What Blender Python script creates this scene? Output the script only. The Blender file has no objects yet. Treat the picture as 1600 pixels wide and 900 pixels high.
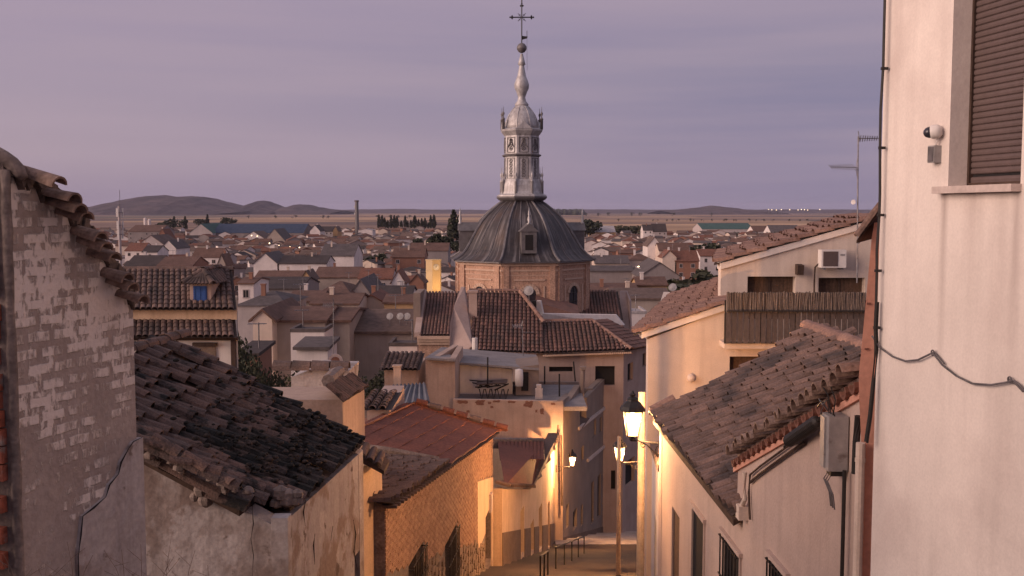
import bpy, math, random
from mathutils import Vector, Matrix

S = bpy.context.scene
C = S.collection
RND = random.Random(7)
V = Vector
rad = math.radians

# ------------------------------------------------------------------ camera
F = 1600.0                      # focal length in photo pixels (photo 1600 wide)
PITCH = math.atan(120.0 / F)    # horizon lies 120 px above the picture centre
cam = bpy.data.cameras.new('camera')
cam.sensor_width = 36.0
cam.lens = 36.0
cam.clip_start = 0.1
cam.clip_end = 60000
camo = bpy.data.objects.new('camera', cam)
C.objects.link(camo)
camo.location = (0, 0, 0)
camo.rotation_euler = (math.pi / 2 - PITCH, 0, 0)
S.camera = camo

# ------------------------------------------------------------------ light
SUN_AZ = rad(-112)       # measured from +Y (view direction) towards +X: behind and to the west
SUN_EL = rad(13)
sdir = V((math.sin(SUN_AZ) * math.cos(SUN_EL), math.cos(SUN_AZ) * math.cos(SUN_EL), math.sin(SUN_EL)))
sun = bpy.data.lights.new('afterglow', 'SUN')
sun.energy = 3.2
sun.angle = rad(50)
sun.color = (1.0, 0.755, 0.63)
suno = bpy.data.objects.new('afterglow', sun)
C.objects.link(suno)
suno.rotation_euler = (-sdir).to_track_quat('-Z', 'Y').to_euler()
suno.location = sdir * 40

W = bpy.data.worlds.new('World')
S.world = W
W.use_nodes = True
nt = W.node_tree
for n in list(nt.nodes):
    nt.nodes.remove(n)


def N(tree, kind, **kw):
    n = tree.nodes.new(kind)
    for k, v in kw.items():
        if k.startswith('i_'):
            key = k[2:]
            key = int(key) if key.isdigit() else key.replace('_', ' ')
            n.inputs[key].default_value = v
        else:
            setattr(n, k, v)
    return n


def ramp(n, stops):
    cr = n.color_ramp
    while len(cr.elements) > 1:
        cr.elements.remove(cr.elements[-1])
    cr.elements[0].position = stops[0][0]
    cr.elements[0].color = stops[0][1] if len(stops[0][1]) == 4 else (*stops[0][1], 1)
    for p, c in stops[1:]:
        e = cr.elements.new(p)
        e.color = c if len(c) == 4 else (*c, 1)


def build_world():
    L = nt.links.new
    tc = N(nt, 'ShaderNodeTexCoord')
    sep = N(nt, 'ShaderNodeSeparateXYZ')
    L(tc.outputs['Generated'], sep.inputs[0])
    mp = N(nt, 'ShaderNodeMapRange', i_1=-0.02, i_2=0.98)
    L(sep.outputs[2], mp.inputs[0])
    # west (left) half of the sky is rosier, east half bluer
    rl = N(nt, 'ShaderNodeValToRGB')
    ramp(rl, [(0.0, (.23, .185, .25)), (.035, (.265, .208, .275)), (.07, (.335, .262, .312)),
              (.13, (.315, .254, .322)), (.20, (.29, .236, .325)), (.26, (.27, .226, .32)), (.6, (.28, .27, .35)), (1, (.26, .27, .36))])
    rr = N(nt, 'ShaderNodeValToRGB')
    ramp(rr, [(0.0, (.20, .175, .24)), (.04, (.195, .172, .262)), (.10, (.198, .180, .275)),
              (.16, (.218, .195, .283)), (.22, (.258, .218, .305)), (.28, (.232, .208, .300)), (.6, (.28, .27, .35)), (1, (.26, .27, .36))])
    L(mp.outputs[0], rl.inputs[0])
    L(mp.outputs[0], rr.inputs[0])
    mx = N(nt, 'ShaderNodeMapRange', i_1=-0.42, i_2=0.30)
    L(sep.outputs[0], mx.inputs[0])
    az = N(nt, 'ShaderNodeMixRGB')
    L(mx.outputs[0], az.inputs[0]); L(rl.outputs[0], az.inputs[1]); L(rr.outputs[0], az.inputs[2])
    # long flat cloud bands
    vm = N(nt, 'ShaderNodeVectorMath', operation='MULTIPLY')
    vm.inputs[1].default_value = (1.5, 1.5, 24)
    L(tc.outputs['Generated'], vm.inputs[0])
    nz = N(nt, 'ShaderNodeTexNoise', i_Scale=1.0, i_Detail=4.0, i_Roughness=.5)
    L(vm.outputs[0], nz.inputs['Vector'])
    nr = N(nt, 'ShaderNodeMapRange', i_1=.42, i_2=.66)
    L(nz.outputs[0], nr.inputs[0])
    fade = N(nt, 'ShaderNodeMapRange', i_1=0.0, i_2=.05)
    L(sep.outputs[2], fade.inputs[0])
    fa = N(nt, 'ShaderNodeMath', operation='MULTIPLY')
    L(nr.outputs[0], fa.inputs[0]); L(fade.outputs[0], fa.inputs[1])
    fb = N(nt, 'ShaderNodeMath', operation='MULTIPLY', i_1=.5)
    L(fa.outputs[0], fb.inputs[0])
    cl = N(nt, 'ShaderNodeMixRGB', i_2=(.355, .278, .335, 1))
    L(fb.outputs[0], cl.inputs[0]); L(az.outputs[0], cl.inputs[1])
    # afterglow round the set sun, behind the camera
    dt = N(nt, 'ShaderNodeVectorMath', operation='DOT_PRODUCT')
    dt.inputs[1].default_value = (math.sin(SUN_AZ), math.cos(SUN_AZ), .05)
    L(tc.outputs['Generated'], dt.inputs[0])
    dm = N(nt, 'ShaderNodeMapRange', i_1=.45, i_2=1.0)
    L(dt.outputs['Value'], dm.inputs[0])
    gl = N(nt, 'ShaderNodeMixRGB', blend_type='ADD', i_2=(.40, .18, .09, 1))
    L(dm.outputs[0], gl.inputs[0]); L(cl.outputs[0], gl.inputs[1])
    bg = N(nt, 'ShaderNodeBackground', i_Strength=1.14)
    L(gl.outputs[0], bg.inputs[0])
    sky = N(nt, 'ShaderNodeTexSky')
    sky.sky_type = 'NISHITA'
    sky.sun_disc = False
    sky.sun_elevation = rad(1.0)
    sky.sun_rotation = SUN_AZ
    b2 = N(nt, 'ShaderNodeBackground', i_Strength=.05)
    L(sky.outputs[0], b2.inputs[0])
    ad = N(nt, 'ShaderNodeMixShader', i_0=.12)
    L(bg.outputs[0], ad.inputs[1]); L(b2.outputs[0], ad.inputs[2])
    out = N(nt, 'ShaderNodeOutputWorld')
    L(ad.outputs[0], out.inputs[0])


build_world()
S.view_settings.view_transform = 'Standard'
S.view_settings.look = 'None'
S.view_settings.exposure = 0.25
S.view_settings.gamma = 1.0
S.render.engine = 'CYCLES'
S.cycles.use_denoising = True
S.cycles.max_bounces = 6
S.cycles.volume_bounces = 0
S.cycles.sample_clamp_indirect = 6.0

# ------------------------------------------------------------------ pixel -> place
CP, SP = math.cos(PITCH), math.sin(PITCH)


def ray(px, py):
    u = (px - 800.0) / F
    v = (450.0 - py) / F
    return V((u, v * SP + CP, v * CP - SP))


def P(px, py, D):
    """the place that the photo shows at (px, py), D metres ahead"""
    d = ray(px, py)
    return d * (D / d.y)


def Pw(px, py, a, b):
    """the place at (px, py) on the vertical wall plane X = a + b * Y"""
    d = ray(px, py)
    return d * (a / (d.x - b * d.y))


def pix(p):
    f = p[1] * CP - p[2] * SP
    up = p[1] * SP + p[2] * CP
    return (800 + F * p[0] / f, 450 - F * up / f)


def ground(D):
    K = [(-80, -2.5), (0, -2.5), (62, -20.2), (75, -21.6), (130, -26.0), (99999, -26.0)]
    for (a, za), (b, zb) in zip(K, K[1:]):
        if D <= b:
            return za + (zb - za) * max(0, D - a) / (b - a)
    return -26.0


# ------------------------------------------------------------------ materials
def rgb(h):
    """photo-like sRGB 0-255 triple -> linear"""
    return tuple(((c / 255) / 12.92 if c <= 10 else (((c / 255) + .055) / 1.055) ** 2.4) for c in h)


def mat(name, c1, c2=None, scale=2.0, contrast=(.35, .65), fine=22.0, fineamt=.25, rough=.85, bump=.25, bumpscale=30.0,
        metal=0.0, streak=None, patch=None, tint=0.0, tintcol=None, spec=.3, stretch=None):
    m = bpy.data.materials.new(name)
    m.use_nodes = True
    t = m.node_tree
    L = t.links.new
    b = t.nodes['Principled BSDF']
    b.inputs['Roughness'].default_value = rough
    b.inputs['Metallic'].default_value = metal
    b.inputs['Specular IOR Level'].default_value = spec
    geo = N(t, 'ShaderNodeNewGeometry')
    pos = geo.outputs['Position']
    if stretch:
        sv = N(t, 'ShaderNodeVectorMath', operation='MULTIPLY')
        sv.inputs[1].default_value = stretch
        L(pos, sv.inputs[0])
        pos = sv.outputs[0]
    n1 = N(t, 'ShaderNodeTexNoise', i_Scale=scale, i_Detail=6.0, i_Roughness=.62)
    L(pos, n1.inputs['Vector'])
    r1 = N(t, 'ShaderNodeMapRange', i_1=contrast[0], i_2=contrast[1])
    L(n1.outputs[0], r1.inputs[0])
    mx = N(t, 'ShaderNodeMixRGB', i_1=(*c1, 1), i_2=(*(c2 or tuple(x * .72 for x in c1)), 1))
    L(r1.outputs[0], mx.inputs[0])
    col = mx.outputs[0]
    if tint:
        at = N(t, 'ShaderNodeAttribute', attribute_name='tint')
        oi = N(t, 'ShaderNodeObjectInfo')
        ad = N(t, 'ShaderNodeMath', operation='ADD')
        L(at.outputs['Fac'], ad.inputs[0]); L(oi.outputs['Random'], ad.inputs[1])
        fr = N(t, 'ShaderNodeMath', operation='FRACT')
        L(ad.outputs[0], fr.inputs[0])
        am = N(t, 'ShaderNodeMath', operation='MULTIPLY', i_1=tint)
        L(fr.outputs[0], am.inputs[0])
        tm = N(t, 'ShaderNodeMixRGB', i_2=(*(tintcol or tuple(x * .4 for x in c1)), 1))
        L(am.outputs[0], tm.inputs[0]); L(col, tm.inputs[1])
        col = tm.outputs[0]
    if patch:
        for pc, ps, p0, p1 in (patch if isinstance(patch, list) else [patch]):
            n3 = N(t, 'ShaderNodeTexNoise', i_Scale=ps, i_Detail=7.0, i_Roughness=.6)
            L(geo.outputs['Position'], n3.inputs['Vector'])
            r3 = N(t, 'ShaderNodeMapRange', i_1=p0, i_2=p1)
            L(n3.outputs[0], r3.inputs[0])
            pm = N(t, 'ShaderNodeMixRGB', i_2=(*pc, 1))
            L(r3.outputs[0], pm.inputs[0]); L(col, pm.inputs[1])
            col = pm.outputs[0]
    if streak:
        sc, amt = streak
        vm = N(t, 'ShaderNodeVectorMath', operation='MULTIPLY')
        vm.inputs[1].default_value = (5, 5, .35)
        L(geo.outputs['Position'], vm.inputs[0])
        n4 = N(t, 'ShaderNodeTexNoise', i_Scale=1.0, i_Detail=5.0, i_Roughness=.6)
        L(vm.outputs[0], n4.inputs['Vector'])
        r4 = N(t, 'ShaderNodeMapRange', i_1=.48, i_2=.75, i_3=0.0, i_4=amt)
        L(n4.outputs[0], r4.inputs[0])
        sm = N(t, 'ShaderNodeMixRGB', i_2=(*sc, 1))
        L(r4.outputs[0], sm.inputs[0]); L(col, sm.inputs[1])
        col = sm.outputs[0]
    n2 = N(t, 'ShaderNodeTexNoise', i_Scale=fine, i_Detail=4.0)
    L(geo.outputs['Position'], n2.inputs['Vector'])
    r2 = N(t, 'ShaderNodeMapRange', i_1=.3, i_2=.7, i_3=1 - fineamt, i_4=1 + fineamt * .6)
    L(n2.outputs[0], r2.inputs[0])
    ml = N(t, 'ShaderNodeVectorMath', operation='SCALE')
    L(col, ml.inputs[0]); L(r2.outputs[0], ml.inputs['Scale'])
    L(ml.outputs[0], b.inputs['Base Color'])
    if bump:
        n5 = N(t, 'ShaderNodeTexNoise', i_Scale=bumpscale, i_Detail=5.0)
        L(geo.outputs['Position'], n5.inputs['Vector'])
        bp = N(t, 'ShaderNodeBump', i_Strength=bump, i_Distance=.02)
        L(n5.outputs[0], bp.inputs['Height'])
        L(bp.outputs[0], b.inputs['Normal'])
    return m


def emit(name, col, strength):
    m = bpy.data.materials.new(name)
    m.use_nodes = True
    t = m.node_tree
    b = t.nodes['Principled BSDF']
    b.inputs['Base Color'].default_value = (.6, .5, .4, 1)
    b.inputs['Emission Color'].default_value = (*col, 1)
    b.inputs['Emission Strength'].default_value = strength
    return m


def lamp_glass():
    """milky glass: glows by itself and lets the bulb's light through"""
    m = bpy.data.materials.new('milky_glass')
    m.use_nodes = True
    t = m.node_tree
    for n in list(t.nodes):
        t.nodes.remove(n)
    e = N(t, 'ShaderNodeEmission', i_Color=(1.0, .56, .22, 1), i_Strength=7.0)
    tr = N(t, 'ShaderNodeBsdfTransparent')
    tr.inputs[0].default_value = (1, .95, .88, 1)
    mx = N(t, 'ShaderNodeMixShader', i_0=.45)
    o = N(t, 'ShaderNodeOutputMaterial')
    t.links.new(tr.outputs[0], mx.inputs[1]); t.links.new(e.outputs[0], mx.inputs[2]); t.links.new(mx.outputs[0], o.inputs[0])
    return m


M = {}
# walls
M['white_plaster'] = mat('white_plaster', (.80, .70, .63), (.70, .61, .55), scale=1.3, streak=((.46, .38, .34), .3), fine=60, fineamt=.06, bump=.16, bumpscale=30,
                         patch=[((.62, .52, .47), .9, .52, .72)])
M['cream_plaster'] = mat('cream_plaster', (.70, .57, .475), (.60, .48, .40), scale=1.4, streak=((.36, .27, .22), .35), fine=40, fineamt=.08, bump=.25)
M['shade_cream'] = mat('shade_cream', (.55, .415, .35), (.47, .35, .295), scale=1.4, streak=((.33, .25, .21), .35), fine=40, fineamt=.08, bump=.25)  # darker copy of the cream plaster, the wall's shade put into its colour
M['salmon_plaster'] = mat('salmon_plaster', (.70, .36, .26), (.58, .29, .21), scale=2, streak=((.3, .14, .1), .3), fineamt=.1)
M['old_plaster'] = mat('old_plaster', (.44, .385, .37), (.36, .31, .30), scale=2.2, streak=((.15, .11, .10), .5), fineamt=.12, bump=.5, bumpscale=14,
                       patch=[((.27, .195, .165), .9, .50, .55), ((.47, .41, .39), 1.5, .57, .61), ((.13, .085, .07), 2.1, .62, .65)])
M['grey_plaster'] = mat('grey_plaster', (.48, .42, .405), (.38, .325, .31), scale=1.5, streak=((.16, .12, .11), .55), fineamt=.16, bump=.8, bumpscale=9,
                        patch=[((.25, .185, .16), .75, .47, .62), ((.45, .39, .375), 1.6, .57, .62), ((.20, .15, .13), 4.5, .62, .68)])
M['orange_plaster'] = mat('orange_plaster', (.66, .47, .32), (.56, .39, .26), scale=1.3, streak=((.32, .2, .13), .4), fineamt=.1)
M['brown_plaster'] = mat('brown_plaster', (.30, .21, .155), (.22, .15, .11), scale=1.3, fineamt=.15)
M['rose_plaster'] = mat('rose_plaster', (.46, .34, .29), (.38, .27, .23), scale=.8, streak=((.25, .18, .16), .35), fineamt=.1)
M['terrace_plaster'] = mat('terrace_plaster', (.52, .37, .29), (.42, .29, .225), scale=1.2, streak=((.26, .19, .16), .45), fineamt=.12)
M['red_scab'] = mat('red_scab', (.27, .125, .085), (.2, .09, .06), scale=6, bump=.6)
M['row_plaster'] = mat('row_plaster', (.29, .215, .175), (.225, .165, .135), scale=.8, streak=((.2, .16, .15), .4), fineamt=.1)
M['mortar'] = mat('mortar', (.26, .20, .175), (.17, .13, .115), scale=5, fineamt=.3, bump=.7, bumpscale=25)
M['verge_mortar'] = mat('verge_mortar', (.17, .12, .095), (.10, .07, .055), scale=6, fineamt=.4, bump=.9, bumpscale=22)
M['dado'] = mat('dado', (.20, .135, .10), (.15, .10, .075), scale=3)
M['stone'] = mat('stone', (.36, .26, .19), (.22, .15, .11), scale=4, tint=.6, tintcol=(.16, .11, .08), bump=.6)
M['church_brick'] = mat('church_brick', (.56, .345, .245), (.46, .275, .19), scale=1.1, fine=9, fineamt=.35, streak=((.2, .1, .07), .5), bump=.5)
M['church_trim'] = mat('church_trim', (.62, .43, .32), (.5, .34, .25), scale=2, fineamt=.2)
M['clock_wall'] = mat('clock_wall', (.52, .40, .25), (.45, .34, .21), scale=.6, fineamt=.1)
M['red_brick'] = mat('red_brick', (.50, .30, .19), (.41, .235, .15), scale=3, tint=.6, tintcol=(.22, .115, .075), fineamt=.2, bump=.4)
M['hollow_brick'] = mat('hollow_brick', (.42, .11, .065), (.30, .085, .05), scale=9, tint=.35, tintcol=(.24, .12, .09), fineamt=.3, bump=.5,
                        patch=((.26, .20, .18), 7, .55, .68))
# roofs
M['old_tile'] = mat('old_tile', (.19, .112, .088), (.105, .068, .058), scale=5, tint=.75, tintcol=(.085, .062, .056), fine=50, fineamt=.35, bump=.7, bumpscale=40,
                    patch=[((.018, .015, .014), 2.6, .53, .62), ((.17, .135, .115), 6, .62, .72)])
M['moss_tile'] = mat('moss_tile', (.075, .05, .042), (.04, .03, .027), scale=6, tint=.6, tintcol=(.02, .017, .015), fine=40, fineamt=.5, bump=.9, bumpscale=30,
                     patch=[((.012, .011, .010), 3, .45, .55)])
M['warm_tile'] = mat('warm_tile', (.27, .165, .13), (.175, .115, .095), scale=4, tint=.8, tintcol=(.13, .085, .07), fine=40, fineamt=.3, bump=.6,
                     patch=[((.075, .055, .05), 1.3, .52, .66)])
M['verge_tile'] = mat('verge_tile', (.34, .23, .18), (.2, .13, .10), scale=9, tint=.6, tintcol=(.16, .1, .08), fineamt=.35, bump=.6)
M['terracotta'] = mat('terracotta', (.27, .125, .09), (.19, .085, .062), scale=7, tint=.4)
M['church_tile'] = mat('church_tile', (.29, .155, .12), (.2, .105, .085), scale=1.2, tint=.75, tintcol=(.11, .07, .06), fineamt=.3,
                       patch=[((.12, .085, .075), .7, .52, .68)])
M['dormer_tile'] = mat('dormer_tile', (.235, .15, .12), (.15, .095, .08), scale=1.6, tint=.8, tintcol=(.075, .052, .048), fineamt=.35,
                       patch=[((.07, .05, .045), 1.0, .52, .66)])
M['pale_tile'] = mat('pale_tile', (.36, .215, .16), (.25, .14, .11), scale=1.5, tint=.7, tintcol=(.18, .105, .085), fineamt=.3)
M['red_sheet'] = mat('red_sheet', (.205, .072, .046), (.15, .055, .038), scale=.8, fine=14, fineamt=.35, rough=.8, bump=.2, streak=((.15, .05, .035), .4))
M['grey_tile'] = mat('grey_tile', (.17, .115, .10), (.115, .075, .066), scale=2.2, fineamt=.3, bump=.6, tint=.5, tintcol=(.1, .07, .06))
M['channel'] = mat('channel', (.085, .058, .05), (.05, .036, .032), scale=6, fineamt=.4)
M['blue_grey_sheet'] = mat('blue_grey_sheet', (.17, .17, .19), (.12, .12, .14), scale=1, fineamt=.15)
M['concrete'] = mat('concrete', (.30, .26, .25), (.22, .19, .185), scale=1.4, fineamt=.2)
M['lead'] = mat('lead', (.068, .058, .061), (.042, .036, .038), scale=.8, rough=.5, metal=.1, fineamt=.2, bump=.15,
                patch=[((.085, .056, .046), .5, .5, .7)])
M['lead_rib'] = mat('lead_rib', (.20, .18, .185), (.11, .10, .105), scale=1.4, rough=.5, metal=.15, fineamt=.2)
M['zinc'] = mat('zinc', (.58, .55, .54), (.38, .35, .345), scale=1.6, streak=((.14, .12, .115), .65), rough=.5, metal=.2, fineamt=.2, bump=.2)
M['zinc_dark'] = mat('zinc_dark', (.20, .18, .18), (.13, .115, .115), scale=2, rough=.5, metal=.2)
# small things
M['black_iron'] = mat('black_iron', (.022, .020, .020), (.035, .028, .025), scale=8, rough=.5, fineamt=.2, bump=.1)
M['dark_hole'] = mat('dark_hole', (.018, .016, .017), (.025, .021, .021), scale=2, bump=0)
M['glass_dark'] = mat('glass_dark', (.03, .03, .04), (.045, .04, .05), scale=2, rough=.15, bump=0, spec=.5)
M['wood_dark'] = mat('wood_dark', (.085, .052, .038), (.05, .03, .024), scale=5, stretch=(1, 1, .2))
M['door_wood'] = mat('door_wood', (.13, .075, .05), (.08, .05, .035), scale=4, stretch=(6, 6, .5))
M['reed'] = mat('reed', (.185, .15, .138), (.125, .098, .088), scale=4, tint=.7, tintcol=(.10, .075, .062), stretch=(8, 8, .6))
M['screen_board'] = mat('screen_board', (.115, .090, .085), (.08, .063, .06), scale=4, tint=.6, tintcol=(.08, .06, .056), stretch=(6, 6, .4))
M['shutter_plastic'] = mat('shutter_plastic', (.125, .088, .082), (.105, .075, .07), scale=2, rough=.45, bump=.05, fineamt=.1)
M['stone_sill'] = mat('stone_sill', (.60, .49, .44), (.48, .39, .35), scale=3, fineamt=.12)
M['white_paint'] = mat('white_paint', (.72, .66, .62), (.62, .56, .53), scale=2, rough=.5, bump=.08, fineamt=.06)
M['grey_plastic'] = mat('grey_plastic', (.36, .33, .32), (.27, .25, .245), scale=5, rough=.45, bump=.05, fineamt=.1, patch=((.16, .13, .12), 8, .58, .7))
M['grey_cable'] = mat('grey_cable', (.15, .13, .135), (.1, .09, .09), scale=6, bump=0)
M['steel'] = mat('steel', (.28, .26, .27), (.18, .165, .17), scale=6, rough=.4, metal=.6, bump=0)
M['pole_paint'] = mat('pole_paint', (.46, .36, .27), (.34, .26, .2), scale=4, streak=((.2, .14, .1), .4), fineamt=.15)
M['dry_stem'] = mat('dry_stem', (.30, .21, .16), (.2, .14, .11), scale=8, bump=0)
M['leaf_dark'] = mat('leaf_dark', (.040, .045, .026), (.022, .027, .018), scale=.7, tint=.7, tintcol=(.065, .065, .034), bump=0, rough=.7)
M['leaf_olive'] = mat('leaf_olive', (.075, .072, .038), (.05, .052, .03), scale=.7, tint=.6, tintcol=(.1, .09, .05), bump=0, rough=.7)
M['bark'] = mat('bark', (.07, .05, .04), (.04, .03, .025), scale=4)
M['blue_shutter'] = mat('blue_shutter', (.035, .095, .30), (.03, .075, .24), scale=5, rough=.5, bump=.05)
M['asphalt'] = mat('asphalt', (.075, .054, .045), (.055, .04, .034), scale=.8, fineamt=.25, bump=.4)
M['pale_edge'] = mat('pale_edge', (.46, .38, .33), (.32, .26, .22), scale=1.5, fineamt=.2)
M['lamp_glass'] = lamp_glass()
M['bulb'] = emit('bulb', (1.0, .74, .42), 40.0)
M['far_glow'] = emit('far_glow', (1.0, .72, .42), 3.5)
M['dial'] = mat('dial', (.70, .66, .6), (.62, .58, .52), bump=0)


# ------------------------------------------------------------------ mesh builder
class MB:
    def __init__(self):
        self.v, self.f, self.t, self.mi, self.ct, self.cm = [], [], [], [], 0.0, 0

    def add(self, vs, fs):
        o = len(self.v)
        self.v += [tuple(x) for x in vs]
        for f in fs:
            self.f.append([i + o for i in f])
            self.t.append(self.ct)
            self.mi.append(self.cm)
        return self

    def poly(self, *pts):
        return self.add(pts, [list(range(len(pts)))])

    def hexa(self, a):
        """8 corners: 0-3 bottom ring, 4-7 top ring"""
        return self.add(a, [[3, 2, 1, 0], [4, 5, 6, 7], [0, 1, 5, 4], [1, 2, 6, 5], [2, 3, 7, 6], [3, 0, 4, 7]])

    def box(self, c, s, ax=None):
        c = V(c)
        X, Y, Z = ax if ax else (V((1, 0, 0)), V((0, 1, 0)), V((0, 0, 1)))
        x, y, z = X * (s[0] / 2), Y * (s[1] / 2), Z * (s[2] / 2)
        return self.hexa([c - x - y - z, c + x - y - z, c + x + y - z, c - x + y - z, c - x - y + z, c + x - y + z, c + x + y + z, c - x + y + z])

    def span(self, x0, x1, y0, y1, z0, z1):
        return self.box(((x0 + x1) / 2, (y0 + y1) / 2, (z0 + z1) / 2), (x1 - x0, y1 - y0, z1 - z0))

    def prism(self, pts, ext):
        pts = [V(p) for p in pts]
        e = V(ext)
        n = len(pts)
        vs = pts + [p + e for p in pts]
        fs = [list(range(n))[::-1], [i + n for i in range(n)]]
        for i in range(n):
            j = (i + 1) % n
            fs.append([i, j, j + n, i + n])
        return self.add(vs, fs)

    def tube(self, pts, r, n=6, cap=True):
        pts = [V(p) for p in pts]
        rs = r if isinstance(r, (list, tuple)) else [r] * len(pts)
        vs, fs = [], []
        up = V((0, 0, 1))
        for i, p in enumerate(pts):
            d = (pts[min(i + 1, len(pts) - 1)] - pts[max(i - 1, 0)]).normalized()
            a = d.cross(up)
            if a.length < .05:
                a = d.cross(V((1, 0, 0)))
            a.normalize()
            b = d.cross(a).normalized()
            for k in range(n):
                an = 2 * math.pi * k / n
                vs.append(p + (a * math.cos(an) + b * math.sin(an)) * rs[i])
        for i in range(len(pts) - 1):
            for k in range(n):
                k2 = (k + 1) % n
                fs.append([i * n + k, i * n + k2, (i + 1) * n + k2, (i + 1) * n + k])
        if cap:
            fs.append(list(range(n))[::-1])
            fs.append([(len(pts) - 1) * n + k for k in range(n)])
        return self.add(vs, fs)

    def lathe(self, prof, c, n=16, a0=0.0, cap=True):
        """prof: (radius, z) from bottom to top, round the vertical through c"""
        vs, fs = [], []
        for r, z in prof:
            for k in range(n):
                an = a0 + 2 * math.pi * k / n
                vs.append((c[0] + r * math.sin(an), c[1] - r * math.cos(an), c[2] + z))
        for i in range(len(prof) - 1):
            for k in range(n):
                k2 = (k + 1) % n
                fs.append([i * n + k, i * n + k2, (i + 1) * n + k2, (i + 1) * n + k])
        if cap:
            fs.append(list(range(n))[::-1])
            fs.append([(len(prof) - 1) * n + k for k in range(n)])
        return self.add(vs, fs)

    def arc(self, o, ax, up, nm, L, r0, r1, seg=4, th=0.0, h=1.0):
        """one barrel tile: mouth at o, body runs along up; ax across, nm out of the roof"""
        vs, fs = [], []
        rings = [(0, r0, 1), (L, r1, 1)]
        if th:
            rings += [(L, r1 - th, 0), (0, r0 - th, 0)]
        for l, r, _ in rings:
            for k in range(seg + 1):
                an = math.pi * k / seg
                vs.append(o + up * l + ax * (r * math.cos(an)) + nm * (r * math.sin(an) * h))
        m = seg + 1
        nr = len(rings)
        for i in range(nr if th else 1):
            j = (i + 1) % nr
            for k in range(seg):
                fs.append([i * m + k, i * m + k + 1, j * m + k + 1, j * m + k])
        if th:
            fs.append([0, m, 2 * m, 3 * m])
            fs.append([seg, 3 * m + seg, 2 * m + seg, m + seg])
        return self.add(vs, fs)

    def mesh(self, name, mats, off=V((0, 0, 0)), smooth=False):
        me = bpy.data.meshes.new(name)
        me.from_pydata([(x - off[0], y - off[1], z - off[2]) for x, y, z in self.v], [], self.f)
        for m in (mats if isinstance(mats, (list, tuple)) else [mats]):
            me.materials.append(M[m] if isinstance(m, str) else m)
        if any(self.mi):
            me.polygons.foreach_set('material_index', self.mi)
        if any(self.t):
            at = me.attributes.new('tint', 'FLOAT', 'FACE')
            at.data.foreach_set('value', self.t)
        if smooth:
            me.polygons.foreach_set('use_smooth', [True] * len(me.polygons))
        me.update()
        return me


WL = {}     # world place of each object (nothing built in place is rotated)


def link(o, parent=None):
    C.objects.link(o)
    if parent is not None:
        o.parent = parent
    return o


def thing(name, label, cat, loc, group=None):
    o = bpy.data.objects.new(name, None)
    link(o)
    o.empty_display_size = .2
    o.location = loc
    WL[o.name] = V(loc)
    tag(o, label, cat, group)
    return o


def tag(o, label, cat, group=None, kind=None):
    if label:
        o['label'] = label
    if cat:
        o['category'] = cat
    if group:
        o['group'] = group
    if kind:
        o['kind'] = kind
    return o


def part(name, mb, m, parent=None, smooth=False, kind=None, label=None, at=None):
    """mesh built in world coordinates, linked under parent"""
    pw = WL[parent.name] if parent is not None else V((0, 0, 0))
    org = V(at) if at is not None else pw
    o = bpy.data.objects.new(name, mb.mesh(name, m, org, smooth))
    link(o, parent)
    o.location = org - pw
    WL[o.name] = org
    if kind:
        o['kind'] = kind
    if label:
        o['label'] = label
    return o


def single(name, mb, m, label, cat, loc, group=None, smooth=False, kind=None):
    o = part(name, mb, m, None, smooth, kind, None, loc)
    return tag(o, label, cat, group, kind)


def structure(name, mb, m, parent=None, smooth=False):
    o = part(name, mb, m, parent, smooth)
    o['kind'] = 'structure'
    return o


def inst(name, me, mw, parent):
    """an object of a shared mesh with world matrix mw under an unrotated parent"""
    o = bpy.data.objects.new(name, me)
    link(o, parent)
    pw = WL[parent.name] if parent is not None else V((0, 0, 0))
    o.matrix_basis = Matrix.Translation(-pw) @ mw
    return o


def frame(o, ax, up, nm):
    m = Matrix.Identity(4)
    for i in range(3):
        m[i][0], m[i][1], m[i][2], m[i][3] = ax[i], up[i], nm[i], o[i]
    return m


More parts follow.
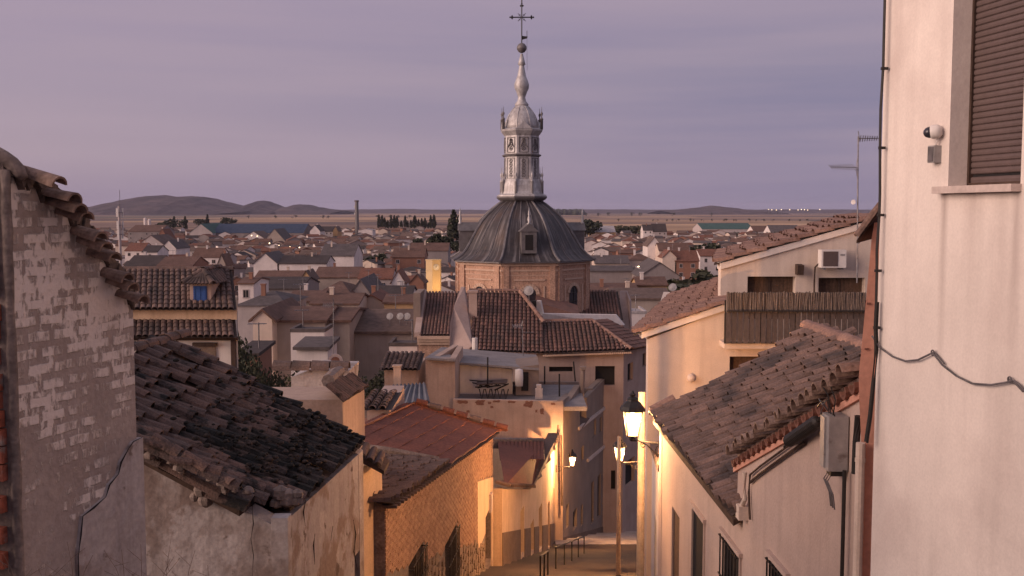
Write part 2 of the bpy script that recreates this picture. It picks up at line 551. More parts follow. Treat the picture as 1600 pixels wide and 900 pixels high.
def wall(mb, A, B, top, zb, holes=(), th=.3, depth=.18):
    """solid wall from A to B (horizontal), outward side to the right of A->B seen from above is -n;
    top: z or list of (s, z); holes: (s0, s1, z0, z1) recessed by depth from the outer face.
    outer normal n = direction turned so that it points to the viewer side given by sign of (A->B) x up."""
    A, B = V(A), V(B)
    d = V((B.x - A.x, B.y - A.y, 0))
    Lg = d.length
    d.normalize()
    n = V((d.y, -d.x, 0))            # outward
    if not isinstance(top, (list, tuple)):
        top = [(0, top), (Lg, top)]

    def tz(s):
        for (a, za), (b, zb_) in zip(top, top[1:]):
            if s <= b + 1e-9:
                return za + (zb_ - za) * (s - a) / max(b - a, 1e-9)
        return top[-1][1]
    cuts = sorted({0.0, Lg, *[s for s, _ in top if 0 < s < Lg], *[h[0] for h in holes], *[h[1] for h in holes]})
    q = lambda s, z, k=0.0: V((A.x, A.y, 0)) + d * s - n * k + V((0, 0, z))
    for s0, s1 in zip(cuts, cuts[1:]):
        hs = sorted([h for h in holes if h[0] < s1 - 1e-6 and h[1] > s0 + 1e-6], key=lambda h: h[2])
        z = zb
        for h in hs:
            if h[2] > z + 1e-6:
                mb.poly(q(s0, z), q(s1, z), q(s1, h[2]), q(s0, h[2]))
            z = h[3]
        mb.poly(q(s0, z), q(s1, z), q(s1, tz(s1)), q(s0, tz(s0)))
        mb.poly(q(s0, tz(s0)), q(s1, tz(s1)), q(s1, tz(s1), th), q(s0, tz(s0), th))
        mb.poly(q(s1, zb, th), q(s0, zb, th), q(s0, tz(s0), th), q(s1, tz(s1), th))
    mb.poly(q(0, zb, th), q(0, zb), q(0, tz(0)), q(0, tz(0), th))
    mb.poly(q(Lg, zb), q(Lg, zb, th), q(Lg, tz(Lg), th), q(Lg, tz(Lg)))
    for s0, s1, z0, z1 in holes:
        mb.poly(q(s0, z0), q(s0, z0, depth), q(s0, z1, depth), q(s0, z1))
        mb.poly(q(s1, z0, depth), q(s1, z0), q(s1, z1), q(s1, z1, depth))
        mb.poly(q(s0, z1), q(s0, z1, depth), q(s1, z1, depth), q(s1, z1))
        mb.poly(q(s0, z0, depth), q(s0, z0), q(s1, z0), q(s1, z0, depth))
    return q, d, n, Lg


def tiles(parent, name, O, ax, up, W_, H_, m, cw=.22, e=.33, L=.44, r=(.095, .075), seg=4, th=0.0, inside=None, jit=.0, individual=0,
          base='channel', rng=None, lift=.03, sag=0.0, stag=0.0, gaps=0.0, prefix='tile', bump_mat=None, h=.85):
    """barrel-tiled roof plane: O eave corner, ax along the eave, up the slope. Channel sheet below, cover tiles above."""
    rng = rng or RND
    O, ax, up = V(O), V(ax).normalized(), V(up).normalized()
    nm = ax.cross(up).normalized()
    if nm.z < 0:
        nm = -nm
    nc, nr = max(1, round(W_ / cw)), max(1, round(H_ / e))
    cw, e = W_ / nc, H_ / nr
    inside = inside or (lambda u, v: True)
    # channels as a folded sheet
    ch = MB()
    for i in range(nc + 1):
        pass
    for i in range(nc):
        for (u0, u1, d0, d1) in ((i * cw, (i + .5) * cw, 0, -.03), ((i + .5) * cw, (i + 1) * cw, -.03, 0)):
            vv = [k * H_ / 8 for k in range(9)]
            for v0, v1 in zip(vv, vv[1:]):
                if inside((u0 + u1) / 2, (v0 + v1) / 2):
                    f = lambda u, v: -sag * math.sin(math.pi * min(1, max(0, v / H_))) * (.5 + .5 * math.sin(u * 1.3))
                    ch.poly(O + ax * u0 + up * v0 + nm * (d0 + f(u0, v0)), O + ax * u1 + up * v0 + nm * (d1 + f(u1, v0)),
                            O + ax * u1 + up * v1 + nm * (d1 + f(u1, v1)), O + ax * u0 + up * v1 + nm * (d0 + f(u0, v1)))
    part(prefix + '_bed', ch, base, parent, kind='stuff')
    spots = []
    for i in range(nc):
        so = rng.uniform(-stag, stag) * e
        for k in range(nr):
            u, v = (i + .0) * cw, k * e + (so + rng.uniform(-stag, stag) * e * .4 if k else so * .35)
            if gaps and rng.random() < gaps:
                continue
            if inside(u, v + e * .5):
                spots.append((u, v))
    shared = None
    cov = MB()
    if individual:
        spots.sort(key=lambda s: (O + ax * s[0] + up * s[1]).length)
    for idx, (u, v) in enumerate(spots):
        g = -sag * math.sin(math.pi * min(1, v / H_)) * (.5 + .5 * math.sin(u * 1.3))
        o = O + ax * (u + rng.gauss(0, jit * .12)) + up * (v + rng.gauss(0, jit * .35)) + nm * (lift + g + rng.gauss(0, jit * .08))
        a = rng.gauss(0, jit)
        up2 = (up + ax * a - nm * (lift / L) + nm * rng.gauss(0, jit * .5)).normalized()
        ax2 = (ax - up2 * ax.dot(up2)).normalized()
        nm2 = ax2.cross(up2)
        if nm2.dot(nm) < 0:
            nm2 = -nm2
        if idx < individual:
            if shared is None:
                sm = MB().arc(V((0, 0, 0)), V((1, 0, 0)), V((0, 1, 0)), V((0, 0, 1)), L, r[0], r[1], 5, .016, h)
                shared = sm.mesh('tile', m)
            mm = frame(o, ax2, up2, nm2)
            if bump_mat and bump_mat(u, v):
                if 'moss' not in cache:
                    cache['moss'] = sm.mesh('tile', 'moss_tile')
                inst('tile', cache['moss'], mm, parent)
            else:
                inst('tile', shared, mm, parent)
        else:
            cov.ct = rng.random() * .999 + .001
            cov.arc(o, ax2, up2, nm2, L, r[0], r[1], seg, th, h)
    if cov.v:
        part(name, cov, m, parent, kind='stuff')


cache = {}
# ------------------------------------------------------------------ ground
def field_material():
    m = bpy.data.materials.new('plain')
    m.use_nodes = True
    t = m.node_tree
    L = t.links.new
    b = t.nodes['Principled BSDF']
    b.inputs['Roughness'].default_value = .95
    geo = N(t, 'ShaderNodeNewGeometry')
    vm = N(t, 'ShaderNodeVectorMath', operation='MULTIPLY')
    vm.inputs[1].default_value = (.0011, .0016, 0)
    L(geo.outputs['Position'], vm.inputs[0])
    vo = N(t, 'ShaderNodeTexVoronoi', i_Scale=1.0)
    L(vm.outputs[0], vo.inputs['Vector'])
    sp = N(t, 'ShaderNodeSeparateColor')
    L(vo.outputs['Color'], sp.inputs[0])
    r = N(t, 'ShaderNodeValToRGB')
    r.color_ramp.interpolation = 'CONSTANT'
    ramp(r, [(0, (0.221, 0.130, 0.091)), (.22, (0.390, 0.234, 0.130)), (.42, (0.143, 0.091, 0.072)), (.55, (0.494, 0.305, 0.169)), (.75, (0.260, 0.156, 0.104)), (.88, (0.098, 0.078, 0.055))])
    L(sp.outputs[0], r.inputs[0])
    ve = N(t, 'ShaderNodeTexVoronoi', feature='DISTANCE_TO_EDGE', i_Scale=1.0)
    L(vm.outputs[0], ve.inputs['Vector'])
    er_ = N(t, 'ShaderNodeMapRange', i_1=.012, i_2=.03, i_3=.45, i_4=1.0)
    L(ve.outputs['Distance'], er_.inputs[0])
    v3 = N(t, 'ShaderNodeVectorMath', operation='MULTIPLY')
    v3.inputs[1].default_value = (.0002, .012, 0)
    L(geo.outputs['Position'], v3.inputs[0])
    n3 = N(t, 'ShaderNodeTexNoise', i_Scale=1.0, i_Detail=4.0)
    L(v3.outputs[0], n3.inputs['Vector'])
    r3 = N(t, 'ShaderNodeMapRange', i_1=.35, i_2=.65, i_3=.72, i_4=1.18)
    L(n3.outputs[0], r3.inputs[0])
    em = N(t, 'ShaderNodeMath', operation='MULTIPLY')
    L(er_.outputs[0], em.inputs[0]); L(r3.outputs[0], em.inputs[1])
    n1 = N(t, 'ShaderNodeTexNoise', i_Scale=.02, i_Detail=6.0)
    L(geo.outputs['Position'], n1.inputs['Vector'])
    mr = N(t, 'ShaderNodeMapRange', i_1=.3, i_2=.7, i_3=.75, i_4=1.2)
    L(n1.outputs[0], mr.inputs[0])
    sc = N(t, 'ShaderNodeVectorMath', operation='SCALE')
    m0 = N(t, 'ShaderNodeMath', operation='MULTIPLY')
    L(mr.outputs[0], m0.inputs[0]); L(em.outputs[0], m0.inputs[1])
    L(r.outputs[0], sc.inputs[0]); L(m0.outputs[0], sc.inputs['Scale'])
    # town ground: bare grey-brown streets and yards out to about 1.2 km
    sy = N(t, 'ShaderNodeSeparateXYZ')
    L(geo.outputs['Position'], sy.inputs[0])
    my = N(t, 'ShaderNodeMapRange', i_1=1150, i_2=1350)
    L(sy.outputs[1], my.inputs[0])
    n2 = N(t, 'ShaderNodeTexNoise', i_Scale=.08, i_Detail=5.0)
    L(geo.outputs['Position'], n2.inputs['Vector'])
    tr = N(t, 'ShaderNodeMixRGB', i_1=(.085, .066, .06, 1), i_2=(.13, .10, .088, 1))
    L(n2.outputs[0], tr.inputs[0])
    mx = N(t, 'ShaderNodeMixRGB')
    L(my.outputs[0], mx.inputs[0]); L(tr.outputs[0], mx.inputs[1]); L(sc.outputs[0], mx.inputs[2])
    L(mx.outputs[0], b.inputs['Base Color'])
    return m


M['plain'] = field_material()
mb = MB()
ys = [-60, -20, 0, 10, 20, 30, 45, 62, 68, 75, 90, 110, 130, 200, 400, 800, 1500, 3000, 6000, 12000, 24000]
xs = [-16000, -6000, -2000, -600, -150, -40, 0, 40, 150, 600, 2000, 6000, 16000]
for y0, y1 in zip(ys, ys[1:]):
    for x0, x1 in zip(xs, xs[1:]):
        mb.poly((x0, y0, ground(y0)), (x1, y0, ground(y0)), (x1, y1, ground(y1)), (x0, y1, ground(y1)))
structure('ground', mb, 'plain')


def LX(D):      # west side of the street
    return -4 + .1 * D if D < 33.5 else (-6.2 + .175 * D if D < 48 else 2.2 + (D - 48) * .28)


def RX(D):      # east side of the street
    return 2.98 - .025 * D if D < 17.6 else (2.54 + (D - 17.6) * .105 if D < 34 else 4.26 + (D - 34) * .14)


st = bpy.data.objects.new('street', None)
link(st)
st['kind'] = 'structure'
WL['street'] = V((0, 0, 0))
mb = MB()
D = -10.0
while D < 9:
    mb.poly((LX(D), D, ground(D) + .01), (RX(D), D, ground(D) + .01), (RX(D + 1), D + 1, ground(D + 1) + .01), (LX(D + 1), D + 1, ground(D + 1) + .01))
    D += 1
structure('paving', mb, 'asphalt', st)
D = 9.0
while D < 62:
    run = 1.25 if D < 44 else 2.6
    z0, z1 = ground(D) + .03, ground(D + run)
    mb = MB()
    xa, xb, xc, xd = LX(D) - .1, RX(D) + .1, RX(D + run) + .1, LX(D + run) - .1
    mb.hexa([(xa, D, z1 - .5), (xb, D, z1 - .5), (xc, D + run, z1 - .5), (xd, D + run, z1 - .5),
             (xa, D, z0), (xb, D, z0), (xc, D + run, z0 - run * .1), (xd, D + run, z0 - run * .1)])
    o = part('step', mb, 'asphalt', st)
    if D > 43:
        mb = MB()
        e = z0 - run * .1
        ww_ = .3 if D < 44 else .75
        mb.hexa([(xd + .15, D + run - ww_, e + .026), (xc - .15, D + run - ww_, e + .026), (xc - .15, D + run + .02, e + .004), (xd + .15, D + run + .02, e + .004),
                 (xd + .15, D + run - ww_, e + .05 + ww_ * .06), (xc - .15, D + run - ww_, e + .05 + ww_ * .06), (xc - .15, D + run + .02, e + .03), (xd + .15, D + run + .02, e + .03)])
        part('step_edge', mb, 'pale_edge', st)
    D += run
mb = MB()
mb.poly((-2, 61.5, ground(61.5) + .05), (16, 61.5, ground(61.5) + .05), (24, 80, ground(80) + .2), (-2, 80, ground(80) + .2))
structure('paving', mb, 'asphalt', st)
for f_, sg in ((LX, 1), (RX, -1)):
    D = 20.0
    while D < 61:
        mb = MB()
        a, b_ = f_(D), f_(D + 2)
        z0, z1 = ground(D) + .17, ground(D + 2) + .17
        w_ = .55 * sg
        mb.hexa([(a, D, z0 - 1), (a + w_, D, z0 - 1), (b_ + w_, D + 2, z1 - 1), (b_, D + 2, z1 - 1), (a, D, z0), (a + w_, D, z0), (b_ + w_, D + 2, z1), (b_, D + 2, z1)])
        part('kerb', mb, 'concrete', st)
        D += 2.015


# ------------------------------------------------------------------ foreground, west: crumbling plaster gable with tiled verge
def ghost_brick_material(A, d):
    m = mat('ghost_plaster', (.41, .33, .295), (.34, .268, .238), scale=2.4, fineamt=.12, bump=.6, bumpscale=18)
    t = m.node_tree
    L = t.links.new
    b = t.nodes['Principled BSDF']
    old = b.inputs['Base Color'].links[0].from_socket
    geo = N(t, 'ShaderNodeNewGeometry')
    sub = N(t, 'ShaderNodeVectorMath', operation='SUBTRACT')
    sub.inputs[1].default_value = A
    L(geo.outputs['Position'], sub.inputs[0])
    dt = N(t, 'ShaderNodeVectorMath', operation='DOT_PRODUCT')
    dt.inputs[1].default_value = d
    L(sub.outputs[0], dt.inputs[0])
    sp = N(t, 'ShaderNodeSeparateXYZ')
    L(geo.outputs['Position'], sp.inputs[0])
    cx = N(t, 'ShaderNodeCombineXYZ')
    L(dt.outputs['Value'], cx.inputs[0]); L(sp.outputs[2], cx.inputs[1])
    wob = N(t, 'ShaderNodeTexNoise', i_Scale=9.0, i_Detail=4.0)
    L(geo.outputs['Position'], wob.inputs['Vector'])
    wa = N(t, 'ShaderNodeVectorMath', operation='MULTIPLY_ADD')
    wa.inputs[1].default_value = (.035, .035, .035)
    L(wob.outputs['Color'], wa.inputs[0]); L(cx.outputs[0], wa.inputs[2])
    br = N(t, 'ShaderNodeTexBrick', i_Scale=1.0)
    br.inputs['Mortar Size'].default_value = .028
    br.inputs['Mortar Smooth'].default_value = .35
    br.inputs['Brick Width'].default_value = .23
    br.inputs['Row Height'].default_value = .108
    L(wa.outputs[0], br.inputs['Vector'])
    n1 = N(t, 'ShaderNodeTexNoise', i_Scale=2.3, i_Detail=7.0, i_Roughness=.65)
    L(geo.outputs['Position'], n1.inputs['Vector'])
    zr = N(t, 'ShaderNodeMapRange', i_1=-2.25, i_2=-.55, i_3=-.10, i_4=.10)      # more limewash left high up
    L(sp.outputs[2], zr.inputs[0])
    ad = N(t, 'ShaderNodeMath', operation='ADD')
    L(n1.outputs[0], ad.inputs[0]); L(zr.outputs[0], ad.inputs[1])
    n2 = N(t, 'ShaderNodeTexNoise', i_Scale=14.0, i_Detail=6.0, i_Roughness=.7)
    sv = N(t, 'ShaderNodeVectorMath', operation='MULTIPLY')
    sv.inputs[1].default_value = (2, 2, .6)
    L(geo.outputs['Position'], sv.inputs[0]); L(sv.outputs[0], n2.inputs['Vector'])
    n2r = N(t, 'ShaderNodeMapRange', i_1=.3, i_2=.7, i_3=-.11, i_4=.11)
    L(n2.outputs[0], n2r.inputs[0])
    ad2 = N(t, 'ShaderNodeMath', operation='ADD')
    L(ad.outputs[0], ad2.inputs[0]); L(n2r.outputs[0], ad2.inputs[1])
    m1 = N(t, 'ShaderNodeMapRange', i_1=.43, i_2=.54)     # brick faces that kept limewash
    L(ad2.outputs[0], m1.inputs[0])
    inv = N(t, 'ShaderNodeMath', operation='SUBTRACT', i_0=1.0)
    L(br.outputs['Fac'], inv.inputs[1])
    mu = N(t, 'ShaderNodeMath', operation='MULTIPLY')
    L(m1.outputs[0], mu.inputs[0]); L(inv.outputs[0], mu.inputs[1])
    m2 = N(t, 'ShaderNodeMapRange', i_1=.56, i_2=.63)     # whole limewash, joints covered too
    L(ad2.outputs[0], m2.inputs[0])
    mxm = N(t, 'ShaderNodeMath', operation='MAXIMUM')
    L(mu.outputs[0], mxm.inputs[0]); L(m2.outputs[0], mxm.inputs[1])
    pale = N(t, 'ShaderNodeMixRGB', i_2=(.72, .62, .565, 1))
    L(mxm.outputs[0], pale.inputs[0]); L(old, pale.inputs[1])
    L(pale.outputs[0], b.inputs['Base Color'])
    bm = N(t, 'ShaderNodeBump', i_Strength=.7, i_Distance=.012)
    L(mxm.outputs[0], bm.inputs['Height'])
    ob = b.inputs['Normal'].links[0].from_socket
    L(ob, bm.inputs['Normal'])
    L(bm.outputs[0], b.inputs['Normal'])
    return m


NW, FW = P(24, 600, 6.5), P(211, 600, 7.6)
wd = V((FW.x - NW.x, FW.y - NW.y, 0)).normalized()
wn = V((wd.y, -wd.x, 0))           # towards the street
lw_b = (FW.x - NW.x) / (FW.y - NW.y)
lw_a = NW.x - lw_b * NW.y
Lp = lambda px, py: Pw(px, py, lw_a, lw_b)
M['ghost_plaster'] = ghost_brick_material(tuple(NW), tuple(wd))
base = V((NW.x, NW.y, ground(7)))
gab = thing('old_house', 'crumbling plastered gable end with ghost rows of brick and a stepped tile verge', 'house', base)
top = [(24, 264), (52, 278), (80, 296), (106, 320), (132, 350), (156, 384), (180, 417), (200, 449), (211, 466)]
pts = [Lp(x, y) for x, y in top]
pts[0] = V((NW.x, NW.y, pts[0].z))
pts[-1] = V((FW.x, FW.y, pts[-1].z))
mb = MB()
prof = pts + [V((FW.x, FW.y, ground(7) - 2)), V((NW.x, NW.y, ground(7) - 2))]
mb.prism(prof, -wn * 3.5)
part('wall', mb, 'ghost_plaster', gab)
# plaster coat of the lower far corner, with a broken edge
mb = MB()
edge = [(214, 684), (203, 690), (196, 700), (184, 722), (180, 740), (166, 757), (160, 776), (141, 793), (124, 806), (121, 836), (117, 868), (113, 930)]
ep = [Lp(x, y) for x, y in edge] + [V((FW.x, FW.y, -5)) + wd * .03]
ep[0] = V((FW.x, FW.y, ep[0].z)) + wd * .03
ep[-2] = V((ep[-2].x, ep[-2].y, -5))
mb.prism([p + wn * .035 for p in ep][::-1], -wn * .05)
part('plaster_coat', mb, 'grey_plaster', gab)
mb = MB()
mb.tube([p + wn * .030 for p in ep[:-1]], [.002, .006, .003, .009, .003, .008, .002, .010, .004, .007, .004, .003][:len(ep) - 1], 4)
part('crack', mb, 'dark_hole', gab)
# near jamb: torn hollow bricks
mb = MB()
jam = V((NW.x, NW.y, 0))
jx = -wn
rows_z = Lp(24, 262).z
mb.box(jam - wd * .03 + jx * .25 + V((0, 0, -2.2)) + wd * .02, (.5, .05, 5.1), (jx, wd, V((0, 0, 1))))
part('jamb_bed', mb, 'mortar', gab)
mb = MB()
ed_ = [jam - wd * .022 + jx * (.0 + RND.uniform(-.007, .007)) + V((0, 0, .26 - i * .13)) for i in range(27)]
mb.tube(ed_, [RND.uniform(.026, .038) for _ in ed_], 8)
part('mortar_edge', mb, 'mortar', gab, smooth=True)
k = 0
z = rows_z + .13
while z > -2.9:
    hgt = .105
    gap = .012 if z > -.35 or (-1.1 > z > -1.5) else RND.choice([.012, .012, .012, .06, .10])
    z -= gap
    off = RND.uniform(.0, .03)
    mb = MB()
    c = jam - wd * (.055 + RND.uniform(0, .012)) + jx * (.045 + .115 + off) + V((0, 0, z - hgt / 2))
    mb.box(c, (.235, .05, hgt), (jx, wd, V((0, 0, 1))))
    part('brick', mb, 'hollow_brick', gab, at=c)
    if RND.random() < .4 or k in (0, 4):
        h = MB()
        for q in (-.028, .028):
            h.box(c - wd * .0258 + jx * -.055 + V((0, 0, q)), (.05, .003, .036), (jx, wd, V((0, 0, 1))))
        part('brick_hole', h, 'dark_hole', gab)
    z -= hgt
    k += 1
# rounded mortar cap above the jamb
mb = MB()
cp = [(-26, 226), (-8, 236), (6, 246), (16, 256), (26, 270)]
mb.tube([P(x, y, 6.45) + wd * .06 + V((0, 0, -.035)) for x, y in cp], [.05, .05, .05, .046, .03], 9)
part('mortar_cap', mb, 'mortar', gab, smooth=True)
# verge tiles stepping down; each one points out over the wall and down the slope
verge = [((93, 291), (24, 262), .052), ((117, 316), (60, 300), .05), ((136, 345), (84, 326), .05), ((158, 376), (104, 356), .052), ((180, 408), (128, 390), .05),
         ((200, 440), (146, 421), .052), ((224, 474), (168, 455), .055)]
sm = MB().arc(V((0, 0, 0)), V((1, 0, 0)), V((0, 1, 0)), V((0, 0, 1)), .36, .062, .046, 7, .013, 1.05)
vt = sm.mesh('tile', 'verge_tile')
bed = MB()
for i, ((mx_, my_), (bx, by), r) in enumerate(verge):
    D0 = 6.62 + .14 * i
    for rep in (0, 1) if i % 2 else (0,):
        mo = P(mx_, my_, D0 - .10) + V((0, 0, -.07)) * rep + wd * (.05 * rep)
        tl = P(bx, by, D0 + .06) + V((0, 0, -.055)) * rep + wd * (.05 * rep)
        up = (tl - mo).normalized()
        up = (up - wn * .12).normalized()
        ax = up.cross(V((0, 0, 1))).normalized()
        nm = ax.cross(up)
        inst('tile', vt, frame(mo, ax, up, nm) @ Matrix.Rotation(RND.uniform(-.15, .15), 4, 'Y'), gab)
tp_ = []
for (xa, ya), (xb, yb) in zip(top, top[1:]):
    for k_ in range(4):
        tp_.append((xa + (xb - xa) * k_ / 4, ya + (yb - ya) * k_ / 4))
rb = random.Random(8)
dpt = [rb.uniform(8, 30) for _ in tp_]
for i in range(len(tp_) - 1):
    (xa, ya), (xb, yb) = tp_[i], tp_[i + 1]
    th_b = rb.uniform(.02, .06)
    a_, b_ = Lp(xa, ya - 6), Lp(xb, yb - 6)
    c_, d_ = Lp(xb - 3, yb + dpt[i + 1]), Lp(xa - 3, ya + dpt[i])
    bed.prism([p + wn * th_b for p in (d_, c_, b_, a_)], -wn * (th_b + .05))
part('mortar_bed', bed, 'verge_mortar', gab, kind='stuff')
shading_house = thing('old_house', 'plain old house hard by the brick jamb, uphill along the street', 'house', V((-5, -2, ground(0))))  # out of view, added to keep low light off the lower white wall
mb = MB()
mb.prism([V((-3.9, 5.2, -4.5)), V((-9, 5.2, -4.5)), V((-9, 5.2, -.7)), V((-6.4, 5.2, .55)), V((-3.9, 5.2, -.6))], V((0, -16, 0)))
part('wall', mb, 'grey_plaster', shading_house)
mb = MB()
mb.prism([V((-3.6, 5.4, -.74)), V((-6.4, 5.4, .56)), V((-6.4, 5.4, .71)), V((-3.6, 5.4, -.59))], V((0, -16.4, 0)))
mb.prism([V((-9.3, 5.4, -.84)), V((-6.4, 5.4, .56)), V((-6.4, 5.4, .71)), V((-9.3, 5.4, -.69))], V((0, -16.4, 0)))
part('roof', mb, 'old_tile', shading_house)

# ------------------------------------------------------------------ old house with the dark sagging roof
b2 = V((-4.3, 13, ground(13)))
dk = thing('old_house', 'old plastered house under a dark sagging mossy tile roof, wall plaster peeling', 'house', b2)
fx = lambda D: -4 + .1 * D
cor = V((fx(12.05), 12.05, 0))
farc = V((fx(16.15), 16.15, 0))
RF0, EF0 = P(275, 532, 16.2), P(565, 688, 16.2)
SL = (RF0.z - EF0.z) / (EF0.x - RF0.x)
ridge = lambda D: V((RF0.x + .1 * (D - 16.2), D, RF0.z))
zroof = lambda x, D: ridge(D).z - (x - ridge(D).x) * SL
# gable wall (faces the camera) and street wall with a window opening
mb = MB()
gl = V((-8.2, 12.05, 0))
Lg = cor.x - gl.x
q, d, n, Lw = wall(mb, gl, cor, [(0, zroof(ridge(12).x - 2.45, 12) - .2 if False else -3.3), (ridge(12).x - gl.x, -2.12), (Lg, zroof(cor.x, 12) - .12)], ground(12) - 2, th=.35)
part('gable_wall', mb, 'grey_plaster', dk)
mb = MB()
s = lambda D: (V((fx(D), D, 0)) - cor).length
q, d, n, Lw = wall(mb, cor, farc, [(0, zroof(cor.x, 12) - .10), (s(16.15), zroof(farc.x, 16) - .12)], ground(16) - 1.5, [(s(15.55), s(15.95), -6.9, -5.35)], th=.35, depth=.15)
part('street_wall', mb, 'old_plaster', dk)
mb = MB()
mb.box(q(s(15.75), -6.12, .16), (.5, .03, 1.7), (d, n, V((0, 0, 1))))
part('window', mb, 'dark_hole', dk)
mb = MB()
wall(mb, farc, V((-8.0, 16.6, 0)), [(0, zroof(farc.x, 16) - .12), (farc.x - ridge(16).x, -2.15), (5.4, -3.3)], ground(16) - 2, th=.3)
wall(mb, V((-8.0, 16.6, 0)), gl, -3.4, ground(16) - 2, th=.3)
part('rear_wall', mb, 'grey_plaster', dk)
# a raised plaster pier and long cracks on the street side
mb = MB()
mb.box(cor + V((.02, .02, -4.6)) + n * -.0, (.2, .2, 1.9))
part('corner_pier', mb, 'grey_plaster', dk)
mb = MB()
cr = [(395, 748), (397, 770), (394, 796), (396, 818), (392, 842), (396, 868), (394, 905)]
mb.tube([P(x, y, 12.02) for x, y in cr], [.002, .006, .003, .007, .003, .005, .002], 4)
part('crack', mb, 'dark_hole', dk)
mb = MB()
for cr in ([(552, 812), (556, 835), (553, 862), (558, 890)], [(492, 834), (490, 852), (492, 882)], [(478, 780), (474, 800), (477, 822)], [(520, 822), (517, 845)]):
    mb.tube([Pw(x, y, -3.985, .1) for x, y in cr], [.003] + [.009] * (len(cr) - 2) + [.002], 4)
part('crack', mb, 'dark_hole', dk, kind='stuff')
# roof: near strip (short) and long lower strip, individual tiles
up3 = V((-1, 0, SL)).normalized()
along = V((.1, 1, 0)).normalized()
e1 = V((-3.14, 11.75, zroof(-3.14, 11.75)))
e2 = V((-2.72, 12.55, zroof(-2.72, 12.55)))
len1 = (ridge(11.75) - e1).length
len2 = (ridge(12.55) - e2).length
moss = lambda u, v: (v < 1.15 + .5 * math.sin(u * 2.1)) and u > .25
tiles(dk, 'roof', e2, along, up3, 3.68, len2, 'old_tile', cw=.245, e=.36, L=.50, r=(.125, .10), seg=5, th=.016, jit=.075, individual=190, sag=.12, lift=.055, bump_mat=moss, stag=.35, gaps=.02)
tiles(dk, 'roof', e1, along, up3, .86, len1, 'old_tile', cw=.245, e=.36, L=.50, r=(.125, .10), seg=5, th=.016, jit=.10, individual=60, sag=.04, lift=.055, stag=.35)
mb = MB()
for e_, D0, D1 in ((e1, 11.95, 12.55), (e2, 12.7, 16.3)):
    a, b_ = ridge(D0), ridge(D1)
    e_ = e_ + along * .15 + up3 * .12
    ee = e_ + along * (D1 - D0)
    dn = V((0, 0, -.07))
    mb.hexa([e_ + dn * 2.2, ee + dn * 2.2, b_ + dn * 2.2, a + dn * 2.2, e_ + dn, ee + dn, b_ + dn, a + dn])
part('roof_deck', mb, 'wood_dark', dk)
mb = MB()
for D0, D1 in ((11.9, 16.3),):
    a, b_ = ridge(D0), ridge(D1)
    mb.hexa([a + V((-2.6, 0, -1.5)), b_ + V((-2.6, 0, -1.5)), b_ + V((0, 0, -.12)), a + V((0, 0, -.12)), a + V((-2.6, 0, -1.4)), b_ + V((-2.6, 0, -1.4)), b_ + V((0, 0, -.02)), a + V((0, 0, -.02))])
part('rear_slope', mb, 'old_tile', dk)
rt = MB().arc(V((0, 0, 0)), V((1, 0, 0)), V((0, 1, 0)), V((0, 0, 1)), .46, .125, .105, 6, .016, .9).mesh('ridge_tile', 'old_tile')
D = 11.7
while D < 16.2:
    inst('ridge_tile', rt, frame(ridge(D) + V((0, 0, .04 + RND.uniform(-.01, .02))), V((1, -.1, 0)).normalized(), (along + V((RND.uniform(-.04, .04), 0, RND.uniform(-.02, .03)))).normalized(), V((0, 0, 1))), dk)
    D += .37
# loose verge tiles and the lump of mortar that hangs on the gable
for i in range(6):
    u = i / 5.0
    a = P(222 + 150 * u, 694 + 68 * u, 11.62)
    inst('verge_tile', rt, frame(a + V((0, 0, -.02)), V((0, 1, 0)), (V((-1, .1 * RND.uniform(-1, 1), .5))).normalized(), V((.47, 0, .88))), dk)
mb = MB()
for i, (x, y, r) in enumerate([(308, 748, .10), (316, 764, .11), (322, 780, .10), (312, 733, .08), (304, 776, .06), (330, 770, .07)]):
    mb.lathe([(.02, -r), (r * .8, -r * .6), (r, 0), (r * .7, r * .7), (.02, r * .9)], P(x, y, 11.95), 8, i)
rr = random.Random(14)
for i in range(26):
    u = rr.random()
    c = P(218 + 172 * u, 697 + 76 * u, 11.66) + V((rr.uniform(-.05, .05), rr.uniform(-.06, .06), rr.uniform(-.05, .04)))
    r = rr.uniform(.03, .075)
    mb.lathe([(r * .3, -r * .7), (r * rr.uniform(.7, 1.2), -r * .3), (r * rr.uniform(.7, 1.1), r * .3), (r * .3, r * .7)], c, 6, rr.random() * 3)
for i in range(9):
    c = P(rr.uniform(428, 480), rr.uniform(768, 788), 12.45)
    r = rr.uniform(.06, .12)
    mb.lathe([(r * .3, -r * .7), (r, -r * .3), (r * .9, r * .3), (r * .3, r * .7)], c, 6, rr.random() * 3)
part('mortar_lump', mb, 'mortar', dk, kind='stuff')
for i in range(7):
    u = (i + .5) / 7
    a = P(226 + 150 * u, 690 + 70 * u, 11.60)
    tilt = V((-1, rr.uniform(-.5, .5), .5 + rr.uniform(-.2, .2))).normalized()
    inst('broken_tile', rt, frame(a + V((0, rr.uniform(-.05, .05), rr.uniform(-.02, .06))), tilt.cross(V((0, 0, 1))).normalized() * -1, tilt, V((.4, rr.uniform(-.4, .1), .88)).normalized()) @ Matrix.Scale(rr.uniform(.5, .8), 4), dk)
mb = MB()
rr = random.Random(3)
for i in range(260):
    D = rr.uniform(12.6, 15.95)
    v = abs(rr.gauss(0, 1.0)) + .1
    if v > len2 - .1:
        continue
    o = e2 + along * (D - 12.55) + up3 * v + V((.05, 0, .11))
    s_ = rr.uniform(.02, .06)
    mb.lathe([(s_ * .3, 0), (s_, s_ * .3), (s_ * .7, s_ * .8), (.005, s_)], o, 6, rr.random())
part('moss', mb, 'moss_tile', dk, kind='stuff', smooth=True)

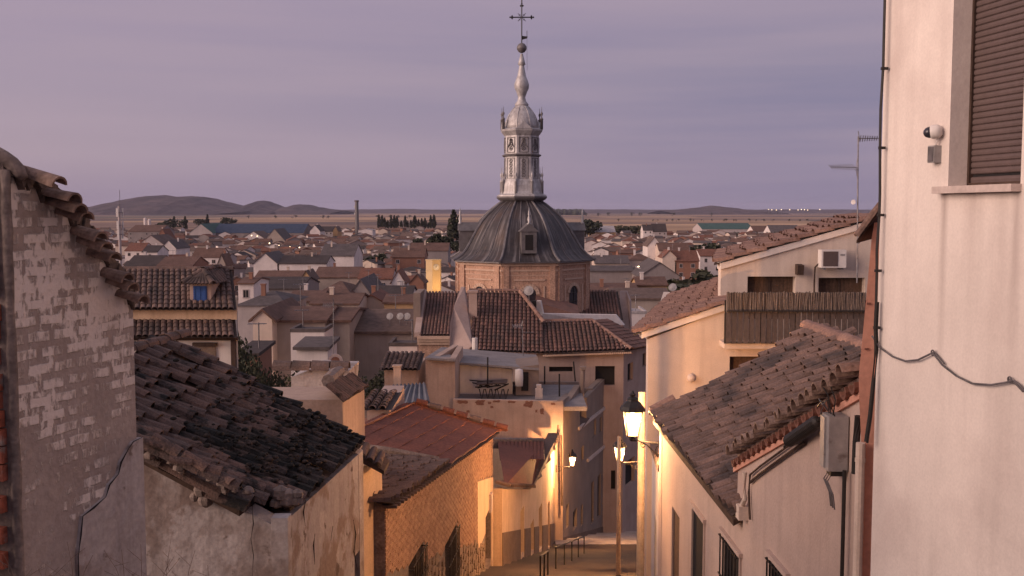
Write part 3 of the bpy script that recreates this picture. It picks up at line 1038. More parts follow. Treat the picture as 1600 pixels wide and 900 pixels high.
# dry twigs in front of the gable
for nm_, n_, x0, x1, lab in (('dry_weed', 11, 10, 120, 'thin dry weed stalks at the foot of the ghost brick wall'),
                             ('dry_weed', 12, 190, 330, 'thin dry weed stalks before the grey plaster gable')):
    mb = MB()
    rr = random.Random(n_)
    for i in range(n_):
        x = rr.uniform(x0, x1)
        Dd = rr.uniform(5.2, 5.8)
        a = P(x, 955, Dd)
        lean = rr.uniform(-.5, .7)
        h = rr.uniform(.15, .42)
        pts_ = [a + V((lean * h * t * t, .05 * t, h * t)) for t in (0, .35, .7, 1)]
        mb.tube(pts_, [.0022, .002, .0015, .001], 4)
        for t in (.5, .75):
            b_ = a + V((lean * h * t * t, .05 * t, h * t))
            mb.tube([b_, b_ + V((rr.uniform(-.12, .12), 0, rr.uniform(.02, .09)))], [.0016, .0008], 4)
    single(nm_, mb, 'dry_stem', lab, 'weed', P((x0 + x1) / 2, 955, 5.5), 'dry weeds')

# ------------------------------------------------------------------ foreground, east: white house with shutter
wa_b = -.19
wa_a = P(1372, 450, 7.0).x - wa_b * 7.0
Rp = lambda px, py: Pw(px, py, wa_a, wa_b)
A0 = V((wa_a + wa_b * 7.0, 7.0, 0))
B0 = V((wa_a + wa_b * 2.2, 2.2, 0))
wh = thing('white_house', 'tall cream white rendered house with a lowered roller shutter', 'house', V((A0.x, A0.y, ground(7))))
mb = MB()
rd = (B0 - A0).normalized()
sR = lambda px: (V((*Rp(px, 300).xy, 0)) - A0).length
s0, s1 = sR(1481), sR(1594)
zs = Rp(1500, 291).z
q, d, n, Lw = wall(mb, A0, B0, 6.0, ground(7) - 1.5, [(s0, s1, zs, zs + 2.3)], th=.35, depth=.16)
wall(mb, A0 + V((4.5, 1.2, 0)), A0, 6.0, ground(7) - 1.5, th=.3)
M['stained_plaster'] = mat('stained_plaster', (.80, .70, .63), (.70, .61, .55), scale=1.3, streak=((.46, .38, .34), .3), fine=60, fineamt=.06, bump=.12, bumpscale=30,
                          patch=[((.62, .52, .47), .9, .52, .72)])


def sill_stains():
    """rain marks that run down the wall from the two ends of the sill and from the cable hooks"""
    t = M['stained_plaster'].node_tree
    L = t.links.new
    b = t.nodes['Principled BSDF']
    col = b.inputs['Base Color'].links[0].from_socket
    geo = N(t, 'ShaderNodeNewGeometry')
    sb_ = N(t, 'ShaderNodeVectorMath', operation='SUBTRACT')
    sb_.inputs[1].default_value = A0
    L(geo.outputs['Position'], sb_.inputs[0])
    dt = N(t, 'ShaderNodeVectorMath', operation='DOT_PRODUCT')
    dt.inputs[1].default_value = rd
    L(sb_.outputs[0], dt.inputs[0])
    sp = N(t, 'ShaderNodeSeparateXYZ')
    L(geo.outputs['Position'], sp.inputs[0])
    nz = N(t, 'ShaderNodeTexNoise', i_Scale=7.0, i_Detail=5.0)
    vm = N(t, 'ShaderNodeVectorMath', operation='MULTIPLY')
    vm.inputs[1].default_value = (3, 3, .25)
    L(geo.outputs['Position'], vm.inputs[0]); L(vm.outputs[0], nz.inputs['Vector'])
    for s_, w_, ztop, ln, amt in ((s0 - .03, .05, zs, 1.3, .75), (s1 - .02, .06, zs, 1.6, .75), (s0 + .25, .12, zs, .8, .35), (s0 + .5, .10, zs, 1.0, .35), (.15, .1, 1.6, 2.5, .3)):
        df = N(t, 'ShaderNodeMath', operation='SUBTRACT', i_1=s_)
        L(dt.outputs['Value'], df.inputs[0])
        ab = N(t, 'ShaderNodeMath', operation='ABSOLUTE')
        L(df.outputs[0], ab.inputs[0])
        m1 = N(t, 'ShaderNodeMapRange', i_1=w_, i_2=0.0)
        L(ab.outputs[0], m1.inputs[0])
        m2 = N(t, 'ShaderNodeMapRange', i_1=ztop - ln, i_2=ztop - .02)
        L(sp.outputs[2], m2.inputs[0])
        m3 = N(t, 'ShaderNodeMath', operation='LESS_THAN', i_1=ztop)
        L(sp.outputs[2], m3.inputs[0])
        x1 = N(t, 'ShaderNodeMath', operation='MULTIPLY')
        L(m1.outputs[0], x1.inputs[0]); L(m2.outputs[0], x1.inputs[1])
        x2 = N(t, 'ShaderNodeMath', operation='MULTIPLY')
        L(x1.outputs[0], x2.inputs[0]); L(m3.outputs[0], x2.inputs[1])
        x3 = N(t, 'ShaderNodeMath', operation='MULTIPLY')
        L(x2.outputs[0], x3.inputs[0]); L(nz.outputs[0], x3.inputs[1])
        x4 = N(t, 'ShaderNodeMath', operation='MULTIPLY', i_1=amt * 1.5)
        L(x3.outputs[0], x4.inputs[0])
        mx = N(t, 'ShaderNodeMixRGB', i_2=(.36, .28, .25, 1))
        L(x4.outputs[0], mx.inputs[0]); L(col, mx.inputs[1])
        col = mx.outputs[0]
    L(col, b.inputs['Base Color'])


sill_stains()
part('wall', mb, 'stained_plaster', wh)
mb = MB()
Up = V((0, 0, 1))
mb.box(q((s0 + s1) / 2 - .03, zs - .020, -.012), (s1 - s0 + .08, .105, .042), (d, n, Up))
part('window_sill', mb, 'stone_sill', wh)
fr = MB()
for sa, sb in ((s0, s0 + .018), (s1 - .018, s1)):
    fr.box(q((sa + sb) / 2, zs + 1.15, .14), (sb - sa, .03, 2.3), (d, n, Up))
fr.box(q((s0 + s1) / 2, zs + .012, .14), (s1 - s0, .03, .02), (d, n, Up))
part('shutter_rail', fr, 'wood_dark', wh)
sl = MB()
sw = s1 - s0 - .04
pr = [(-.5, -.019), (.5, -.019), (.5, .019), (-.5, .019)]
slat_me = None
for i in range(44):
    z = zs + .055 + i * .037 if i else zs + .04
    if slat_me is None:
        m_ = MB()
        m_.prism([V((-sw / 2, 0, -.018)), V((-sw / 2, -.007, -.012)), V((-sw / 2, -.009, 0)), V((-sw / 2, -.007, .012)), V((-sw / 2, 0, .018))], V((sw, 0, 0)))
        slat_me = m_.mesh('slat', 'shutter_plastic')
    c = q((s0 + s1) / 2, z, .146)
    inst('slat', slat_me, frame(c, d, -n, Up) if False else Matrix((( d.x, -n.x, 0, c.x), (d.y, -n.y, 0, c.y), (0, 0, 1, c.z), (0, 0, 0, 1))), wh)
mb = MB()
mb.box(q((s0 + s1) / 2, zs + .024, .146), (sw, .014, .05), (d, n, Up))
part('bottom_bar', mb, 'shutter_plastic', wh)
mb = MB()
mb.box(q((s0 + s1) / 2, zs + 1.15, .158), (sw, .01, 2.3), (d, n, Up))
part('shutter_back', mb, 'dark_hole', wh)
# security camera
cc = Rp(1471, 206) + n * .046
sc_ = thing('security_camera', 'white dome security camera with a black lens beside the shutter window', 'security camera', cc)
mb = MB()
axs = (n * .75 - d * .62 + V((0, 0, -.10))).normalized()
ax2 = axs.cross(Up).normalized()
ax3 = ax2.cross(axs)


def solid(mb, c, axis, prof, n_=14):
    """solid of revolution round axis: prof = (distance along axis, radius)"""
    a = axis.cross(V((0, 0, 1)))
    if a.length < .05:
        a = V((1, 0, 0))
    a.normalize()
    b = axis.cross(a)
    vs, fs = [], []
    for h, r in prof:
        for k_ in range(n_):
            an = 2 * math.pi * k_ / n_
            vs.append(V(c) + axis * h + (a * math.cos(an) + b * math.sin(an)) * r)
    for i in range(len(prof) - 1):
        for k_ in range(n_):
            k2 = (k_ + 1) % n_
            fs.append([i * n_ + k_, i * n_ + k2, (i + 1) * n_ + k2, (i + 1) * n_ + k_])
    fs.append(list(range(n_))[::-1])
    fs.append([(len(prof) - 1) * n_ + k_ for k_ in range(n_)])
    mb.add(vs, fs)
    return mb


solid(mb, cc, axs, [(-.043, .023), (-.031, .037), (-.016, .043), (.012, .043), (.023, .039)])
part('housing', mb, 'white_paint', sc_, smooth=True)
mb = solid(MB(), cc, axs, [(.022, .036), (.039, .034), (.053, .027), (.062, .016), (.066, .003)])
part('lens_dome', mb, 'glass_dark', sc_, smooth=True)
mb = MB()
mb.box(cc - n * .03, (.04, .036, .04), (d, n, Up))
part('mount', mb, 'white_paint', sc_)
jc = Rp(1466, 241) + n * .025
jb = thing('junction_box', 'small grey junction box below the dome security camera', 'junction box', jc)
mb = MB()
mb.box(jc, (.068, .05, .105), (d, n, Up))
part('box', mb, 'grey_plastic', jb)
mb = MB()
mb.box(jc + n * .027, (.055, .006, .09), (d, n, Up))
part('lid', mb, 'grey_cable', jb)
mb = MB()
mb.tube([jc + V((0, 0, .05)), jc + V((0, 0, .075)) + d * .02, cc - n * .03 + V((0, 0, -.03))], .006, 5)
part('lead', mb, 'white_paint', jb)
# black cable down the corner, grey cable sagging across the wall
cab = [(1383, -20), (1381, 60), (1380, 105), (1376, 170), (1375, 232), (1375, 300), (1374, 336), (1370, 390), (1370, 425), (1369, 470), (1367, 512), (1368, 545), (1363, 600), (1358, 650), (1352, 690)]
cb = thing('wall_cable', 'black cable clipped down the corner of the white house', 'cable', P(1370, 300, 6.95))
mb = MB()
mb.tube([P(x, y, 6.93) for x, y in cab], .009, 6)
mb.tube([P(x + 3, y + 2, 6.95) for x, y in cab[9:]], .008, 6)
part('cable', mb, 'black_iron', cb)
for x, y in ((1380, 107), (1376, 231), (1374, 336), (1370, 423), (1368, 512)):
    mb = MB()
    mb.box(P(x + 2, y, 6.93), (.045, .02, .018))
    part('clip', mb, 'black_iron', cb)
gc = thing('wall_cable', 'grey cable sagging between ring hooks across the white wall', 'cable', Rp(1463, 552))
sag = [(1368, 525), (1380, 543), (1400, 557), (1420, 564), (1440, 562), (1463, 551), (1478, 570), (1500, 587), (1525, 599), (1555, 601), (1580, 597), (1590, 594), (1600, 602), (1620, 625)]
mb = MB()
mb.tube([Rp(x, y) + n * .025 for x, y in sag], .0062, 6)
part('cable', mb, 'grey_cable', gc)
mb = MB()
mb.tube([Rp(x, y) + n * .02 for x, y in ((1463, 549), (1470, 556), (1480, 568))], .005, 5)
mb.tube([Rp(x, y) + n * .02 for x, y in ((1582, 592), (1592, 600), (1604, 612))], .005, 5)
part('cable_end', mb, 'grey_cable', gc)
for x, y in ((1463, 551), (1584, 593)):
    mb = MB()
    c = Rp(x, y) + n * .025
    mb.tube([c + d * (.016 * math.cos(a)) + Up * (.016 * math.sin(a)) for a in [k_ * math.pi / 5 for k_ in range(11)]], .005, 5, cap=False)
    part('ring_hook', mb, 'grey_cable', gc)
# ------------------------------------------------------------------ tiled house on the east side
RF = lambda D: 3.0 - .025 * D            # its street wall
Ep = lambda px, py: Pw(px, py, 3.0, -.025)
tb = V((4.5, 14, ground(14)))
th_ = thing('tiled_house', 'low cream house with a weathered clay tile roof beside the big street lamp', 'house', tb)
Sg = lambda D: (12.02 - D)
A1, B1 = V((RF(17.55), 17.55, 0)), V((RF(7.95), 7.95, 0))
dl = (B1 - A1)
sv = lambda D: (17.55 - D) * dl.length / (17.55 - 7.95)
hol = []
wins = []
for (pxa, pya, pxb, tall, kind_) in ((1080, 785, 1101, 2.3, 'door'), (1129, 830, 1158, 1.5, 'window'), (1204, 868, 1232, 1.3, 'window')):
    Da, Db = Ep(pxa, 850).y, Ep(pxb, 850).y
    zt = Ep(pxa, pya).z
    wins.append((Da, Db, zt, tall, kind_))
    hol.append((sv(Da), sv(Db), zt - tall, zt))
# doorway nearer the lamp (lit frame)
Da, Db = Ep(1050, 800).y, Ep(1062, 800).y
hol.append((sv(min(17.4, Da)), sv(Db), Ep(1056, 885).z - 1.1, Ep(1056, 800).z))
mb = MB()
zt_far = -3.50
profile = [(0, zt_far), (sv(12.06), zt_far - .05), (sv(12.02), -2.97), (sv(8.3), -1.42), (sv(7.95), -1.30)]
q3, d3, n3, L3 = wall(mb, A1, B1, profile, ground(17) - 1, hol, th=.35, depth=.045)
wall(mb, V((9, 17.55, 0)), A1, [(0, -3.4), (3.8, -1.95), (6.4, -3.55)], ground(17) - 1, th=.3)
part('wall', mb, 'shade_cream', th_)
for (Da, Db, zt, tall, kind_) in wins:
    c = q3((sv(Da) + sv(Db)) / 2, zt - tall / 2, .035)
    w_ = abs(sv(Db) - sv(Da))
    mb = MB()
    mb.box(c, (w_, .015, tall), (d3, n3, V((0, 0, 1))))
    wo = part(kind_, mb, 'dark_hole', th_)
    if kind_ == 'window':
        for k_ in range(6):
            mb = MB()
            cc_ = q3(sv(Da) + w_ * (k_ + .5) / 6, zt - tall / 2, -.05)
            mb.box(cc_, (.016, .016, tall), (d3, n3, V((0, 0, 1))))
            part('grille_bar', mb, 'black_iron', wo)
        mb = MB()
        for zz in (.02, .35, .7, .98):
            mb.box(q3((sv(Da) + sv(Db)) / 2, zt - tall * zz, -.05), (w_, .02, .012), (d3, n3, V((0, 0, 1))))
        part('grille_rail', mb, 'black_iron', wo)
    mb = MB()
    mb.box(q3((sv(Da) + sv(Db)) / 2 + .03, zt + .03, -.02), (w_ + .12, .06, .05), (d3, n3, V((0, 0, 1))))
    mb.box(q3(sv(Db) + .03, zt - tall / 2 - .001, -.012), (.035, .03, tall), (d3, n3, V((0, 0, 1))))
    part('frame', mb, 'shade_cream', th_)
mb = MB()
mb.box(q3((hol[3][0] + hol[3][1]) / 2, (hol[3][2] + hol[3][3]) / 2, .036), (hol[3][1] - hol[3][0], .015, hol[3][3] - hol[3][2]), (d3, n3, V((0, 0, 1))))
part('door', mb, 'door_wood', th_)
# roof
al3 = V((.025, -1, 0)).normalized() * -1      # away from the camera
al3 = V((-.025, 1, 0)).normalized()
up_r = V((1, 0, .577)).normalized()
er = V((RF(11.8) - .13, 11.75, -3.55))
rl_ = 3.08
tiles(th_, 'roof', er, al3, up_r, 5.85, rl_, 'warm_tile', cw=.215, e=.31, L=.43, r=(.108, .086), seg=5, th=.015, jit=.06, individual=260, sag=.07, lift=.055, stag=.4)
mb = MB()
a_, b_, c_, d_ = er + up_r * .02, er + al3 * 5.83 + up_r * .02, er + al3 * 5.83 + up_r * rl_, er + up_r * rl_
dn = V((0, 0, -.06))
mb.hexa([x + dn * 2.3 for x in (a_, b_, c_, d_)] + [x + dn for x in (a_, b_, c_, d_)])
part('roof_deck', mb, 'wood_dark', th_)
mb = MB()
e_ = V((2.4, 0, -1.4))
mb.hexa([d_ + dn * 2, c_ + dn * 2, c_ + e_ + dn * 2, d_ + e_ + dn * 2, d_ + dn * .2, c_ + dn * .2, c_ + e_ + dn * .2, d_ + e_ + dn * .2])
part('rear_slope', mb, 'warm_tile', th_)
rtm = MB().arc(V((0, 0, 0)), V((1, 0, 0)), V((0, 1, 0)), V((0, 0, 1)), .46, .13, .11, 6, .016, .9).mesh('ridge_tile', 'pale_tile')
u = 0
while u < 5.75:
    inst('ridge_tile', rtm, frame(er + al3 * (5.85 - u) + up_r * rl_ + V((0, 0, .03)), V((1, .025, 0)), (-al3 + V((RND.uniform(-.03, .03), 0, RND.uniform(-.02, .02)))).normalized(), V((0, 0, 1))), th_)
    u += .38
# far verge tile ends by the lamp
for k_ in range(1):
    inst('verge_tile', rtm, frame(er + al3 * 5.87 + up_r * (.02 + k_ * .37) + V((0, 0, .05)), V((0, 1, 0)), up_r, V((-.5, 0, .866))), th_)
# ------- uphill part: wall top rises, double row of tile ends along it
vg0, vg1 = V((RF(12.15), 12.15, -2.93)), V((RF(8.05), 8.05, -1.27))
vd = (vg1 - vg0)
tm = MB().arc(V((0, 0, 0)), V((1, 0, 0)), V((0, 1, 0)), V((0, 0, 1)), .42, .105, .088, 6, .015, .95).mesh('tile', 'verge_tile')
tm2 = MB().arc(V((0, 0, 0)), V((1, 0, 0)), V((0, 1, 0)), V((0, 0, 1)), .34, .09, .08, 6, .03, .95).mesh('tile', 'terracotta')
nv = 20
for i in range(nv):
    p = vg0 + vd * ((i + .5) / nv)
    jit = lambda s_: RND.uniform(-s_, s_)
    up_v = V((1, jit(.08), .16 + jit(.06))).normalized()
    ax_v = (vd.normalized() - up_v * vd.normalized().dot(up_v)).normalized()
    nm_v = ax_v.cross(up_v)
    if nm_v.z < 0:
        nm_v = -nm_v
    inst('tile', tm, frame(p + V((-.15 + jit(.025), 0, -.015 + jit(.015))), ax_v, up_v, nm_v), th_)
    # row of terracotta ends under it, mouths turned down
    inst('tile', tm2, frame(p + V((-.07, 0, -.075)), ax_v, V((1, 0, 0.05)).normalized(), -nm_v), th_)
mb = MB()
mb.hexa([vg0 + V((.02, 0, -.08)), vg1 + V((.02, 0, -.08)), vg1 + V((3.6, 0, .3)), vg0 + V((3.6, 0, .3)), vg0 + V((.02, 0, .0)), vg1 + V((.02, 0, .0)), vg1 + V((3.6, 0, .4)), vg0 + V((3.6, 0, .4))])
part('upper_roof', mb, 'warm_tile', th_)
mb = MB()
mb.hexa([vg0 + V((-.03, 0, -.21)), vg1 + V((-.03, 0, -.21)), vg1 + V((.1, 0, -.21)), vg0 + V((.1, 0, -.21)), vg0 + V((-.03, 0, -.15)), vg1 + V((-.03, 0, -.15)), vg1 + V((.1, 0, -.15)), vg0 + V((.1, 0, -.15))])
part('verge_moulding', mb, 'salmon_plaster', th_)
# white pipe at the step of the eaves
mb = MB()
mb.tube([Ep(1172, 738) + V((-.06, 0, 0)), Ep(1172, 780) + V((-.06, 0, 0)), Ep(1160, 806) + V((-.06, 0, 0))], .03, 8)
mb.box(Ep(1167, 800) + V((-.05, 0, 0)), (.12, .14, .16))
part('eaves_pipe', mb, 'cream_plaster', th_)
mb = MB()
wob = [(1176, 742), (1190, 730), (1215, 712), (1240, 694), (1262, 680)]
mb.tube([Ep(x, y) + V((-.03, 0, 0)) for x, y in wob], .012, 5)
mb.tube([Ep(x, y + 12) + V((-.03, 0, 0)) for x, y in wob], .016, 5)
mb.tube([Ep(x, y) + V((-.03, 0, 0)) for x, y in ((1176, 742), (1174, 770), (1176, 812))], .014, 5)
wc = single('wall_cable', mb, 'wood_dark', 'brown cables running under the scalloped tile verge to the splice case', 'cable', Ep(1200, 720))
# splice case
a, b_ = Ep(1247, 690) + V((-.10, 0, 0)), Ep(1296, 658) + V((-.10, 0, 0))
sp_ = thing('splice_case', 'black ribbed cable splice case slung under the tile verge', 'splice case', (a + b_) / 2)
ax = (b_ - a).normalized()
Lc = (b_ - a).length
prof = [(0, .02), (.02, .05)]
k_ = .04
while k_ < Lc - .04:
    prof += [(k_, .056), (k_ + .015, .062), (k_ + .03, .056)]
    k_ += .04
prof += [(Lc - .02, .05), (Lc, .02)]
part('case', solid(MB(), a, ax, prof, 12), 'black_iron', sp_)
mb = MB()
mb.tube([a + ax * -.12 + V((0, 0, -.03)), a, ], .012, 6)
mb.tube([b_, b_ + ax * .1 + V((0, 0, .03)), b_ + ax * .25 + V((0, 0, .02)), b_ + ax * .4 + V((0, 0, -.05))], .012, 6)
part('cable_tail', mb, 'black_iron', sp_)
# telecom box
bc = Ep(1321, 690) + V((-.09, 0, 0))
tx = thing('telecom_box', 'tall grey telephone junction cabinet on the cream wall beside the pipes', 'junction box', bc)
bw, bh = .20, .46
mb = MB()
mb.box(bc, (.16, bw, bh))
part('cabinet', mb, 'grey_plastic', tx)
mb = MB()
mb.box(bc + V((-.088, .03, .0)), (.02, bw * .55, bh * .92))
part('lid', mb, 'grey_plastic', tx)
mb = MB()
mb.box(bc + V((0, -.02, -bh / 2 - .02)), (.1, .12, .05))
part('gland', mb, 'black_iron', tx)
rr = random.Random(5)
for i in range(6):
    mb = MB()
    p0 = bc + V((-.03, rr.uniform(-.08, .08), bh / 2))
    p1 = p0 + V((rr.uniform(-.1, .02), rr.uniform(-.15, .12), rr.uniform(.06, .16)))
    p2 = p1 + V((.0, rr.uniform(.05, .3), rr.uniform(-.1, .08)))
    p3 = p2 + V((.04, rr.uniform(.0, .25), rr.uniform(-.1, .02)))
    mb.tube([p0, p1, p2, p3], .006, 5)
    part('lead', mb, RND.choice(['grey_cable', 'grey_cable', 'black_iron']), tx)
for i in range(3):
    mb = MB()
    p0 = bc + V((-.02, -.04 + .05 * i, -bh / 2 - .02))
    mb.tube([p0, p0 + V((-.03, .05, -.09)), p0 + V((-.01, -.04, -.18)), p0 + V((.0, -.06, -.30))], .007, 5)
    part('lead', mb, 'grey_cable', tx)
mb = MB()
mb.tube([P(1341, 650, 7.88), P(1338, 690, 7.9), P(1336, 740, 7.9)], .03, 8)
part('lead_bunch', mb, 'black_iron', tx)
mb = MB()
mb.tube([Ep(1331, 735) + V((-.06, 0, 0)), V((Ep(1331, 735).x - .06, Ep(1331, 735).y, -6))], .017, 8)
dpb = single('conduit', mb, 'black_iron', 'thin black conduit running down below the grey telephone cabinet', 'pipe', Ep(1331, 850))
mb = MB()
p = P(1345, 692, 7.8)
mb.tube([p, V((p.x, p.y, -6))], .036, 10)
mb.tube([p + V((0, 0, -.12)), p + V((0, 0, -.15))], .041, 10)
single('drain_pipe', mb, 'cream_plaster', 'beige drain pipe in the corner beside the white house', 'pipe', p)
# salmon strip of wall between the houses, with its own eaves
sw_ = V((2.85, 7.9, ground(8)))
sal = thing('salmon_house', 'narrow salmon rendered house end wedged behind the white house corner', 'house', sw_)
mb = MB()
pl = [P(1362, 372, 7.85), P(1353, 470, 7.85), P(1342, 585, 7.85), P(1342, 610, 7.85), P(1346, 700, 7.85), V((P(1346, 700, 7.85).x, 7.85, -6.5)), V((3.6, 7.85, -6.5)), V((3.6, 7.85, .05)), P(1366, 348, 7.85)]
mb.prism(pl, V((.5, 1.1, 0)))
part('wall', mb, 'salmon_plaster', sal)
mb = MB()
a, b_ = P(1338, 380, 7.8), P(1372, 334, 7.8)
mb.prism([a, b_, b_ + V((0, 0, .035)), a + V((0, 0, .02))], V((.5, 1.1, 0)))
part('eaves_board', mb, 'wood_dark', sal)
mb = MB()
nmv = V((-(b_ - a).z, 0, (b_ - a).x)).normalized()
for i in range(3):
    o = a + (b_ - a) * (i * .33) + V((0, -.02, .05))
    mb.arc(o, V((0, 1, 0)), (b_ - a).normalized(), nmv, .12, .035, .03, 5, .01)
part('eaves_tile', mb, 'warm_tile', sal)
for x, y in ((1357, 474), (1354, 545)):
    mb = MB()
    mb.box(P(x, y, 7.845), (.03, .02, .012))
    part('bracket', mb, 'terracotta', sal)

# ------------------------------------------------------------------ low white house down the east side
def RX2(D):
    return 2.60 + (D - 17.6) * .103


wb = thing('white_house', 'low whitewashed house wall glowing orange below the big street lamp', 'house', V((4, 24, ground(24))))
mb = MB()
A2, B2 = V((RX2(33.0), 33.0, 0)), V((RX2(17.6), 17.6, 0))
L2 = (B2 - A2).length
sv2 = lambda D: (33.0 - D) * L2 / (33.0 - 17.6)
zt2 = lambda D: -4.6 - .14 * (D - 18)
hs = [(sv2(28.6), sv2(27.7), -10.6, -8.4), (sv2(23.4), sv2(22.5), -8.9, -6.9), (sv2(20.2), sv2(19.3), -8.2, -6.0)]
q2, d2, n2, _ = wall(mb, A2, B2, [(0, zt2(33)), (L2, zt2(17.6))], ground(33) - 1, hs, th=.35, depth=.12)
part('wall', mb, 'white_plaster', wb)
for h in hs:
    mb = MB()
    mb.box(q2((h[0] + h[1]) / 2, (h[2] + h[3]) / 2, .11), (h[1] - h[0], .03, h[3] - h[2]), (d2, n2, V((0, 0, 1))))
    part('door', mb, 'door_wood', wb)
mb = MB()
mb.hexa([A2 + V((-.05, 0, zt2(33))), B2 + V((-.05, 0, zt2(17.6))), B2 + V((4.0, 0, zt2(17.6) + 1)), A2 + V((4, 0, zt2(33) + 1)),
         A2 + V((-.05, 0, zt2(33) + .12)), B2 + V((-.05, 0, zt2(17.6) + .12)), B2 + V((4.0, 0, zt2(17.6) + 1.12)), A2 + V((4, 0, zt2(33) + 1.12))])
part('roof', mb, 'warm_tile', wb)
mb = MB()
mb.box(q2(sv2(25), ground(25) + .6, -.015), (6, .03, 1.0), (d2, n2, V((0, 0, 1))))
part('dado', mb, 'dado', wb)

# ------------------------------------------------------------------ cream house with the reed screened balcony
DB = 22.0
bg_ = thing('terraced_house', 'cream house with two stepped tile roofs and a reed screened balcony', 'house', V((6, 23, ground(24))))
G = lambda px, py, D=DB: P(px, py, D)
mb = MB()
x0, x1, x2 = G(1012, 600).x, G(1136, 600).x, G(1356, 500).x + .6
zb = ground(DB) - 1.5
# lower gable wall with window below the balcony
qq, dd, nn, LL = wall(mb, V((x0, DB, 0)), V((x2, DB, 0)), [(0, G(1012, 530).z), (x1 - x0, G(1136, 482).z), (x1 - x0 + .001, G(1136, 540).z), (x2 - x0, G(1136, 540).z)], zb,
                      [(G(1140, 570).x - x0, G(1235, 570).x - x0, G(1150, 586).z, G(1150, 557).z), (G(1003.5, 570).x - x0 + .2, G(1012, 570).x - x0 + .21, G(1003, 590).z, G(1003, 560).z)] if False else
                      [(G(1140, 570).x - x0, G(1235, 570).x - x0, G(1150, 586).z, G(1150, 557).z)], th=.3, depth=.2)
wall(mb, V((x0 + 2.4, DB + 14, 0)), V((x0, DB + .12, 0)), G(1012, 534).z - .02, zb, [], th=.3)
part('lower_wall', mb, 'cream_plaster', bg_)
mb = MB()
mb.box((G(1188, 571).x, DB + .21, G(1188, 571).z), (G(1235, 570).x - G(1140, 570).x, .03, .5))
part('window', mb, 'door_wood', bg_)
DU = 23.2
U = lambda px, py: P(px, py, DU)
ux0, ux1 = U(1126, 450).x, U(1372, 450).x
mb = MB()
holes = [(U(1168, 440).x - ux0, U(1243, 440).x - ux0, U(1200, 500).z, U(1200, 432).z), (U(1279, 440).x - ux0, U(1352, 440).x - ux0, U(1200, 500).z, U(1200, 434).z)]
wall(mb, V((ux0, DU, 0)), V((ux1, DU, 0)), [(0, U(1126, 419).z), (ux1 - ux0, U(1372, 350).z)], G(1136, 545).z, holes, th=.3, depth=.22)
wall(mb, V((ux0 + 2.75, DU + 12, 0)), V((ux0 + .01, DU + .1, 0)), U(1126, 419).z - .02, G(1136, 545).z, th=.3)
part('upper_wall', mb, 'cream_plaster', bg_)
for h in holes:
    mb = MB()
    mb.box((ux0 + (h[0] + h[1]) / 2, DU + .24, (h[2] + h[3]) / 2), (h[1] - h[0], .03, h[3] - h[2]))
    wo = part('window', mb, 'door_wood', bg_)
    mb = MB()
    mb.box((ux0 + (h[0] + h[1]) / 2, DU + .215, (h[2] + h[3]) / 2), (.05, .03, h[3] - h[2]))
    part('frame', mb, 'wood_dark', wo)
# white raked verges
mb = MB()
for (a, b_, Dd) in (((1126, 421), (1372, 351), DU), ((1003, 529), (1136, 484), DB)):
    p0, p1 = P(*a, Dd - .06), P(*b_, Dd - .06)
    mb.prism([p0, p1, p1 + V((0, 0, .14)), p0 + V((0, 0, .14))], V((0, .4, 0)))
part('verge', mb, 'white_plaster', bg_)
# roofs
p0, p1 = P(1122, 417, DU), P(1374, 345, DU)
ax_ = V((0.215, 1, 0)).normalized()
upv = (p1 - p0).normalized()
tiles(bg_, 'roof', p0 + V((-.1, 0, .06)), ax_, upv, 5.5, (p1 - p0).length, 'pale_tile', cw=.25, e=.36, L=.46, r=(.13, .10), seg=4, jit=.03, lift=.05, stag=.2)
p0, p1 = P(996, 526, DB), P(1137, 479, DB)
ax_ = V((.24, 1, 0)).normalized()
upv = (p1 - p0).normalized()
tiles(bg_, 'roof', p0 + V((-.1, 0, .04)), ax_, upv, 10.5, (p1 - p0).length, 'pale_tile', cw=.25, e=.36, L=.46, r=(.13, .10), seg=4, jit=.03, lift=.05, stag=.2)
# balcony with reed screen
mb = MB()
bz0, bz1, bzt = G(1140, 537, 21.4).z, G(1140, 484, 21.4).z, G(1140, 457, 21.4).z
bx0, bx1 = G(1134, 500, 21.4).x, G(1351, 500, 21.4).x
bal = thing('balcony_screen', 'reed and board screen along the balcony of the cream house', 'screen', V(((bx0 + bx1) / 2, 21.4, bz0)))
mb.span(bx0, bx1, 21.5, 22.0, bz0 - .12, bz0)
part('balcony_slab', mb, 'cream_plaster', bg_)
nb = 24
wv = (bx1 - bx0) / nb
bme = None
rr = random.Random(11)
for i in range(nb):
    mb = MB()
    c = V((bx0 + (i + .5) * wv, 21.40 + rr.uniform(-.012, .012), (bz0 + bz1) / 2 + rr.uniform(-.01, .01)))
    mb.box(c, (wv * .86, .025, bz1 - bz0 - .02))
    part('screen_board', mb, 'screen_board', bal, at=c)
mb = MB()
for i in range(330):
    x = bx0 + (i + rr.random()) * (bx1 - bx0) / 330
    mb.ct = rr.random()
    h = bzt + rr.gauss(0, .010)
    mb.tube([(x, 21.36 + rr.uniform(-.02, .02), bz1 - .05), (x + rr.gauss(0, .012), 21.36 + rr.uniform(-.02, .02), h)], .012, 4)
part('reed_mat', mb, 'reed', bal, kind='stuff')
mb = MB()
mb.span(bx0, bx1, 21.30, 21.34, bz1 - .035, bz1 - .005)
mb.span(bx0, bx1, 21.42, 21.46, bz0, bz0 + .04)
for i in range(5):
    x = bx0 + (bx1 - bx0) * i / 4
    mb.span(x - .02, x + .02, 21.42, 21.46, bz0, bz1 + .2)
part('rail', mb, 'black_iron', bal)
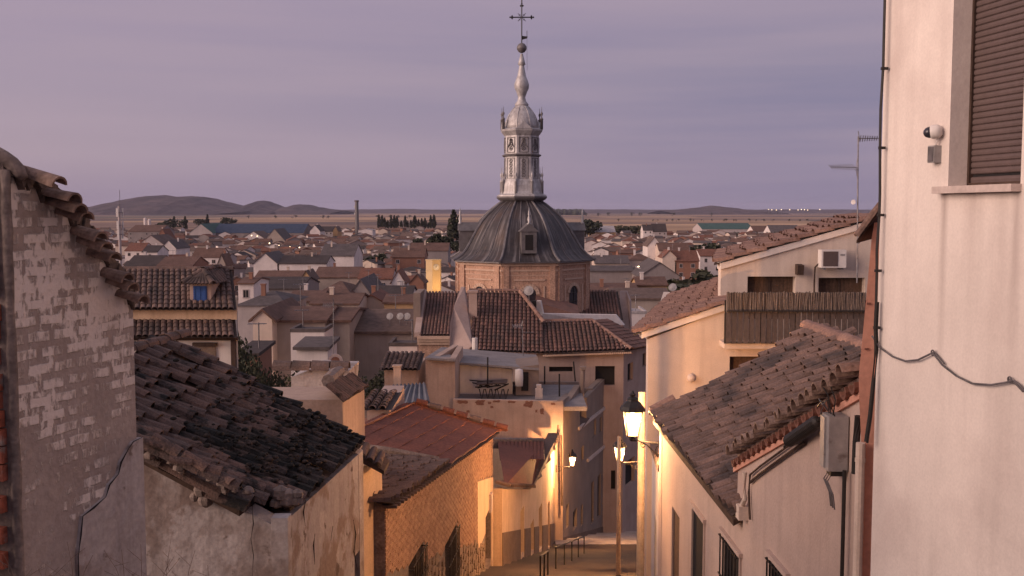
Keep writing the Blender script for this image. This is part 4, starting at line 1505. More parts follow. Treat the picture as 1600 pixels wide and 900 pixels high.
# air conditioner
ac = P(1300, 404, DU - .25)
acu = thing('air_conditioner', 'white outdoor air conditioner unit on brackets on the cream gable', 'air conditioner', ac)
mb = MB()
mb.box(ac, (.55, .28, .40))
part('casing', mb, 'white_paint', acu)
mb = MB()
mb.box(ac + V((-.075, -.143, 0)), (.33, .012, .33))
part('fan_grille', mb, 'shutter_plastic', acu)
mb = MB()
mb.box(ac + V((.19, -.143, .09)), (.1, .01, .04))
part('badge', mb, 'grey_plastic', acu)
for s_ in (-.2, .2):
    mb = MB()
    mb.box(ac + V((s_, .02, -.225)), (.04, .3, .04))
    part('bracket', mb, 'steel', acu)
mb = MB()
mb.tube([ac + V((-.26, .1, -.12)), ac + V((-.33, .15, -.2)), ac + V((-.34, .15, -.5)), ac + V((-.34, .15, -1.3))], .02, 6)
part('pipe', mb, 'wood_dark', acu)
wl = P(1249, 421, DU - .12)
wlt = thing('wall_lamp', 'small dark unlit wall lamp between the two upper openings', 'lamp', wl)
mb = MB()
mb.hexa([wl + V(v) for v in ((-.07, -.1, -.12), (.07, -.1, -.12), (.07, .1, -.12), (-.07, .1, -.12), (-.07, -.14, .1), (.07, -.14, .1), (.07, .1, .12), (-.07, .1, .12))])
part('housing', mb, 'wood_dark', wlt)
mb = MB()
mb.box(wl + V((0, .1, 0)), (.08, .06, .08))
part('mount', mb, 'steel', wlt)
bl = P(1080, 591, DB - .06)
mb = MB()
mb.lathe([(.02, -.09), (.08, -.05), (.09, .03), (.05, .08), (.01, .1)], bl, 10)
bt = thing('bulkhead_lamp', 'small round bulkhead lamp on the cream gable below the white verge', 'lamp', bl)
part('globe', mb, 'stone_sill', bt, smooth=True)
mb = MB()
mb.box(bl + V((0, .05, 0)), (.14, .05, .14))
part('mount', mb, 'cream_plaster', bt)


# ------------------------------------------------------------------ antennas
def antenna(base, top, booms, label, r=.018, loc=None):
    t = thing('antenna', label, 'antenna', base)
    mb = MB()
    mb.tube([base, top], [r, r * .8], 6)
    part('mast', mb, 'steel', t)
    for (z, dx, n_, el, dy) in booms:
        p = V((top.x, top.y, base.z + (top.z - base.z) * z))
        q_ = p + V((dx, dy, 0))
        mb = MB()
        mb.tube([p, q_], r * .55, 5)
        for i in range(n_):
            c = p + (q_ - p) * ((i + 1) / n_)
            side = (q_ - p).cross(V((0, 0, 1))).normalized() * el * (1 - .4 * i / n_)
            vz = V((0, 0, el * .6 * (1 - .4 * i / n_)))
            mb.tube([c - side - vz, c + side + vz], r * .5, 4)
        c = p + (q_ - p) * .06
        for s_ in (-1, 1):
            mb.tube([c, c + (p - q_).normalized() * el * .3 + V((0, 0, s_ * el * 1.6))], r * .5, 4)
        part('yagi', mb, 'steel', t)
    return t


at_ = antenna(P(1339, 442, 22.3), P(1341, 213, 22.3), [(.985, .42, 9, .10, -.1), (.79, -.64, 10, .12, -.2)], 'tall roof antenna mast with two aerials behind the salmon house end')
mb = MB()
solid(mb, P(1334, 316, 22.2), V((-.6, -.75, .1)).normalized(), [(.0, .01), (.01, .035), (.025, .055), (.03, .055)], 10)
part('dish', mb, 'steel', at_)
mb = MB()
mb.tube([P(1341, 380, 22.3), P(1372, 352, 22.1)], .018, 6)
part('stay', mb, 'steel', at_)


# ------------------------------------------------------------------ street lamps
def lantern_lamp(lc, wallp, label, s=1.0, power=300, detail=True, finial=1.0):
    """lc: bottom centre of the lantern; wallp: where the bracket meets the wall"""
    t = thing('street_lamp', label, 'street lamp', wallp, 'wrought iron bracket lanterns along the street')
    h, rb, rt = .43 * s, .105 * s, .175 * s
    br = []
    for k_ in range(4):
        a = math.pi / 4 + k_ * math.pi / 2
        br.append((V((math.cos(a) * rb * 1.2, math.sin(a) * rb * 1.2, 0)), V((math.cos(a) * rt * 1.2, math.sin(a) * rt * 1.2, h))))
    for k_ in range(4):
        mb = MB()
        a0, a1 = br[k_]
        b0, b1 = br[(k_ + 1) % 4]
        i0 = .94
        mb.poly(lc + a0 * i0 + V((0, 0, .01)), lc + b0 * i0 + V((0, 0, .01)), lc + V((b1.x * i0, b1.y * i0, h)), lc + V((a1.x * i0, a1.y * i0, h)))
        part('glass_pane', mb, 'lamp_glass', t)
    mb = MB()
    for a0, a1 in br:
        mb.tube([lc + a0, lc + a1], .011 * s, 5)
    for z_, i_ in ((0, 0), (h, 1)):
        for k_ in range(4):
            mb.tube([lc + br[k_][i_], lc + br[(k_ + 1) % 4][i_]], .013 * s, 5)
    part('lantern_frame', mb, 'black_iron', t)
    mb = MB()
    mb.lathe([(rt * 1.30, h), (rt * 1.28, h + .03 * s), (rt * 1.12, h + .08 * s), (rt * .85, h + .13 * s), (rt * .55, h + .165 * s), (rt * .5, h + .19 * s), (rt * .56, h + .20 * s), (rt * .40, h + .225 * s), (.03 * s, h + .24 * s)], lc, 8, math.pi / 8)
    part('cap', mb, 'black_iron', t)
    mb = MB()
    mb.lathe([(.02 * s, h + .23 * s), (.05 * s, h + .255 * s), (.055 * s, h + .275 * s), (.03 * s, h + .30 * s), (.012, h + .34 * s)], lc, 8)
    part('finial', mb, 'black_iron', t)
    mb = MB()
    mb.lathe([(.035 * s, -.10 * s), (.06 * s, -.06 * s), (.04 * s, -.03 * s), (rb * .9, -.01 * s), (rb * .9, .0)], lc, 10)
    part('base_cup', mb, 'black_iron', t)
    mb = MB()
    mb.lathe([(.01, .22 * s), (.035 * s, .25 * s), (.045 * s, .32 * s), (.03 * s, .38 * s), (.01, .40 * s)], lc, 8)
    bo = part('bulb', mb, 'bulb', t, smooth=True)
    arm = wallp - (lc + V((0, 0, -.08 * s)))
    a0 = lc + V((0, 0, -.09 * s))
    mb = MB()
    mb.tube([a0, a0 + V((arm.x, arm.y, 0))], .016 * s, 6)
    part('bracket_arm', mb, 'black_iron', t)
    end = a0 + V((arm.x, arm.y, 0))
    dirn = V((arm.x, arm.y, 0))
    if detail:
        mb = MB()
        ld = dirn.length
        dh = dirn.normalized()
        # big C scroll and a spiral under the arm
        pts_ = []
        for i in range(26):
            u = i / 25
            an = -math.pi * .5 + u * math.pi * 3.2
            r_ = .13 * s * (1 - .8 * u)
            pts_.append(end - dh * .16 * s + dh * (r_ * math.cos(an)) + V((0, 0, -.13 * s + r_ * math.sin(an))))
        mb.tube(pts_, .011 * s, 5)
        pts_ = [a0 + dh * (ld * .22), a0 + dh * (ld * .40) + V((0, 0, -.05 * s)), a0 + dh * (ld * .55) + V((0, 0, -.13 * s)), a0 + dh * (ld * .72) + V((0, 0, -.24 * s)), end + V((0, 0, -.27 * s))]
        mb.tube(pts_, .011 * s, 5)
        pts_ = []
        for i in range(18):
            u = i / 17
            an = math.pi * .5 + u * math.pi * 2.4
            r_ = .055 * s * (1 - .75 * u)
            pts_.append(a0 + dh * (ld * .30) + dh * (r_ * math.cos(an)) + V((0, 0, -.06 * s + r_ * math.sin(an))))
        mb.tube(pts_, .009 * s, 5)
        part('scroll', mb, 'black_iron', t)
    mb = MB()
    mb.box(end + V((0, 0, -.12 * s)), (.05 * s, .06 * s, .36 * s))
    part('wall_plate', mb, 'black_iron', t)
    lt = bpy.data.lights.new('lantern_light', 'POINT')
    lt.energy = power
    lt.color = (1.0, .52, .22)
    lt.shadow_soft_size = .07
    lo = bpy.data.objects.new('lantern_light', lt)
    link(lo, t)
    lo.location = lc + V((0, 0, .27 * s)) - WL[t.name]
    return t


lantern_lamp(P(988, 680, 17.95), P(1046, 688, 17.62), 'large lit lantern on a scrolled iron bracket beside the pale pole', 1.04, 2000)
lantern_lamp(P(968, 719, 31.0), P(1004, 722, 31.2), 'lit lantern on a bracket half hidden behind the thin pole', .98, 5000)
lantern_lamp(P(894, 727, 46.0), P(869, 736, 46.2), 'lit lantern on the house corner above the dark doorways', .98, 3200)

pt = P(1003, 612, 19.0)
mb = MB()
mb.tube([V((pt.x, pt.y, ground(19) - .3)), pt], [.08, .066], 10)
o = single('street_pole', mb, 'pole_paint', 'thick pale wooden pole standing behind the large lit lantern', 'pole', V((pt.x, pt.y, ground(19))), 'poles along the street')
mb = MB()
mb.box(pt + V((-.02, -.1, -.45)), (.16, .12, .2))
p2 = P(967.5, 682, 29.0)
mb2 = MB()
mb2.tube([V((p2.x, p2.y, ground(29) - .3)), p2], [.07, .05], 8)
single('street_pole', mb2, 'pole_paint', 'thin tall pole standing in the street before the second lantern', 'pole', V((p2.x, p2.y, ground(29))), 'poles along the street')


def handrail(p0, p1, n_, h, label):
    t = thing('handrail', label, 'handrail', p0)
    top = []
    for i in range(n_):
        p = p0 + (p1 - p0) * (i / (n_ - 1))
        p = V((p.x, p.y, ground(p.y)))
        mb = MB()
        mb.tube([p - V((0, 0, .3)), p + V((0, 0, h))], .026, 6)
        part('post', mb, 'black_iron', t)
        top.append(p + V((0, 0, h)))
    mb = MB()
    mb.tube(top, .026, 6)
    part('rail', mb, 'black_iron', t)
    return t


handrail(V((1.38, 31.5, 0)), V((2.95, 41.0, 0)), 5, .95, 'dark iron handrail down the middle of the stepped street')
handrail(V((.75, 26.5, 0)), V((1.05, 29.3, 0)), 3, .95, 'short upper handrail at the foot of the ochre house')
handrail(V((6.55, 64.5, 0)), V((8.3, 68.0, 0)), 4, 1.0, 'far iron handrail at the bottom of the street')
# ------------------------------------------------------------------ west side of the street below the dark roof
ZU = V((0, 0, 1))
# narrow orange front
oh = thing('orange_house', 'narrow orange plastered house front with a small dark tile cap', 'house', V((-2.5, 17, ground(17))))
mb = MB()
pa, pb = P(567, 735, 17.0), P(597, 735, 17.0)
oz = P(580, 733, 17).z
fa, fb = P(566, 735, 17.1), P(597, 735, 18.1)
mb.hexa([V((fa.x, 17.1, ground(17) - 1)), V((fb.x, 18.1, ground(17) - 1)), V((fb.x - 1.5, 18.6, ground(17) - 1)), V((fa.x - 1.5, 17.6, ground(17) - 1)), V((fa.x, 17.1, oz)), V((fb.x, 18.1, oz)), V((fb.x - 1.5, 18.6, oz)), V((fa.x - 1.5, 17.6, oz))])
part('wall', mb, 'orange_plaster', oh)
mb = MB()
a, b_ = P(563, 722, 16.9), P(600, 742, 16.9)
mb.prism([a, b_, b_ + V((0, 0, .07)), a + V((0, 0, .09))], V((0, .75, 0)))
part('roof_edge', mb, 'wood_dark', oh)
mb = MB()
for i in range(3):
    mb.arc(V((a.x + .03 + .13 * i, 16.86, a.z + .10 - .075 * i)), V((.86, 0, -.5)), V((0, 1, .1)), V((.5, 0, .86)), .6, .07, .06, 5, .012)
part('roof_tile', mb, 'old_tile', oh)

# brick house with the red roof
bh = thing('brick_house', 'brown brick house with a red sheet roof and two barred windows', 'house', V((-3, 25, ground(25))))
LF = lambda px, py: Pw(px, py, -4, .1)
A4 = V((LX(17.62), 17.62, 0))
B4 = V((LX(33.45), 33.45, 0))
L4 = (B4 - A4).length
s4 = lambda D: (D - 17.62) * L4 / (33.45 - 17.62)
zt4 = lambda D: -5.12 - .137 * (D - 17.5)
hol = []
w4 = []
for (xa, xb, yt, hgt) in ((638, 661, 866, 1.5), (695, 713, 836, 1.6)):
    Da, Db = LF(xa, yt).y, LF(xb, yt).y
    zt = LF((xa + xb) / 2, yt).z
    w4.append((Da, Db, zt, hgt))
    hol.append((s4(Da), s4(Db), zt - hgt, zt))
Dp = LF(745, 800).y
Da, Db = LF(757, 800).y, min(33.0, LF(774, 800).y)
zd = LF(766, 788).z
hol.append((s4(Da), s4(Db), ground(Da) + .05, zd))
mb = MB()
q4, d4, n4, _ = wall(mb, A4, B4, [(0, zt4(17.62)), (L4, zt4(33.45))], ground(33) - 1.5, hol, th=.3, depth=.2)
wall(mb, V((-7.5, 18.3, 0)), A4, [(0, zt4(17.6) + 1.2), ((A4 - V((-7.5, 18.3, 0))).length, zt4(17.62))], ground(18) - 1.5, th=.3)
wall(mb, B4, V((-6, 33.5, 0)), [(0, zt4(33.4)), ((B4 - V((-6, 33.5, 0))).length, zt4(33.4) + 1.2)], ground(33) - 1.5, th=.3)
part('wall', mb, 'mortar', bh)
# bricks of the street wall
mb = MB()
rr = random.Random(4)
z = ground(17.6) - .2
bmin = ground(33) - .3
zrow = zt4(17.7) - .04
nb_ = 0
me_b = None
near = []
pl_s0, pl_s1 = s4(Dp), L4
zpl = lambda s_: LF(745, 753).z + (LF(780, 722).z - LF(745, 753).z) * (s_ - pl_s0) / (pl_s1 - pl_s0)
row = 0
z = -12.4
while z < -5.1:
    s_ = -.13 if row % 2 else 0.0
    while s_ < L4:
        a0, a1 = max(0.0, s_), min(L4, s_ + .245)
        s_ += .26
        mid = (a0 + a1) / 2
        Dm = 17.62 + mid / L4 * (33.45 - 17.62)
        if a1 - a0 < .04 or z + .07 > zt4(Dm) - .02 or z < ground(Dm) - .1:
            continue
        if any(h[0] - .02 < a1 and h[1] + .02 > a0 and h[2] < z + .06 and h[3] > z for h in hol):
            continue
        if mid > pl_s0 and z < zpl(mid) + .02:
            continue
        if z < ground(Dm) + 1.15:
            continue
        c = q4(mid, z + .03, -.006 - rr.random() * .006)
        pxy = pix(c)
        near.append((c.y, c, a1 - a0, pxy[1] < 905))
    z += .073
    row += 1
near.sort(key=lambda t_: t_[0])
cnt = 0
for yy, c, w_, vis in near:
    if vis and cnt < 290 and w_ > .24:
        if me_b is None:
            me_b = MB().box((0, 0, 0), (.238, .024, .054)).mesh('brick', 'red_brick')
        inst('brick', me_b, Matrix(((d4.x, n4.x, 0, c.x), (d4.y, n4.y, 0, c.y), (0, 0, 1, c.z), (0, 0, 0, 1))), bh)
        cnt += 1
    elif vis:
        mb.ct = rr.random() + .001
        mb.box(c, (w_ - .007, .024, .054), (d4, n4, ZU))
part('brickwork', mb, 'red_brick', bh, kind='stuff')
mb = MB()
zf = [(pl_s0, zpl(pl_s0)), (hol[2][0], zpl(hol[2][0])), (hol[2][1], zpl(hol[2][1])), (pl_s1, zpl(pl_s1))]
k_ = .03
mb.hexa([q4(pl_s0, ground(Dp) + .9, 0), q4(hol[2][0], ground(Dp) + .9, 0), q4(hol[2][0], ground(Dp) + .9, -k_), q4(pl_s0, ground(Dp) + .9, -k_),
         q4(pl_s0, zpl(pl_s0), 0), q4(hol[2][0], zpl(hol[2][0]), 0), q4(hol[2][0], zpl(hol[2][0]), -k_), q4(pl_s0, zpl(pl_s0), -k_)])
mb.hexa([q4(hol[2][1], ground(33), 0), q4(pl_s1, ground(33), 0), q4(pl_s1, ground(33), -k_), q4(hol[2][1], ground(33), -k_),
         q4(hol[2][1], zpl(hol[2][1]), 0), q4(pl_s1, zpl(pl_s1), 0), q4(pl_s1, zpl(pl_s1), -k_), q4(hol[2][1], zpl(hol[2][1]), -k_)])
mb.hexa([q4(hol[2][0], zd, 0), q4(hol[2][1], zd, 0), q4(hol[2][1], zd, -k_), q4(hol[2][0], zd, -k_),
         q4(hol[2][0], zpl(hol[2][0]), 0), q4(hol[2][1], zpl(hol[2][1]), 0), q4(hol[2][1], zpl(hol[2][1]), -k_), q4(hol[2][0], zpl(hol[2][0]), -k_)])
part('plaster_bay', mb, 'orange_plaster', bh)
# rubble stone plinth
rr = random.Random(9)
D = 21.0
while D < Dp + 1.5:
    z0 = ground(D) - .1
    zz = z0
    while zz < ground(D) + 1.05:
        w_ = rr.uniform(.25, .5)
        h_ = rr.uniform(.16, .30)
        s_ = s4(D) + rr.uniform(-.1, .1)
        c = q4(s_, zz + h_ / 2, -.02)
        if not any(h[0] - .15 < s_ < h[1] + .15 and h[2] < zz + h_ for h in hol):
            mb = MB()
            pts_ = [q4(s_ + math.cos(a) * w_ * .5 * rr.uniform(.8, 1.05), zz + h_ / 2 + math.sin(a) * h_ * .52 * rr.uniform(.8, 1.1), -.045) for a in [k2 * math.pi / 3.5 for k2 in range(7)]]
            mb.prism(pts_, n4 * -.05)
            part('stone', mb, 'stone', bh, at=c)
        zz += h_ + .01
    D += .42
for (Da_, Db_, zt, hgt) in w4:
    sa, sb = s4(Da_), s4(Db_)
    mb = MB()
    mb.box(q4((sa + sb) / 2, zt - hgt / 2, .17), (sb - sa, .03, hgt), (d4, n4, ZU))
    wo = part('window', mb, 'glass_dark', bh)
    for k_ in range(9):
        mb = MB()
        mb.box(q4(sa + (sb - sa) * (k_ + .5) / 9, zt - hgt / 2, -.10), (.018, .018, hgt), (d4, n4, ZU))
        part('grille_bar', mb, 'black_iron', wo)
    mb = MB()
    for zz in (.01, .33, .66, .98):
        mb.box(q4((sa + sb) / 2, zt - hgt * zz, -.10), (sb - sa, .02, .02), (d4, n4, ZU))
    for ss in (sa + .01, sb - .01):
        for zz in (.05, .95):
            mb.box(q4(ss, zt - hgt * zz, -.03), (.02, .16, .02), (d4, n4, ZU))
    part('grille_rail', mb, 'black_iron', wo)
mb = MB()
mb.box(q4((hol[2][0] + hol[2][1]) / 2, (hol[2][2] + hol[2][3]) / 2, .18), (hol[2][1] - hol[2][0], .03, hol[2][3] - hol[2][2]), (d4, n4, ZU))
part('door', mb, 'door_wood', bh)
# roof panels: grey old part and red part, both stepped parallel to the eaves
ev = lambda D: V((LX(D) + .20, D, zt4(D) + .03))
rg = lambda D: V((LX(D) + .16 - 3.05, D, -6.52 + .088 * (35.5 - D)))
e0_, e1_ = ev(17.4), ev(23.75)
uu_ = rg(20.5) - ev(20.5)
ax0_ = (e1_ - e0_).normalized()
uu_ = uu_ - ax0_ * uu_.dot(ax0_)
tiles(bh, 'roof', e0_ + V((0, 0, .03)), ax0_, uu_, (e1_ - e0_).length, uu_.length, 'grey_tile', cw=.24, e=.36, L=.48, r=(.115, .095), seg=4, th=.014, jit=.04, stag=.3, lift=.04)
for (D0, D1, m_, nm_, npan) in ((23.7, 33.55, 'red_sheet', 'roof_panel', 6),):
    for k_ in range(npan):
        t0, t1 = k_ / npan, (k_ + 1) / npan
        f = lambda D, t: ev(D) + (rg(D) - ev(D)) * t
        lift0, lift1 = V((0, 0, .05)), V((0, 0, .03))
        mb = MB()
        nseg = int((D1 - D0) / .11)
        prev = None
        for i in range(nseg + 1):
            D = D0 + (D1 - D0) * i / nseg
            w_ = .010 if i % 2 else -.010
            wob_ = .012 * math.sin(D * 3.1 + k_)
            a, b_ = f(D, t0 - (.02 if k_ else .0)) + lift0 + V((0, 0, w_ + wob_)), f(D, t1) + lift1 + V((0, 0, w_))
            if prev:
                mb.add([prev[0], a, b_, prev[1], prev[0] - V((0, 0, .035)), a - V((0, 0, .035)), b_ - V((0, 0, .035)), prev[1] - V((0, 0, .035))],
                       [[0, 1, 2, 3], [7, 6, 5, 4], [4, 5, 1, 0], [2, 6, 7, 3]])
            prev = (a, b_)
        part(nm_, mb, m_, bh)
# mortar seam between the two, ridge and far verge caps
mb = MB()
mb.tube([ev(23.75) + V((-.3, 0, .10)), (ev(23.7) + rg(23.7)) / 2 + V((0, 0, .10)), rg(23.7) + V((0, 0, .09))], [.09, .11, .08], 7)
part('mortar_seam', mb, 'mortar', bh)
mb = MB()
e0, e1 = rg(23.7), rg(33.6)
mb.hexa([rg(17.4) + V((-3, 0, -1)), rg(33.6) + V((-3, 0, -1)), rg(33.6), rg(17.4), rg(17.4) + V((-3, 0, -.94)), rg(33.6) + V((-3, 0, -.94)), rg(33.6) + V((0, 0, .055)), rg(17.4) + V((0, 0, .055))])
part('rear_slope', mb, 'terracotta', bh)
for k_ in range(7):
    mb = MB()
    f = lambda t: ev(33.55) + (rg(33.55) - ev(33.55)) * t
    a, b_ = f(k_ / 7 + .01), f((k_ + .9) / 7)
    mb.tube([a + V((0, 0, .09)), b_ + V((0, 0, .09))], [.12, .10], 8)
    part('verge_cap', mb, 'grey_tile' if k_ in (2, 5) else 'red_sheet', bh)
mb = MB()
for D in [17.5 + i * .3 for i in range(54)]:
    p = ev(D) + V((-.08, 0, -.035))
    mb.box(p, (.26, .1, .05))
part('eaves_tooth', mb, 'grey_tile', bh, kind='stuff')
mb = MB()
c = q4(pl_s1 - 1.0, LF(772, 765).z, -.07)
mb.box(c, (.35, .09, .6), (d4, n4, ZU))
single('meter_box', mb, 'stone_sill', 'pale meter cabinet on the orange bay above the tall doorway', 'meter box', c)

# ochre house with the street lamp on its corner
oc = thing('ochre_house', 'ochre lamplit house with a dark plinth and a sunken red roof', 'house', V((0, 40, ground(40))))
LG = lambda px, py: Pw(px, py, -6.2, .175)
A5, B5 = V((LX(33.55), 33.55, 0)), V((LX(46.8), 46.8, 0))
L5 = (B5 - A5).length
s5 = lambda D: (D - 33.55) * L5 / (46.8 - 33.55)
hol = []
for xa, xb, yt in ((813, 819, 795), (829, 834, 815), (842, 847, 790), (856, 859, 785)):
    Da_, Db_ = LG(xa, 800).y, LG(xb, 800).y
    hol.append((s5(Da_), s5(Db_), ground(Da_) + .2, LG((xa + xb) / 2, yt).z))
mb = MB()
zc = [(0, LG(784, 765).z), (s5(LG(829, 762).y), LG(829, 764).z), (L5, LG(868, 692).z)]
q5, d5, n5, _ = wall(mb, A5, B5, zc, ground(47) - 1.5, hol, th=.3, depth=.2)
wall(mb, V((-5, 33.7, 0)), A5, LG(784, 765).z, ground(34) - 1, th=.3)
wall(mb, B5, V((-3, 47, 0)), LG(868, 692).z, ground(47) - 1, th=.3)
part('wall', mb, 'orange_plaster', oc)
for h in hol:
    mb = MB()
    mb.box(q5((h[0] + h[1]) / 2, (h[2] + h[3]) / 2, .18), (h[1] - h[0], .03, h[3] - h[2]), (d5, n5, ZU))
    part('door', mb, 'door_wood', oc)
spans = [0] + [x for h in sorted(hol) for x in (h[0] - .05, h[1] + .05)] + [L5]
for sa, sb in zip(spans[::2], spans[1::2]):
    if sb - sa < .1:
        continue
    mb = MB()
    Dz = lambda s_: ground(33.55 + s_ / L5 * 13.25)
    mb.hexa([q5(sa, Dz(sa) - .5, 0), q5(sb, Dz(sb) - .5, 0), q5(sb, Dz(sb) - .5, -.03), q5(sa, Dz(sa) - .5, -.03), q5(sa, Dz(sa) + 1.35, 0), q5(sb, Dz(sb) + 1.35, 0), q5(sb, Dz(sb) + 1.35, -.03), q5(sa, Dz(sa) + 1.35, -.03)])
    part('plinth', mb, 'dado', oc)
# roof: low red slope with a tiled edge, parapet towards the corner
r0, r1 = LG(784, 762) + V((.1, 0, .05)), LG(829, 762) + V((.1, 0, .03))
k0, k1 = P(778, 692, 43), P(850, 692, 45.5)
mb = MB()
mb.poly(r0, r1, k1, k0)
mb.poly(r1, LG(868, 694), LG(868, 694) + V((-.6, 1, .1)), k1)
part('roof', mb, 'red_sheet', oc)
nrow = 9
for i in range(12):
    t = (i + .5) / 12
    mb = MB()
    o = P(782 + 68 * t, 722, 40.5) + V((0, 0, .05))
    tp = k0 + (k1 - k0) * t
    mb.arc(o, V((1, 0, 0)), (tp - o).normalized(), V((0, -.3, 1)).normalized(), (tp - o).length, .09, .09, 5, .012)
    part('roof_tile', mb, 'red_sheet', oc)
mb = MB()
mb.prism([k0 + V((-.2, 0, -.25)), k1 + V((0, 0, -.25)), k1 + V((0, 0, .16)), k0 + V((-.2, 0, .16))], V((0, .3, 0)))
part('parapet', mb, 'mortar', oc)
mb = MB()
for i in range(16):
    o = r0 + (r1 - r0) * ((i + .5) / 16)
    mb.arc(o + V((.12, -.05, -.03)), (r1 - r0).normalized(), V((-.9, .3, .2)).normalized(), V((0, 0, 1)), .5, .14, .12, 5, .015)
part('eaves_tile', mb, 'warm_tile', oc, kind='stuff')
a, b_ = LG(829, 762), LG(869, 688)
mb = MB()
mb.prism([a + V((.12, 0, .02)), b_ + V((.12, 0, .02)), b_ + V((.12, 0, .35)), a + V((.12, 0, .12))], V((-.5, 0, 0)))
part('coping', mb, 'grey_tile', oc)
mb = MB()
for (x, y, D_, r_) in ((838, 742, 41.5, .25), (846, 728, 43, .2), (853, 716, 44, .25), (862, 700, 45.5, .2)):
    mb.lathe([(.02, -r_), (r_, -.05), (r_ * .7, r_ * .6), (.02, r_)], P(x, y, D_), 7, x)
part('mortar_lump', mb, 'mortar', oc, kind='stuff')
mb = MB()
mb.tube([P(869, 692, 46.9), P(872, 664, 46.9)], .03, 6)
mb.tube([P(877, 680, 47.6), P(878, 790, 47.6)], .05, 6)
single('utility_post', mb, 'wood_dark', 'dark service post and cable at the ochre house corner', 'post', P(877, 790, 47.6))

# terrace house with peeled parapet
te = thing('terrace_house', 'flat roofed house with a peeling parapet and a grey slab over its terrace', 'house', V((0, 50, ground(50))))
T = lambda px, py, D=48.0: P(px, py, D)
mb = MB()
wall(mb, V((T(708, 640).x, 48, 0)), V((T(880, 640).x, 48, 0)), [(0, T(708, 624).z), (T(880, 640).x - T(708, 640).x, T(880, 627).z)], ground(48) - 1, th=.25)
part('parapet_wall', mb, 'terrace_plaster', te)
mb = MB()
wall(mb, V((T(668, 600, 48.6).x, 48.6, 0)), V((T(711, 600, 48.6).x, 48.6, 0)), T(680, 560, 48.6).z, ground(48) - 1, th=.3)
wall(mb, V((T(711, 600, 48.6).x, 48.6, 0)), V((T(711, 600, 48.6).x + .15, 53.5, 0)), T(680, 562, 48.6).z, T(680, 660, 48.6).z, th=.3)
wall(mb, V((T(668, 600, 48.6).x + .9, 54, 0)), V((T(668, 600, 48.6).x + .03, 48.78, 0)), T(680, 562, 48.6).z, ground(54) - 1, th=.3)
part('stair_tower', mb, 'terrace_plaster', te)
mb = MB()
zt = T(700, 562, 53).z
wall(mb, V((T(711, 600, 51.6).x, 51.6, 0)), V((T(801, 600, 51.6).x, 51.6, 0)), [(0, T(760, 569, 51.6).z), (T(801, 600, 51.6).x - T(711, 600, 51.6).x, T(760, 577, 51.6).z)], T(760, 650, 51.6).z, th=.3)
part('back_wall', mb, 'white_plaster', te)
mb = MB()
a0, a4, a5, a1, a2, a3 = P(664, 562, 48.3), P(712, 565, 48.3), P(712, 569, 51.2), P(842, 579, 50.8), P(838, 557, 57), P(690, 545, 57)
mb.prism([a0, a4, a5, a1, a2, a3], V((0, 0, .10)))
part('roof_slab', mb, 'concrete', te)
mb = MB()
mb.prism([P(806, 618, 51.0), P(842, 618, 51.0), P(842, 570, 51.0), P(806, 574, 51.0)], V((0, 3, 0)))
part('store_room', mb, 'row_plaster', te)
mb = MB()
mb.box(P(820, 596, 50.95), (.36, .05, .95))
part('door', mb, 'dark_hole', te)
mb = MB()
mb.lathe([(.02, -.45), (.2, -.42), (.22, 0), (.2, .4), (.02, .45)], P(811, 590, 50.6), 10)
part('water_heater', mb, 'white_paint', te, smooth=True)
mb = MB()
fz = T(790, 637).z
mb.span(T(709, 600).x, T(905, 600, 54).x, 48.25, 54.5, fz - .2, fz)
part('terrace_floor', mb, 'concrete', te)
mb = MB()
wall(mb, V((T(752, 600, 54.5).x, 54.5, 0)), V((T(905, 600, 54.5).x, 54.5, 0)), T(800, 597, 54.5).z, fz - .3, th=.2)
part('rear_parapet', mb, 'row_plaster', te)
mb = MB()
wall(mb, V((T(880, 600, 48).x, 48, 0)), V((T(907, 600, 57).x, 57.0, 0)), [(0, T(880, 626).z), (9.2, T(907, 602, 57).z)], ground(57) - 1, th=.3)
part('side_parapet', mb, 'row_plaster', te)
for x0_, x1_, y0_, y1_ in ((712, 733, 625, 631), (741, 758, 625, 633), (766, 771, 634, 638), (770, 782, 625, 629), (793, 806, 626, 630), (818, 834, 626, 637), (843, 850, 638, 648), (836, 840, 640, 645), (762, 768, 627, 632), (860, 868, 629, 633), (728, 734, 641, 645)):
    mb = MB()
    c0, c1 = T(x0_, y1_, 47.985), T(x1_, y0_, 47.985)
    rr = random.Random(x0_)
    pts_ = []
    for k_ in range(17):
        an = k_ * 2 * math.pi / 17
        sq_ = min(1.35, 1 / max(abs(math.cos(an)), abs(math.sin(an)))) * rr.uniform(.62, 1.08)
        pts_.append((c0 + c1) / 2 + V(((c1.x - c0.x) / 2 * math.cos(an) * sq_, 0, (c1.z - c0.z) / 2 * math.sin(an) * sq_)))
    mb.prism(pts_, V((0, .02, 0)))
    part('bare_brick_patch', mb, 'red_scab', te)
